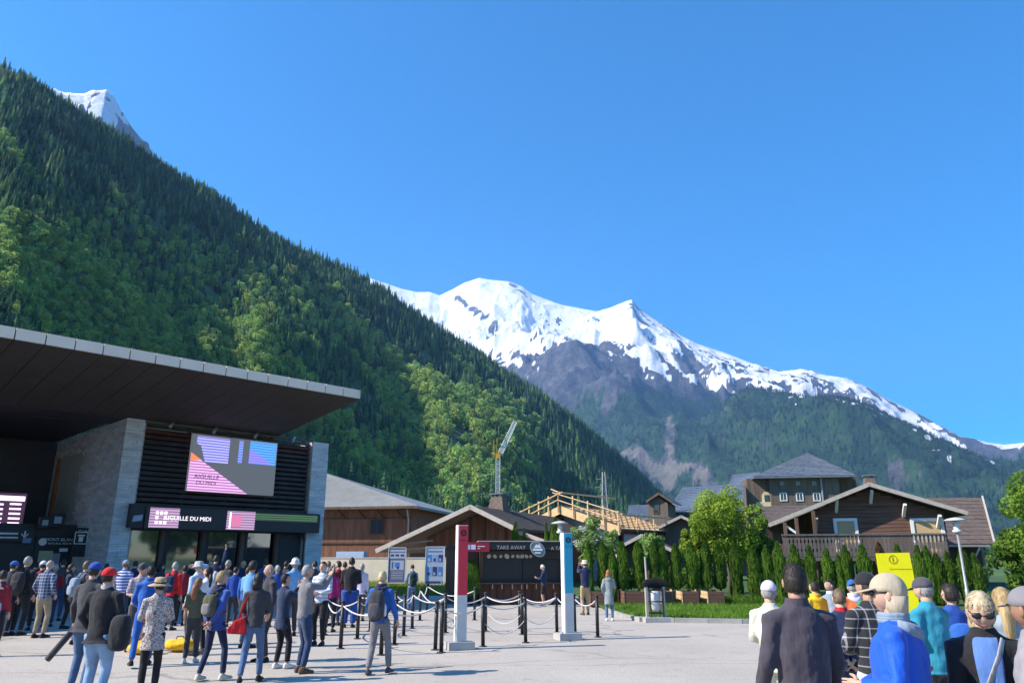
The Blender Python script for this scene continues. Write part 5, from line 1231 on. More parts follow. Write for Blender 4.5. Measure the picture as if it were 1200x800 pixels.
def info_pylon(px, pyb, pyt, col, letter, label, rz=radians(19)):
    P = G(px, pyb); h = AT(px, pyt, P.y).z; r = empty('sign_pylon', P, rz, label, 'sign pylon')
    MB().box(-.29, .27, -.2, .22, 0, .15).obj('base', m_conc, r)
    MB().box(-.115, .115, -.09, .10, .15, h).obj('column', m_white, r)
    m_c = flat(letter + '_paint', col)
    zf = .15 + (h - .15) * .39
    fp = MB().box(-.095, .113, -.10, -.091, zf, h - .015).obj('colour_panel', m_c, r)
    MB().box(-.095, .113, -.103, -.1005, h - .33, h - .32).obj('panel_line', m_black, fp)
    mb = MB(); mb.tube([(.01, -.1005, h - .17), (.01, -.103, h - .17)], .07, 20); mb.obj('letter_disc', m_black, fp)
    text(fp, letter, (.01, -.106, h - .205), .11, m_c, ext=.001)
    MB().box(-.095, .113, -.0985, -.0915, .16, zf).obj('shaded_panel', flat('shaded_white_paint', (.55, .55, .54)), r)  # lower white front, its shade put into the grey colour
    return r, h
info_pylon(539, 760, 615, (.62, .03, .055), 'A', 'red and white sign pylon with the letter A on a concrete foot')
r_, h_ = info_pylon(666, 749, 624, (.03, .36, .52), 'B', 'teal and white sign pylon with the letter B on a concrete foot')
# litter bin
P = G(769, 728); lb = empty('litter_bin', P, radians(8), 'hooded litter bin holding a clear bag on a concrete slab by the lawn', 'bin')
MB().box(-.42, .42, -.3, .3, 0, .13).obj('slab', m_conc, lb)
for x in (-.27, .27): MB().box(x - .035, x + .035, -.05, .05, .13, 1.0).obj('side_post', m_steel if x > 0 else m_trim, lb)
mb = MB(); mb.smooth = True; mb.tube([(-.33, 0, .99), (-.27, 0, 1.07), (0, 0, 1.12), (.27, 0, 1.07), (.33, 0, .99)], [(.2, .02), (.21, .03), (.22, .035), (.21, .03), (.2, .02)], 10); mb.obj('hood', m_black, lb)
for z in (.25, .58, .9): 
    mb = MB()
    for a, b in (((-.2, -.17), (.2, -.17)), ((.2, -.17), (.2, .17)), ((.2, .17), (-.2, .17)), ((-.2, .17), (-.2, -.17))): mb.beam((*a, z), (*b, z), .02, .03)
    mb.obj('hoop', m_black, lb)
for x in (-.2, .2):
    for y in (-.17, .17): MB().box(x - .012, x + .012, y - .012, y + .012, .13, .95).obj('upright', m_black, lb)
mb = MB(); mb.smooth = True; rr_ = random.Random(4); mb.rings([(0, 0, .3, .09, .08), (.01, 0, .36, .15, .12), (0, .01, .6, .17, .14), (0, 0, .9, .18, .15)], 16)
mb.v = [(x + rr_.gauss(0, .012), y + rr_.gauss(0, .012), z) for x, y, z in mb.v]; mb.obj('bag', flat('clear_bag', (.5, .52, .54), .25), lb)
# wooden stake
a, b = AT(760, 712, 30.1), AT(756, 655, 30.1); mb = MB(); mb.tube([(0, 0, 0), b - Vector((a.x, 30.1, 0))], [.045, .04], 8); o = mb.obj('wooden_stake', m_trim, None, (a.x, 30.1, .1)); tag(o, 'pale leaning wooden stake among the cypresses by the bin', 'stake')
# yellow sign board
P0, P1 = AT(1034, 694, 20), AT(1068, 647, 20); ys = empty('yellow_sign', (P0.x, 20, 0), radians(-4), 'bright yellow sign board with a round emblem above the crowd', 'sign'); w = P1.x - P0.x
m_y = flat('bright_yellow', (.85, .78, .0), .5)
yp = MB().add([(0, 0, P0.z - .6), (w, 0, P0.z - .6), (w, .02, P0.z - .6), (0, .02, P0.z - .6), (-.03, 0, P1.z - .02), (w - .08, 0, P1.z), (w - .08, .02, P1.z), (-.03, .02, P1.z - .02)], [(0,3,2,1),(4,5,6,7),(0,1,5,4),(1,2,6,5),(2,3,7,6),(3,0,4,7)]).obj('panel', m_y, ys)
for x in (.1, w - .1): MB().box(x - .03, x + .03, .025, .07, 0, P1.z - .3).obj('post', m_steel, ys)
ring = MB(); c0 = Vector((w * .42, -.004, P1.z - .17)); ring.tube([c0 + Vector((.1 * cos(k * pi / 10), 0, .1 * sin(k * pi / 10))) for k in range(21)], .008, 6); ring.obj('emblem_ring', flat('olive_print', (.25, .2, .0)), yp)
MB().box(c0.x - .012, c0.x + .012, -.008, -.002, c0.z - .06, c0.z + .05).obj('emblem_mark', flat('olive_print', (.25, .2, .0)), yp)
for k in range(9): MB().box(w * (.3 + .07 * k), w * (.34 + .07 * k), -.006, -.001, P1.z - .42, P1.z - .40).obj('dotted_line', flat('olive_print', (.25, .2, .0)), yp)
# queue barrier posts and ropes
m_rope = mat('pale_rope', (.62, .58, .56), .85, .2, 30, .3)
QP = [(380, 743), (399, 759.5), (418.6, 748), (433.6, 739), (413, 726), (446.5, 767), (462, 755), (473, 744.5), (483, 736), (492, 726.5), (500, 716), (510, 761), (517, 764), (522, 741), (566, 757), (569, 739), (609, 736), (612, 743), (616, 752.5), (652.7, 740.5), (674, 743.5), (700.5, 746), (556, 726), (463, 735)]
QW = ['at the left end of the front row', 'alone in front, right of the man in the grey sweater', 'in front of the dark trousered group', 'right behind the blue skirted figure', 'farthest back at the left', 'behind the legs of the blue backpack walker', 'right of the blue backpack walker in the second row', 'half way between walker and red pylon', 'behind and right of the walker', 'just below the teal backpack', 'farthest back left of the red pylon', 'left one of the pair before the red pylon', 'right one of the pair before the red pylon', 'hidden partly behind the red pylon', 'in front right of the red pylon', 'behind the one right of the red pylon',
      'rear one of three in the middle', 'middle one of three in the middle', 'front one of three in the middle', 'left of the teal pylon', 'just right of the teal pylon', 'farthest right beside the grey coated woman', 'behind the ropes right of the red pylon', 'in the third row behind the walker']
PP = []
pm_ = MB(); pm_.smooth = True; pm_.tube([(0, 0, 0), (0, 0, .93)], [.042, .042], 12); pme = pm_.mesh('post_tube', m_black)
cm_ = MB(); cm_.smooth = True; cm_.rings([(0, 0, .93, .042, .042), (0, 0, .935, .055, .055), (0, 0, .955, .055, .055), (0, 0, .97, .03, .03)], 12); cme_ = cm_.mesh('post_cap', m_char)
bm2 = MB(); bm2.smooth = True; bm2.rings([(0, 0, 0, .09, .09), (0, 0, .012, .09, .09), (0, 0, .02, .05, .05)], 14); bme = bm2.mesh('foot_plate', m_char)
for (px, py), wd in zip(QP, QW):
    P = G(px, py); PP.append(P); r = empty('barrier_post', P, 0, 'black queue barrier post ' + wd, 'barrier post', 'black posts of the queue barrier'); link('post_tube', pme, r); link('post_cap', cme_, r); link('foot_plate', bme, r)
    r.rotation_euler = (random.gauss(0, .012), random.gauss(0, .012), 0)
def rope(i, j, z=.86, sag=.18, r=.016):
    a, b = PP[i] + Vector((0, 0, z)), PP[j] + Vector((0, 0, z)); mb = MB(); mb.smooth = True; n = 12
    mb.tube([(a.lerp(b, k / n) - Vector((0, 0, sag * 4 * (k / n) * (1 - k / n)))) - a for k in range(n + 1)], r, 6)
    o = mb.obj('barrier_rope', m_rope, None, a); return o
RW = [(0, 1, 'between the two leftmost front posts'), (1, 5, 'crossing behind the walker with blue backpack'), (5, 11, 'sagging from the walker to the red pylon'), (0, 2, 'across the left end of the queue'), (2, 3, 'before the blue skirted figure'), (3, 4, 'running back at the left'), (3, 7, 'passing behind the walker'), (6, 11, 'from the second row to the red pylon'), (7, 8, 'below the teal backpack'), (8, 9, 'short one below the teal backpack'), (9, 10, 'short one farthest back'), (9, 13, 'from the middle to the red pylon'), (10, 22, 'farthest back along the queue'), (8, 13, 'second one to the red pylon'),
      (12, 14, 'passing behind the red pylon foot'), (14, 18, 'front span between the pylons'), (13, 15, 'rear span beside the red pylon'), (15, 16, 'rear span between the pylons'), (15, 17, 'middle span between the pylons'), (16, 19, 'rear span ending left of the teal pylon'), (17, 19, 'middle span ending left of the teal pylon'), (18, 19, 'front span ending left of the teal pylon'), (19, 20, 'passing behind the teal pylon'), (20, 21, 'rightmost span beside the tan trousered man'), (23, 8, 'third row behind the walker')]
for k, (i, j, wd) in enumerate(RW):
    sag = .16 if (PP[i] - PP[j]).length < 3 else .24
    if k in (15, 17, 18, 5): sag = .12
    o = rope(i, j, .86, sag); tag(o, 'pale barrier rope ' + wd, 'rope', 'ropes of the queue barrier')
for (i, j, wd) in ((14, 18, 'front'), (15, 17, 'middle'), (17, 19, 'right')):
    o = rope(i, j, .5, .28, .010); tag(o, 'thin lower barrier rope, the %s one between the pylons' % wd, 'rope', 'thin lower ropes of the queue barrier')

# ================================================================== PEOPLE
def fab(name, col, var=.22, rough=.85, kind=None, c2=None, sheen=0):
    key = 'cloth_' + name
    if key in _m: return _m[key]
    m, nt, b, n, l = newmat(key); tc = n.new('ShaderNodeTexCoord'); O = tc.outputs['Object']
    def noise(s, d=4, st=None):
        q = n.new('ShaderNodeTexNoise'); q.inputs['Scale'].default_value = s; q.inputs['Detail'].default_value = d
        if st:
            mp = n.new('ShaderNodeMapping'); mp.inputs['Scale'].default_value = st; l.new(O, mp.inputs[0]); l.new(mp.outputs[0], q.inputs[0])
        else: l.new(O, q.inputs[0])
        return q.outputs[0]
    def ramp(src, stops, const=False):
        q = n.new('ShaderNodeValToRGB'); e = q.color_ramp.elements
        if const: q.color_ramp.interpolation = 'CONSTANT'
        e[0].position, e[0].color = stops[0][0], (*stops[0][1], 1); e[1].position, e[1].color = stops[-1][0], (*stops[-1][1], 1)
        for p, c in stops[1:-1]: k = e.new(p); k.color = (*c, 1)
        l.new(src, q.inputs[0]); return q.outputs[0]
    c = Vector(col)
    if kind == 'floral': out = ramp(noise(22, 3), [(.0, (.5, .46, .42)), (.44, (.04, .05, .10)), (.5, (.55, .52, .48)), (.56, (.28, .06, .05)), (.62, (.6, .56, .52))], True)
    elif kind in ('plaid', 'stripes', 'grid'):
        def wave(d, s):
            w = n.new('ShaderNodeTexWave'); w.bands_direction = d; w.inputs['Scale'].default_value = s; l.new(O, w.inputs[0]); return w.outputs[0]
        if kind == 'stripes': out = ramp(wave('Z', 4.0), [(0, col), (.5, c2)], True)
        else:
            a = ramp(wave('Z', 4.5 if kind == 'plaid' else 4), [(0, col), (.72 if kind == 'plaid' else .95, c2)], True); b2 = ramp(wave('X', 4.5 if kind == 'plaid' else 4), [(0, col), (.72 if kind == 'plaid' else .95, c2)], True)
            x = n.new('ShaderNodeMix'); x.data_type = 'RGBA'; x.inputs['Factor'].default_value = .5; l.new(a, x.inputs['A']); l.new(b2, x.inputs['B']); out = x.outputs['Result']
    else: out = ramp(noise(5, 5), [(.3, tuple(c * (1 - var))), (.7, tuple(c * (1 + var * .6)))])
    l.new(out, b.inputs['Base Color']); b.inputs['Roughness'].default_value = rough; b.inputs['Specular IOR Level'].default_value = .2
    b.inputs['Sheen Weight'].default_value = .15
    h1 = noise(11, 3, (1.0, 1.0, .28)); h2 = noise(70, 2)
    wv = n.new('ShaderNodeTexWave'); wv.bands_direction = 'DIAGONAL'; wv.inputs['Scale'].default_value = 1.1; wv.inputs['Distortion'].default_value = 9; wv.inputs['Detail'].default_value = 3; wv.inputs['Detail Scale'].default_value = 1.2; wv.inputs['Detail Roughness'].default_value = .55
    l.new(O, wv.inputs[0]); m0 = n.new('ShaderNodeMath'); m0.operation = 'MULTIPLY_ADD'; l.new(wv.outputs[0], m0.inputs[0]); m0.inputs[1].default_value = .55; l.new(h1, m0.inputs[2]); h1 = m0.outputs[0]
    mx = n.new('ShaderNodeMath'); mx.operation = 'MULTIPLY_ADD'; l.new(h2, mx.inputs[0]); mx.inputs[1].default_value = .08; l.new(h1, mx.inputs[2])
    bp = n.new('ShaderNodeBump'); bp.inputs['Strength'].default_value = .5; bp.inputs['Distance'].default_value = .04; l.new(mx.outputs[0], bp.inputs['Height']); l.new(bp.outputs[0], b.inputs['Normal'])
    _m[key] = m; return m
def hairmat(name, col):
    key = 'hair_' + name
    if key in _m: return _m[key]
    m = mat(key, col, .55, .45, 30, .8, stretch=(1, 1, .12), bscale=90, bdist=.006, spec=.4); return m
SK = {'fair': (.55, .33, .24), 'mid': (.42, .24, .16), 'tan': (.30, .16, .10)}
skins = {k: mat('skin_' + k, v, .55, .10, 8, .05, spec=.3) for k, v in SK.items()}
m_eye = flat('eye_dark', (.03, .02, .02), .2); m_eyew = flat('eye_white', (.7, .68, .66), .3); m_lip = flat('lips', (.38, .13, .11), .5)
CL = {'black': (.018, .018, .022), 'char': (.05, .048, .055), 'dgrey': (.075, .07, .085), 'grey': (.20, .19, .20), 'lgrey': (.42, .42, .43), 'white': (.72, .72, .72), 'navy': (.02, .03, .075), 'jean': (.09, .15, .27),
      'ljean': (.22, .33, .48), 'djean': (.035, .06, .13), 'blue': (.025, .11, .40), 'royal': (.02, .07, .32), 'sky': (.16, .36, .62), 'pale_blue': (.40, .52, .68), 'teal': (.03, .26, .36), 'khaki': (.32, .25, .16), 'tan': (.42, .30, .17),
      'olive': (.10, .10, .06), 'beige': (.48, .40, .30), 'red': (.55, .02, .025), 'dred': (.22, .02, .03), 'orange': (.75, .17, .05), 'yellow': (.80, .45, .02), 'magenta': (.35, .02, .15), 'lilac': (.62, .56, .68), 'sand': (.58, .50, .38), 'brown': (.12, .07, .045), 'green': (.03, .25, .08), 'cream': (.60, .58, .48), 'bluegrey': (.25, .30, .36), 'puffer': (.03, .03, .035)}
HC = {'black': (.012, .010, .010), 'brown': (.05, .028, .015), 'dark': (.025, .018, .013), 'grey': (.32, .30, .28), 'blond': (.42, .29, .13), 'platinum': (.52, .41, .25), 'ginger': (.35, .14, .05), 'white': (.6, .58, .55), 'auburn': (.28, .11, .05), 'mid': (.16, .10, .06)}
def F(c): return fab(c, CL[c]) if isinstance(c, str) and c in CL else c
FLORAL = fab('floral', (.5, .5, .5), kind='floral'); PLAID = fab('plaid', (.03, .05, .12), kind='plaid', c2=(.30, .34, .42)); STRIPE = fab('stripe', (.04, .08, .35), kind='stripes', c2=(.6, .62, .7)); WSTR = fab('white_stripe', (.6, .62, .68), kind='stripes', c2=(.35, .4, .55)); GRIDP = fab('grid_puffer', (.025, .025, .03), kind='grid', c2=(.4, .4, .42))
def remeshed(o, vox, smooth=5, fold=0.0):
    r = o.modifiers.new('weld', 'REMESH'); r.mode = 'VOXEL'; r.voxel_size = vox; r.use_smooth_shade = True
    s = o.modifiers.new('relax', 'SMOOTH'); s.factor = .55; s.iterations = smooth
    if fold:
        t = bpy.data.textures.get('folds') or bpy.data.textures.new('folds', 'CLOUDS'); t.noise_scale = .15; t.noise_depth = 2
        d = o.modifiers.new('folds', 'DISPLACE'); d.texture = t; d.strength = fold; d.mid_level = .5; d.texture_coords = 'LOCAL'
def ik(a, t, l1, l2, hint):
    a, t = Vector(a), Vector(t); d = t - a; L = min(d.length, (l1 + l2) * .985); d.normalize(); t = a + d * L
    x = (l1 * l1 - l2 * l2 + L * L) / (2 * L); h = sqrt(max(l1 * l1 - x * x, 0)); hv = Vector(hint); hv = (hv - d * hv.dot(d)).normalized()
    return a + d * x + hv * h, t
def hand(mb, wrist, dirv, side, curl=.5, palm_n=None):
    d = Vector(dirv).normalized(); n = Vector(palm_n) if palm_n else Vector((-side, 0, 0)); n = (n - d * n.dot(d)); n = n.normalized() if n.length > .01 else d.orthogonal().normalized(); s = d.cross(n).normalized()
    w = Vector(wrist); mb.tube([w - d * .02, w + d * .03, w + d * .07, w + d * .095], [(.024, .019), (.031, .018), (.040, .016), (.038, .013)], 8) if False else None
    # palm
    st = len(mb.v); secs = [(-.015, .024, .018), (.03, .034, .017), (.07, .040, .015), (.09, .038, .011)]; vs = []
    for (k, a, b) in secs:
        for j in range(10): t = 2 * pi * j / 10; vs.append(w + d * k + s * a * cos(t) + n * b * sin(t))
    fs = []
    for i in range(3):
        for j in range(10): fs.append((i*10+j, i*10+(j+1)%10, (i+1)*10+(j+1)%10, (i+1)*10+j))
    fs += [tuple(range(9, -1, -1)), tuple(range(30, 40))]; mb.add(vs, fs)
    for q, (off, L, r) in enumerate(((-.029, .066, .0082), (-.010, .076, .0088), (.010, .072, .0086), (.028, .056, .0076))):
        p = w + d * .086 + s * off; dd = d.copy(); pts = [p]
        for seg in (.45, .32, .23):
            ax = s; dd = (Matrix.Rotation(-curl * (.75 + .1 * q) * 1.0, 3, ax) @ dd) if True else dd
            if (dd - n).length > (d - n).length + .001: dd = Matrix.Rotation(2 * curl * (.75 + .1 * q), 3, ax) @ dd
            p = p + dd * L * seg; pts.append(p)
        mb.tube(pts, [r, r * .95, r * .88, r * .6], 6)
    p = w + d * .025 - s * .028; t_ = (d * .7 - s * .65 + n * .35).normalized(); t2 = (d * .95 - s * .1 + n * (.3 + curl * .4)).normalized()
    mb.tube([p, p + t_ * .035, p + t_ * .035 + t2 * .03, p + t_ * .035 + t2 * .055], [.013, .011, .0095, .006], 6)
def headmesh(mb, c, M, near):
    nu, nv = (26, 20) if near else (16, 12)
    def fn(d):
        k = 1.0
        if d.z < -.15: k *= 1 - .16 * min(1, (-d.z - .15) / .6) * (1 if abs(d.x) > .2 else .5)
        if d.y < 0 and d.z < -.2: k *= 1 - .26 * min(1, (-d.z - .2) * 1.4) * min(1, -d.y * 1.6)
        if d.y > 0:
            k += .17 * math.exp(-(d.x / .13) ** 2 - ((d.z + .06) / .16) ** 2) * d.y                       # nose
            k -= .045 * math.exp(-((abs(d.x) - .36) / .15) ** 2 - ((d.z - .13) / .12) ** 2)               # eye sockets
            k += .03 * math.exp(-((d.z - .30) / .12) ** 2) * d.y                                           # brow
            k += .045 * math.exp(-(d.x / .25) ** 2 - ((d.z + .42) / .09) ** 2)                             # mouth
            k += .06 * math.exp(-(d.x / .25) ** 2 - ((d.z + .78) / .16) ** 2)                              # chin
        return k
    st = len(mb.v); mb.mi = 0; mb.ball((0, 0, 0), (.074, .096, .118), nu, nv, None, fn)
    for s_ in (-1, 1): mb.ball((s_ * .076, -.008, -.002), (.012, .02, .032), 8, 6)
    mb.mi = 1
    for s_ in (-1, 1): mb.mi = 2; mb.ball((s_ * .029, .081, .014), (.0125, .008, .0075), 8, 6); mb.mi = 1; mb.ball((s_ * .029, .0875, .014), (.0055, .004, .0055), 6, 5); mb.mi = 4; mb.ball((s_ * .03, .088, .036), (.017, .006, .0035), 6, 4)
    mb.mi = 3; mb.ball((0, .091, -.048), (.019, .004, .005), 8, 5); mb.mi = 0
    for i in range(st, len(mb.v)): mb.v[i] = tuple(Vector(c) + M @ Vector(mb.v[i]))
POSES = {'down': (.235, .06, .82, .25, -1), 'pocket': (.20, .10, .95, .45, -1), 'back': (.035, -.175, .93, .7, -.5), 'phone': (.06, .36, 1.50, .3, -.5), 'belly': (.07, .24, 1.08, .9, -.75), 'read': (.09, .30, 1.18, .8, -.8),
         'brow': (.07, .17, 1.66, 1, .2), 'up': (.22, .12, 2.0, .6, .2), 'strap': (.10, .15, 1.33, .8, -.3), 'cross': (-.10, .17, 1.20, .7, 0), 'side': (.30, .12, .86, .4, -1), 'photo': (.05, .42, 1.58, .3, -.6), 'hip': (.19, .03, 1.0, 1, -.4)}
PEOPLE = []
def person(px, Y, pyt, rz, label, top='black', bot='jean', hair=('brown', 'short'), hat=None, L='down', R='down', skin='fair', sleeve=1.0, hem=.86, b=1.0, lean=0.0, look=(0, 0), step=(0, 0), shoe='black', hemw=1.0, hood=None,
           collar=None, belly=0.0, legw=1.0, shorts=False, feet=None, wide=.10, h=None, sunglasses=False, group=None, cape=False):
    if feet: Y = G(px, feet).y
    P = AT(px, 650, Y); near = Y < 8; H = h or min(max(AT(px, pyt, Y).z - (.03 if hat else 0), 1.48), 1.92); s = H / 1.75
    if look == (0, 0): rr = random.Random(label); look = (rr.uniform(-28, 28), rr.uniform(-8, 6))
    root = empty('person', (P.x, Y, 0), radians(rz), label, 'person', group); root.scale = (s, s, s)
    hip = .90
    def T(p):                                     # forward lean above the hip
        p = Vector(p); return Vector((p.x, p.y + max(0, p.z - hip) * lean, p.z - max(0, p.z - hip) * lean * lean * .4))
    sk = skins[skin]; mb = MB(); mb.smooth = True
    # ---- skeleton points
    arms = []
    for sd, pose in ((-1, L), (1, R)):
        if isinstance(pose, str): tx, ty, tz, ox, oz = POSES[pose]
        else: tx, ty, tz, ox, oz = pose
        sh = T((sd * .163 * b, -.005, 1.398)); el, wr = ik(sh, T((sd * tx * (b if abs(tx) > .15 else 1), ty, tz)), .285, .25, (sd * ox, -.5, oz)); arms.append((sd, sh, el, wr))
    legs = []
    for sd, st_ in ((-1, step[0]), (1, step[1])):
        hp = Vector((sd * .088 * b, 0, hip)); an = Vector((sd * wide, st_, .085)); kn, an = ik(hp, an, .413, .404, (sd * .12, 1, 0)); legs.append((sd, hp, kn, an))
    # ---- body: one skin surface
    mb.rings([(0, 0, .86, .14 * b, .10 * b), (0, 0, 1.05, .125 * b, .09 * b), (0, T((0, 0, 1.27)).y, T((0, 0, 1.27)).z, .15 * b, .10 * b), (0, T((0, 0, 1.40)).y, T((0, 0, 1.40)).z, .14 * b, .08 * b), (0, T((0, 0, 1.45)).y, T((0, 0, 1.45)).z, .07, .065)], 14)
    for sd, sh, el, wr in arms:
        mb.tube([sh, sh.lerp(el, .5), el, el.lerp(wr, .4), wr], [.046, .043, .036, .037, .025], 9)
        pn = Vector((-sd, .2, 0)) if not isinstance(L if sd < 0 else R, str) or (L if sd < 0 else R) not in ('phone', 'photo', 'read', 'belly') else Vector((-sd * .6, -.4, .7))
        hand(mb, wr, (wr - el), sd, .45 if (L if sd < 0 else R) == 'down' else .7, pn)
    for sd, hp, kn, an in legs: mb.tube([hp + Vector((0, 0, .02)), hp.lerp(kn, .5), kn, kn.lerp(an, .35), an], [.072 * b, .06, .042, .044, .03], 9)
    nk = T((0, .0, 1.44)); hc = T((0, .018, 1.632)); M = Matrix.Rotation(radians(look[0]), 3, 'Z') @ Matrix.Rotation(radians(look[1]), 3, 'X')
    piv = T((0, 0, 1.53)); hcw = piv + M @ (hc - piv)
    mb.tube([nk, nk.lerp(hcw, .45) + Vector((0, -.012, 0)), hcw + M @ Vector((0, -.02, -.03))], [.062, .054, .056], 12)
    hm = hairmat(hair[0], HC[hair[0]]) if hair else m_eye
    headmesh(mb, hcw, M, near)
    mb.obj('body', [sk, m_eye, m_eyew, m_lip, hm], root)
    def headspace(mbx, st=0): mbx.v = [tuple(hcw + M @ Vector(v)) for v in mbx.v]; return mbx
    # ---- hair
    if hair:
        style = hair[1]; rn = random.Random(len(label)); hm_ = MB(); hm_.smooth = True; rough = {'curly': .22, 'short': .06, 'bald': .01, 'bob': .035, 'long': .04, 'bun': .02, 'pony': .02}.get(style, .02)
        low = {'curly': -.55, 'short': -.45, 'bald': -.35, 'bob': -.95, 'long': -.98, 'bun': -.4, 'pony': -.4}[style]; thick = {'curly': 1.27, 'short': 1.10, 'bald': 1.04, 'bob': 1.16, 'long': 1.12, 'bun': 1.08, 'pony': 1.08}[style]
        def hf(d):
            front = d.y > .25 + .1 * d.z if style in ('bob', 'long', 'curly') else d.y > .05
            inh = d.z > (.52 if front else low)
            if style == 'bald' and d.z > .45: inh = False
            if not front and abs(d.x) > .75 and d.z < .0 and style in ('short', 'bald', 'bun', 'pony'): inh = d.y < -.1 and d.z > low
            q = rough * (noise.noise(Vector(d) * 7 + Vector((len(label), 0, 0))) + .5 * noise.noise(Vector(d) * 17))
            return (thick + q) if inh else .86
        hm_.ball((0, -.006, .008), (.074, .094, .112), 30 if near else 20, 22 if near else 14, None, hf)
        if style in ('long', 'pony'):
            w_ = .075 if style == 'long' else .03; hm_.tube([(0, -.06, -.02), (0, -.10, -.12), (0, -.10, -.25), (.01, -.09, -.36)], [(w_, .05), (w_ * 1.05, .045), (w_, .04), (w_ * .5, .015)], 12)
        if style == 'bob': hm_.tube([(0, -.045, -.02), (0, -.055, -.09), (0, -.05, -.155)], [(.085, .06), (.092, .065), (.08, .05)], 14)
        if style == 'bun': hm_.ball((0, -.10, .06), .042, 10, 8)
        headspace(hm_)
        ns = 1500 if near else (260 if Y < 16 else 0); cen = Vector((0, -.006, .008)); hm_.smooth = False
        for i in range(ns):
            d = Vector((rn.gauss(0, 1), rn.gauss(0, 1), rn.gauss(0, 1))).normalized(); k = hf(d)
            if k < 1 or (hat and d.z > .05): continue
            if style == 'curly': fl = Vector((rn.gauss(0, 1), rn.gauss(0, 1), rn.gauss(0, 1))); L_ = .035
            else: fl = Vector((d.x * .7, -.35 if d.z > .3 else -.1, -1.1 if d.z < .75 else -.3)) + Vector((rn.gauss(0, .16), rn.gauss(0, .16), 0)); L_ = .055 if style in ('bob', 'long') else .032
            fl = (fl - d * fl.dot(d)); fl = (fl.normalized() + d * ({'curly': .6, 'short': .16}.get(style, .03))).normalized(); sd_ = d.cross(fl).normalized() * (.0026 if near else .0045)
            p0 = cen + Vector((d.x * .074, d.y * .094, d.z * .112)) * (k * .985); p1 = p0 + fl * L_ * .5 - d * L_ * .05; p2 = p0 + fl * L_ - d * L_ * .36
            q_ = [p0 - sd_, p0 + sd_, p1 + sd_ * .9, p1 - sd_ * .9, p2]; hm_.add([tuple(hcw + M @ v) for v in q_], [(0, 1, 2, 3), (3, 2, 4)])
        hm_.obj('hair', hm, root, recalc=False)
    # ---- hat
    if hat:
        kind, hcol = hat; hmm = F(hcol); ht = MB(); ht.smooth = True
        up = lambda d: 1.0 if d.z > -.02 else .72
        if kind in ('cap', 'capback'):
            ht.ball((0, -.008, .035), (.090, .112, .105), 22, 14, None, up); o = headspace(ht).obj('cap', hmm, root)
            br = MB(); br.smooth = True; sg = 1 if kind == 'cap' else -1; n_ = 10; top_ = []; 
            for i in range(n_ + 1): a = pi * i / n_; top_.append((.078 * cos(a), sg * (.075 + .095 * sin(a)), .035 - .022 * sin(a)))
            br.add(top_ + [(x, y, z - .006) for x, y, z in top_], [tuple(range(n_ + 1)), tuple(range(2 * n_ + 1, n_, -1))] + [(i, i + 1, i + n_ + 2, i + n_ + 1) for i in range(n_)]); headspace(br).obj('brim', hmm, o)
        elif kind == 'beanie': ht.ball((0, -.01, .03), (.086, .108, .118), 20, 14, None, up); headspace(ht).obj('beanie', hmm, root)
        elif kind == 'straw':
            ht.rings([(0, 0, .005, .19, .20), (0, 0, .028, .15, .16), (0, -.005, .045, .092, .112), (0, -.005, .10, .088, .106), (0, -.005, .135, .07, .088), (0, -.005, .145, .02, .03)], 28); o = headspace(ht).obj('sun_hat', hmm, root)
            bd_ = MB(); bd_.smooth = True; bd_.rings([(0, -.005, .046, .095, .115), (0, -.005, .068, .093, .112)], 24); headspace(bd_).obj('hat_band', F('black'), o)
        elif kind == 'bucket':
            ht.rings([(0, 0, .0, .135, .155), (0, 0, .03, .105, .122), (0, -.005, .04, .09, .112), (0, -.005, .10, .085, .105), (0, -.005, .125, .07, .09), (0, -.005, .13, .02, .03)], 24); headspace(ht).obj('bucket_hat', hmm, root)
    if sunglasses:
        g = MB(); g.smooth = True
        for s_ in (-1, 1): g.ball((s_ * .034, .088, .014), (.033, .014, .022), 14, 10); g.tube([(s_ * .06, .082, .02), (s_ * .079, .0, .018)], .004, 5)
        g.tube([(-.01, .102, .02), (.01, .102, .02)], .004, 5); headspace(g).obj('sunglasses', m_black, root)
    # ---- upper garment
    vox = .011 if Y < 6 else (.014 if Y < 13 else .02); g = MB()
    sec = []
    if hem < .84:
        sec += [(0, .0, hem, (.165 + .05 * hemw) * b, (.125 + .05 * hemw) * b), (0, 0, .84, .17 * b, .128 * b)]
    else: sec += [(0, 0, hem, .162 * b * hemw, (.118 + belly * .5) * b)]
    for z, rx, ry in ((1.0, .152, .112 + belly), (1.14, .158, .115 + belly * .8), (1.28, .170, .122), (1.37, .168, .112), (1.425, .152, .10), (1.46, .118, .088), (1.49, .082, .074), (1.53, .071, .068)):
        if cape and z < 1.42: rx = rx + (1.45 - z) * .11 + .012; ry = ry + (1.45 - z) * .05 + .01
        p = T((0, belly * .4 * (1.3 - z) if z < 1.28 else 0, z)); sec.append((0, p.y, p.z, rx * (b if z < 1.42 else (b + 1) / 2), ry * (b if z < 1.42 else 1)))
    g.rings(sec, 22)
    for sd, sh, el, wr in arms:
        if sleeve >= 1: g.tube([sh + Vector((-sd * .05, 0, 0)), sh + Vector((sd * .012, 0, 0)), sh.lerp(el, .5), el, el.lerp(wr, .5), el.lerp(wr, .96)], [.07, .068 * (b + 1) / 2, .062, .056, .052, .040], 12); g.ball(sh + Vector((-sd * .008, 0, -.006)), (.066, .066, .064), 10, 8)
        elif sleeve > 0:
            e2 = sh.lerp(el, min(1, sleeve * 1.9)); g.tube([sh + Vector((-sd * .05, 0, 0)), sh + Vector((sd * .012, 0, 0)), sh.lerp(e2, .6), e2], [.07, .07, .062, .06], 10)
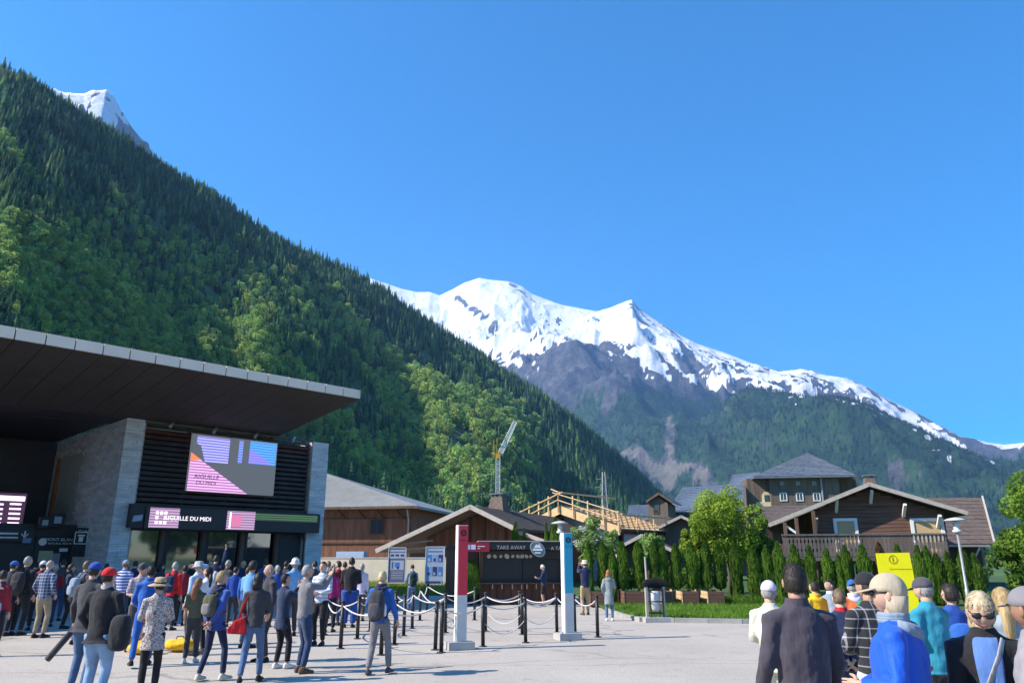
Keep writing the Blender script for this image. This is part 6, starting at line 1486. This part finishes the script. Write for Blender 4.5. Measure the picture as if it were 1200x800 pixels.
    go = g.obj('top', F(top), root, recalc=False); remeshed(go, vox / s, 7 if Y < 13 else 3, .03 if Y < 8 else (.02 if Y < 16 else 0))
    if hood:
        q = MB(); q.smooth = True; p = T((0, -.075, 1.46)); q.tube([p + Vector((-.10, .05, .01)), p + Vector((-.07, -.015, -.02)), p + Vector((0, -.045, -.05)), p + Vector((.07, -.015, -.02)), p + Vector((.10, .05, .01))], [(.03, .025), (.045, .035), (.055, .04), (.045, .035), (.03, .025)], 10)
        for k in range(3): q.tube([T((.082 * cos(a_ * .628) , .078 * sin(a_ * .628) - .0, 1.485 + k * .016)) for a_ in range(11)], .02, 6)
        q.obj('hood', F(hood), root)
    if collar:
        q = MB(); q.smooth = True; q.rings([(0, T((0, 0, 1.48)).y, 1.48, .084, .078), (0, T((0, 0, 1.5)).y, 1.535, .074, .074)], 16, cap=False); q.obj('collar', F(collar), root)
    # ---- lower garment
    g = MB(); g.ball((0, 0, .90), (.158 * b, .118 * b, .12), 16, 10)
    for sd, hp, kn, an in legs:
        if shorts: e = hp.lerp(kn, .95); g.tube([hp, hp.lerp(kn, .5), e], [.098 * b, .092 * b, .085], 10)
        else: g.tube([hp + Vector((0, 0, .02)), hp.lerp(kn, .4), kn, kn.lerp(an, .4), kn.lerp(an, .97)], [.094 * b * legw, .088 * b * legw, .066 * legw, .062 * legw, .054 * legw], 10)
    go = g.obj('shorts' if shorts else 'trousers', F(bot), root, recalc=False); remeshed(go, max(vox, .014) / s, 5, .012 if Y < 14 else 0)
    # ---- shoes
    for sd, hp, kn, an in legs:
        q = MB(); q.smooth = True; ang = -sd * .15; vs = []
        secs = ((-.065, .030, .07), (-.04, .038, .10), (.02, .040, .095), (.09, .046, .062), (.15, .044, .05), (.19, .028, .038))
        for (y_, w_, h_) in secs:
            for (u, v) in ((-1, 0), (-1.02, .35), (-.75, .8), (0, 1), (.75, .8), (1.02, .35), (1, 0)):
                x_ = u * w_; vs.append(Vector((an.x + x_ * cos(ang) - y_ * sin(ang), an.y + x_ * sin(ang) + y_ * cos(ang), v * h_ + max(0, an.z - .09))))
        n_ = 7; fs = [(i*n_+j, i*n_+j+1, (i+1)*n_+j+1, (i+1)*n_+j) for i in range(len(secs) - 1) for j in range(n_ - 1)] + [(i*n_+6, i*n_, (i+1)*n_, (i+1)*n_+6) for i in range(len(secs) - 1)] + [tuple(range(n_)), tuple(range(len(secs)*n_ - 1, (len(secs) - 1)*n_ - 1, -1))]
        q.add(vs, fs).obj('shoe', F(shoe), root)
    info = dict(root=root, arms=arms, T=T, s=s, b=b); PEOPLE.append(info); return info
def attached(name, info, label, cat):
    r = info['root']; o = empty(name, r.location, 0, label, cat); o.rotation_euler = r.rotation_euler; o.scale = r.scale; return o
def boxy(mb, c, r, p=3.5, nu=18, nv=12): return mb.ball(c, r, nu, nv, None, lambda d: (abs(d.x) ** p + abs(d.y) ** p + abs(d.z) ** p) ** (-1 / p))
def backpack(info, col, label, w=.14, hgt=.22, z=1.17, d=.085, pocket=None, pcol=None, bottle=False):
    o = attached('backpack', info, label, 'backpack'); T = info['T']; f = F(col)
    q = MB(); q.smooth = True; boxy(q, T((0, -.13 - d, z)), (w, d, hgt)); q.obj('pack_body', f, o)
    q = MB(); q.smooth = True; boxy(q, T((0, -.14 - d * 1.9, z - hgt * .3)), (w * .75, d * .4, hgt * .5)); q.obj('front_pocket', F(pcol) if pcol else f, o)
    q = MB(); q.smooth = True; q.tube([T((0, -.13 - d * 1.2, z + hgt * .98)), T((0, -.14, z + hgt * 1.12)), T((0, -.11, z + hgt * .98))], .012, 6); q.obj('grab_handle', f, o)
    for s_ in (-1, 1):
        q = MB(); q.smooth = True; b = info['b']
        q.tube([T((s_ * .07, -.15, z + hgt * .85)), T((s_ * .085, -.06, 1.485)), T((s_ * .10 * b, .06, 1.455)), T((s_ * .115 * b, .15, 1.30)), T((s_ * .15 * b, .10, 1.10)), T((s_ * .14, -.12, z - hgt * .8))], [(.024, .008)] * 6, 8); q.obj('shoulder_strap', f, o)
    if bottle:
        q = MB(); q.smooth = True; p = T((w * .95, -.16, z - .05)); q.rings([(p.x, p.y, p.z - .12, .03, .03), (p.x, p.y, p.z + .04, .03, .03), (p.x, p.y, p.z + .07, .014, .014), (p.x, p.y, p.z + .09, .014, .014)], 10); q.obj('water_bottle', flat('clear_plastic', (.6, .65, .7), .2), o)
    return o
def phone(info, side, label):
    o = attached('phone', info, label, 'phone'); sd, sh, el, wr = info['arms'][0 if side < 0 else 1]; d = (wr - el).normalized(); p = wr + d * .09 + Vector((-sd * .03, .02, .05))
    MB().box(p.x - .036, p.x + .036, p.y - .005, p.y + .005, p.z - .07, p.z + .075).obj('phone_case', m_black, o); MB().box(p.x - .032, p.x + .032, p.y - .0065, p.y - .0052, p.z - .064, p.z + .069).obj('phone_screen', flat('phone_screen', (.10, .13, .17), .15), o)

# ---------------------------------------------------------------- left: the queue before the station
p_ = person(8, 15.5, 668, 10, 'person in a red jacket with dark hair at the left edge, in the station shade', 'dred', 'black', ('dark', 'short'))
person(-2, 11.0, 678, -20, 'person at the left edge in a white cap, pale top and red flowered wrap', 'pale_blue', fab('floral', (.5, .5, .5)), ('grey', 'short'), ('cap', 'white'), hem=.7, sleeve=.5, b=1.05, hemw=1.0)
person(18, 19.5, 656, 0, 'person in a blue cap and dark coat behind the red jacket', 'char', 'black', ('dark', 'short'), ('cap', 'blue'))
a = person(34, None, 652, -5, 'grey haired person in black carrying a black backpack', 'black', 'black', ('grey', 'short'), feet=744, b=1.1)
backpack(a, 'puffer', 'black backpack on the grey haired person in black', .15, .24)
person(60, None, 656, -8, 'bald grey person in a blue plaid shirt and khaki trousers seen from behind', PLAID, 'khaki', ('grey', 'bald'), feet=747, L='pocket', R='pocket', b=1.02, step=(.0, .04))
person(53, 21, 656, 40, 'person in a pale cap and maroon top behind the plaid shirt', 'dred', 'black', ('dark', 'short'), ('cap', 'lilac'))
person(76, 24, 655, 20, 'dark haired person half hidden right of the plaid shirt', 'char', 'djean', ('black', 'short'))
person(86, 21.5, 661, -60, 'person in profile in a dark coat near the cash desk sign', 'navy', 'black', ('dark', 'bob'), skin='mid')
a = person(104, 17.6, 657, -30, 'brown haired person in a dark grey jacket with a small rucksack', 'char', 'jean', ('mid', 'short'), L='belly', R='belly')
backpack(a, 'bluegrey', 'slate blue rucksack on the brown haired person in the dark jacket', .12, .2, 1.2)
a = person(113, 11.6, 657, -12, 'person in a royal blue cap, dark grey rain jacket and jeans', 'char', 'jean', ('dark', 'short'), ('cap', 'royal'), hem=.80, b=1.05, L='side', R='pocket')
o = attached('tripod_bag', a, 'long black tripod bag held low beside the blue capped person', 'bag'); sd, sh, el, wr = a['arms'][0]; q = MB(); q.smooth = True; w_ = wr + Vector((0, .02, -.08))
q.tube([w_ + Vector((.12, .06, .18)), w_ + Vector((-.0, 0, 0)), w_ + Vector((-.30, -.08, -.42))], [.03, .045, .045], 10); q.obj('bag_tube', F('char'), o)
a = person(131, 10.4, 663, -8, 'person in a bright red cap, black jacket and light jeans', 'black', 'ljean', ('black', 'short'), ('cap', 'red'), hem=.80, b=1.14, R='side', L='pocket', collar='lgrey', legw=1.1)
o = attached('shoulder_bag', a, 'large black shoulder bag hanging right of the red capped person', 'bag'); q = MB(); q.smooth = True; boxy(q, (.30, -.02, .93), (.13, .10, .23)); q.obj('bag_body', F('black'), o)
q = MB(); q.smooth = True; q.tube([(.28, -.02, 1.14), (.22, -.08, 1.38), (.15, -.02, 1.475), (.10, .1, 1.40)], [(.016, .006)] * 4, 6); q.obj('bag_strap', F('black'), o)
person(149, 22, 655, 0, 'person in a blue and white striped shirt before the stone pillar', STRIPE, 'djean', ('mid', 'short'), ('cap', 'bluegrey'), sleeve=.5, b=1.1)
person(170, 16.5, 658, -150, 'man in a grey cap and sunglasses turned towards the camera, bare forearms', fab('pink_plaid', (.45, .35, .33), kind='plaid', c2=(.18, .16, .25)), 'dgrey', ('dark', 'short'), ('cap', 'dgrey'), sleeve=.5, L='belly', R='belly', shorts=True, sunglasses=True, look=(-25, -8))
person(180, 14.2, 662, 25, 'dark haired person in a bright blue tracksuit leaning forward', 'blue', 'blue', ('black', 'short'), lean=.18, L=(.12, .3, 1.0, .6, -.5), R='side', step=(-.28, .12), wide=.14, skin='tan', hood='blue')
person(192, 11.4, 675, 20, 'lady in a wide straw sun hat, floral blouse and black trousers', FLORAL, 'black', ('black', 'short'), ('straw', 'tan'), hem=.66, hemw=.6, L='belly', R='belly', b=.98)
a = person(207, 21, 658, -5, 'grey haired man in red with a dark rucksack near the doors', 'red', 'black', ('grey', 'short')); backpack(a, 'navy', 'dark navy rucksack on the man in red near the doors', .13, .22)
person(219, 22.5, 662, 15, 'person in a red top beside the man in red', 'dred', 'black', ('black', 'short'), skin='tan')
person(235, 17.5, 656, 70, 'person in a pale grey bucket hat shading their eyes', 'pale_blue', 'navy', ('grey', 'short'), ('bucket', 'lgrey'), R='brow', L='down')
person(246, 15.8, 664, 70, 'dark haired woman in a white top holding a hand to her forehead', 'white', 'black', ('black', 'long'), R='brow', L='side', sleeve=.6, b=.88, look=(10, 10))
person(236, 14.6, 681, 15, 'auburn haired woman in an olive gilet, dark trousers and white trainers', 'olive', 'char', ('auburn', 'long'), b=.88, hem=.9, step=(.0, .1), shoe='white', feet=None, sleeve=.7)
a = person(262, 12.6, 669, -22, 'short blond haired person in a blue jacket with hands clasped behind', fab('denim_blue', (.05, .10, .34)), 'navy', ('blond', 'short'), L='back', R='back', hem=.80, step=(-.12, .1), wide=.16, shoe='cream', legw=.86, look=(-22, 0), hood='navy')
backpack(a, 'olive', 'small olive drawstring rucksack on the blond person in blue', .12, .18, 1.2, .075, pcol='grey')
person(254, 24, 648, 5, 'person in dark blue reaching one arm high in front of the doors', 'navy', 'black', ('dark', 'short'), R='up')
a = person(306, 12.4, 671, 8, 'woman with a dark bob in a grey black jacket and tight jeans', 'char', 'jean', ('black', 'bob'), b=.94, hem=.86, L='belly', R='belly', step=(-.26, .12), wide=.12, legw=.92, sleeve=1, look=(-15, 0))
o = attached('red_bag', a, 'big red cloth shoulder bag hanging on the woman with a dark bob', 'bag'); q = MB(); q.prism([(-.33, -.10, .98), (-.16, -.10, 1.05), (-.10, -.10, .76), (-.42, -.10, .78), (-.44, -.10, .84)], (0, .16, 0)); ob = q.obj('bag_body', F('red'), o, recalc=True); remeshed(ob, .014, 4, .01)
q = MB(); q.smooth = True; q.tube([(-.27, -.03, 1.0), (-.19, -.09, 1.25), (-.09, -.03, 1.475), (-.05, .12, 1.38)], [(.02, .006)] * 4, 6); q.obj('bag_strap', F('red'), o)
person(297, 17.0, 658, -20, 'dark haired person in a light blue shirt behind the red bag woman', 'sky', 'djean', ('dark', 'curly'), L='belly', R='belly', sleeve=.6, b=.95, skin='fair')
person(319, 14.8, 661, 130, 'bald man in a dark jacket facing left behind the woman with a bob', 'char', 'char', ('grey', 'bald'), b=1.02, R='belly')
a = person(337, 13.9, 672, -40, 'person in a navy quilted coat and black trousers holding up a phone', fab('quilted_navy', (.03, .045, .09)), 'black', ('dark', 'short'), hem=.72, hemw=.3, R='phone', L='phone', shoe='white', step=(0, .12)); phone(a, -1, 'black phone held up by the person in the navy quilted coat')
person(347, 19.5, 653, 40, 'grey haired person in a white hat and sky blue shirt', 'sky', 'char', ('grey', 'curly'), ('bucket', 'white'), sleeve=.5)
a = person(362, None, 662, -55, 'grey haired man in a grey sweater and blue jeans photographing with both hands', 'grey', 'djean', ('grey', 'short'), feet=788, L='photo', R='photo', b=1.06, shoe='brown', look=(-5, 8)); phone(a, 1, 'phone held up by the man in the grey sweater')
person(380, 17.5, 658, 165, 'person in a white striped top facing the camera beside the stone pillar', WSTR, 'black', ('brown', 'short'), L='belly', R='belly')
person(391, 20.5, 663, 0, 'dark haired person in a magenta top and dark skirt', 'magenta', 'black', ('dark', 'bob'), b=.9)
person(398, 22.5, 657, 60, 'person in dark red behind the magenta top', 'dred', 'djean', ('dark', 'short'))
person(413, 21.8, 653, 5, 'tall dark haired person in a black jacket and bright blue trousers', 'black', 'royal', ('black', 'short'), hem=.84, b=1.12, L='belly', R='belly', legw=1.35)
person(425, 24.0, 660, 10, 'person with long grey hair in a pale jacket and dark trousers', 'lilac', 'brown', ('grey', 'long'), hem=.80, b=.92)
a = person(449, None, 669, -10, 'blond person in a blue jacket and grey trousers walking with a black backpack', 'blue', 'grey', ('platinum', 'short'), feet=790, L='strap', R='side', b=.98, step=(-.10, .14), wide=.15, hem=.84, shoe='dgrey', hood='navy')
backpack(a, 'char', 'black and grey hiking backpack with a water bottle on the blond walker', .145, .27, 1.16, .10, pcol='dgrey', bottle=True)
a = person(484, None, 661, 20, 'dark haired person in a pale teal shirt looking at the posters', 'bluegrey', 'jean', ('black', 'bun'), feet=716, b=.95, L='belly', R='belly'); backpack(a, fab('forest', (.01, .03, .03)), 'dark green backpack on the person in the pale teal shirt', .14, .26)
person(637, 30.9, 661, 78, 'white haired man in a dark shirt and shorts standing at the kiosk counter', 'navy', 'black', ('white', 'short'), shorts=True, L='read', R='read', skin='fair', belly=.02, look=(0, -20))
a = person(685, None, 655, 15, 'man in a straw hat, navy jacket and tan trousers taking a photo', 'navy', 'tan', ('dark', 'short'), ('bucket', 'sand'), feet=720, L='photo', R='photo', b=1.0, step=(0, .06), shoe='brown')
person(712, None, 668, -5, 'ginger haired woman in a long grey coat, jeans and white trainers', fab('coat_grey', (.25, .28, .28)), 'jean', ('ginger', 'bob'), feet=727, hem=.55, hemw=.4, b=.95, L='pocket', R='belly', shoe='white', hood=fab('coat_grey', (.25, .28, .28)))
# heads of the crowd behind, in the shade of the station
CR = [(-8, 23, 660, 'navy', 'dark', 'short', 'in navy at the far left edge'), (44, 24, 658, 'black', 'black', 'short', 'in black between the two grey haired heads'), (127, 25, 660, 'dgrey', 'brown', 'short', 'in grey before the foot of the stone pillar'), (160, 25.5, 657, 'navy', 'dark', 'short', 'in navy left of the first door mullion'),
      (190, 26, 660, 'char', 'black', 'bob', 'with a dark bob in front of the first glass pane'), (226, 27, 658, 'black', 'dark', 'short', 'in black right of the pair in red'), (268, 24, 656, 'char', 'grey', 'short', 'grey haired in charcoal behind the blond person in blue'), (278, 22, 664, 'royal', 'dark', 'short', 'in royal blue behind the olive rucksack'),
      (286, 27, 657, 'navy', 'blond', 'short', 'fair haired in navy before the white reflection'), (312, 26, 655, 'royal', 'dark', 'short', 'in blue under the last door mullion'), (327, 22, 662, 'royal', 'grey', 'short', 'grey haired in blue beside the dark side panel'), (336, 26, 657, 'char', 'dark', 'short', 'in charcoal before the dark side panel'),
      (370, 24, 657, 'char', 'black', 'short', 'with black hair before the right stone pillar'), (405, 26, 658, 'orange', 'dark', 'short', 'in orange behind the tall person in black'), (386, 25, 657, 'bluegrey', 'mid', 'short', 'in blue grey behind the magenta top'), (68, 22, 661, 'dred', 'grey', 'short', 'in maroon behind the plaid shirt, right side'), (293, 20, 664, 'blue', 'brown', 'short', 'in bright blue seen over the red strap'), (248, 28, 657, 'lgrey', 'grey', 'bald', 'bald in pale grey far back by the glass')]
for (px, Y, t, c, hc_, hs, wd) in CR:
    person(px, Y, t, random.uniform(-40, 40), 'person ' + wd, c, random.choice(['black', 'char', 'djean', 'navy']), (hc_, hs), L=random.choice(['down', 'belly', 'pocket']), R=random.choice(['down', 'belly', 'phone']), skin=random.choice(['fair', 'mid']))
# yellow bags on the ground
for (px, py, w, wd) in ((166, 766, .30, 'left of the lady in the straw hat'), (210, 763, .34, 'right of the lady in the straw hat')):
    P = G(px, py); q = MB(); q.smooth = True; q.ball((0, 0, .12), (w, .2, .14), 18, 12, None, lambda d: (1 + .22 * noise.noise(Vector(d) * 2.2 + Vector((px, 0, 0)))) * (.85 if d.z < -.5 else 1))
    r = empty('yellow_bag', P, 0, 'crumpled yellow bag lying on the ground ' + wd, 'bag'); q.obj('bag_body', F('yellow'), r); q2 = MB(); q2.smooth = True; q2.tube([(-.1, 0, .22), (-.05, -.05, .30), (.06, -.04, .3), (.1, 0, .22)], .012, 6); q2.obj('bag_handle', F('dgrey'), r)

# ---------------------------------------------------------------- right: the near group
BIG = person(928, 5.5, 659, 6, 'big dark haired man in a plain charcoal fleece seen from behind', fab('charcoal_fleece', (.060, .052, .066), .12), 'char', ('dark', 'short'), b=1.13, hem=.80, L=(.225, .16, .92, .35, -1), R=(.225, .16, .92, .35, -1), skin='mid', h=1.80, collar=fab('charcoal_fleece', (.060, .052, .066), .12))
person(897, 8.2, 678, -30, 'person in a lilac cap and pale shirt half hidden by the big man', 'cream', 'cream', ('grey', 'short'), ('cap', 'lilac'), L='belly', R='belly', b=1.02, hem=.8)
person(950, 12.5, 681, 20, 'person in a bright yellow jacket with dark hair', 'yellow', 'char', ('dark', 'short'), b=1.05, hood='yellow')
person(968, 13.5, 680, 120, 'dark haired woman with a pink scarf facing left behind the navy jacket', 'bluegrey', 'char', ('dark', 'bun'), collar='lilac', skin='fair', b=.9)
person(978, 8.6, 690, -8, 'short haired woman in a navy jacket with red collar, hands clasped behind', 'navy', 'djean', ('mid', 'short'), L='back', R='back', hem=.80, collar='red', hood=None, b=1.04)
person(994, 12.3, 678, 5, 'person in an orange jacket and blue knitted beanie', 'orange', 'char', ('grey', 'short'), ('beanie', 'blue'), b=1.12, hood='lilac')
a = person(1012, 6.9, 668, 15, 'person in a black puffer jacket with a pale grid pattern and dark cap', GRIDP, 'lgrey', ('dark', 'short'), ('cap', 'black'), b=1.12, hem=.78, L='belly', R='down', skin='mid')
person(1013, 11.5, 682, 0, 'person in bright green glimpsed between the puffer and the yellow sign', 'green', 'char', ('dark', 'short'))
PON = person(1037, 4.9, 660, 58, 'man in a royal blue rain poncho and beige flap cap facing left', fab('poncho_blue', (.008, .085, .52), .10, .6), 'lgrey', None, None, b=1.16, hem=.42, hemw=.7, L=(.17, .20, 1.12, .6, -.8), R='belly', look=(8, 0), h=1.74, cape=True, sunglasses=True, hood=fab('grey_scarf', (.22, .28, .36), .15))
r = PON['root']
def on_head(info, mbx, name, m, parent=None, c=(0, .018, 1.632), look=(0, 0)):
    M = Matrix.Rotation(radians(look[0]), 3, 'Z') @ Matrix.Rotation(radians(look[1]), 3, 'X'); T = info['T']; piv = T((0, 0, 1.53)); hc = piv + M @ (T(c) - piv); mbx.v = [tuple(hc + M @ Vector(v)) for v in mbx.v]; return mbx.obj(name, m, parent or info['root'])
capm = fab('beige_cap', (.43, .36, .26), .10)
q = MB(); q.smooth = True; q.ball((0, -.010, .03), (.089, .110, .108), 28, 18, None, lambda d: 1.0 if d.z > -.1 or d.y < .0 else .72); co = on_head(PON, q, 'flap_cap', capm, look=(8, 0))
q = MB(); q.smooth = True; q.rings([(0, -.05, -.125, .07, .055), (0, -.04, -.07, .08, .072), (0, -.03, .0, .088, .09)], 22); on_head(PON, q, 'neck_flap', capm, co, look=(8, 0))
q = MB(); q.smooth = True; n_ = 12; top_ = [(.076 * cos(pi * i / n_), .07 + .125 * sin(pi * i / n_), .045 - .03 * sin(pi * i / n_)) for i in range(n_ + 1)]
q.add(top_ + [(x, y, z - .008) for x, y, z in top_], [tuple(range(n_ + 1)), tuple(range(2 * n_ + 1, n_, -1))] + [(i, i + 1, i + n_ + 2, i + n_ + 1) for i in range(n_)]); on_head(PON, q, 'cap_brim', capm, co, look=(8, 0))
person(1078, 7.8, 674, 25, 'man in a teal shirt and grey cap seen from behind', 'teal', 'char', ('grey', 'short'), ('cap', 'dgrey'), b=1.2, sleeve=.6, L='down', R='belly', belly=.03, hem=.82)
a = person(1106, 8.8, 686, 0, 'person with a big head of dark curly hair in blue', 'royal', 'char', ('dark', 'curly'), b=1.0)
o = attached('sky_blue_bag', a, 'sky blue backpack squeezed between the teal shirt and the black cardigan', 'backpack'); q = MB(); q.smooth = True; boxy(q, (-.04, -.24, 1.10), (.16, .11, .22)); q.obj('pack_body', F('blue'), o)
BL = person(1137, 4.9, 692, 152, 'platinum haired woman with sunglasses in a black cardigan over a blue top, looking down', 'black', 'black', ('platinum', 'bob'), b=1.02, L=(.05, .25, 1.03, 1.0, -.7), R=(.03, .27, 1.08, 1.0, -.7), look=(4, -20), skin='fair', sunglasses=True, hem=.80)
# blue top showing in the open front of her cardigan
q = MB(); T = BL['T']; b_ = 1.02; vs = []; fs = []; n_ = 10
sec = [(.86, .165, .15, 22), (1.0, .158, .14, 22), (1.14, .163, .142, 22), (1.28, .178, .140, 24), (1.37, .172, .128, 26), (1.43, .13, .108, 34), (1.47, .09, .088, 44)]
for (z, rx, ry, ha) in sec:
    for k in range(n_ + 1): a_ = radians(90 - ha + 2 * ha * k / n_); p = T((0, 0, z)); vs.append((rx * b_ * 1.03 * cos(a_), p.y + ry * 1.06 * sin(a_), p.z))
for i in range(len(sec) - 1):
    for k in range(n_): fs.append((i*(n_+1)+k, i*(n_+1)+k+1, (i+1)*(n_+1)+k+1, (i+1)*(n_+1)+k))
q.smooth = True; q.add(vs, fs); co = q.obj('blue_top', fab('blue_top', (.10, .20, .48), .2), BL['root'], recalc=False); sm = co.modifiers.new('thick', 'SOLIDIFY'); sm.thickness = .01
q = MB(); q.smooth = True; q.tube([T((-.10, .06, 1.46)), T((-.06, .13, 1.36)), T((.02, .165, 1.2)), T((.12, .15, 1.05))], [(.022, .006)] * 4, 8); o = attached('bag_strap', BL, 'pale cross body strap over the blond woman s blue top', 'strap'); q.obj('strap_band', F('lgrey'), o)
person(1166, 6.6, 689, -10, 'person with long straight blond hair in a blue top behind the sunglasses woman', 'bluegrey', 'char', ('blond', 'long'), b=1.0)
person(1196, 4.4, 684, 48, 'man in a grey cap and grey jacket cut by the right edge of the photo', fab('taupe_jacket', (.27, .25, .27), .12), 'char', ('brown', 'short'), ('cap', 'grey'), b=1.16, L='belly', R='belly', skin='tan')
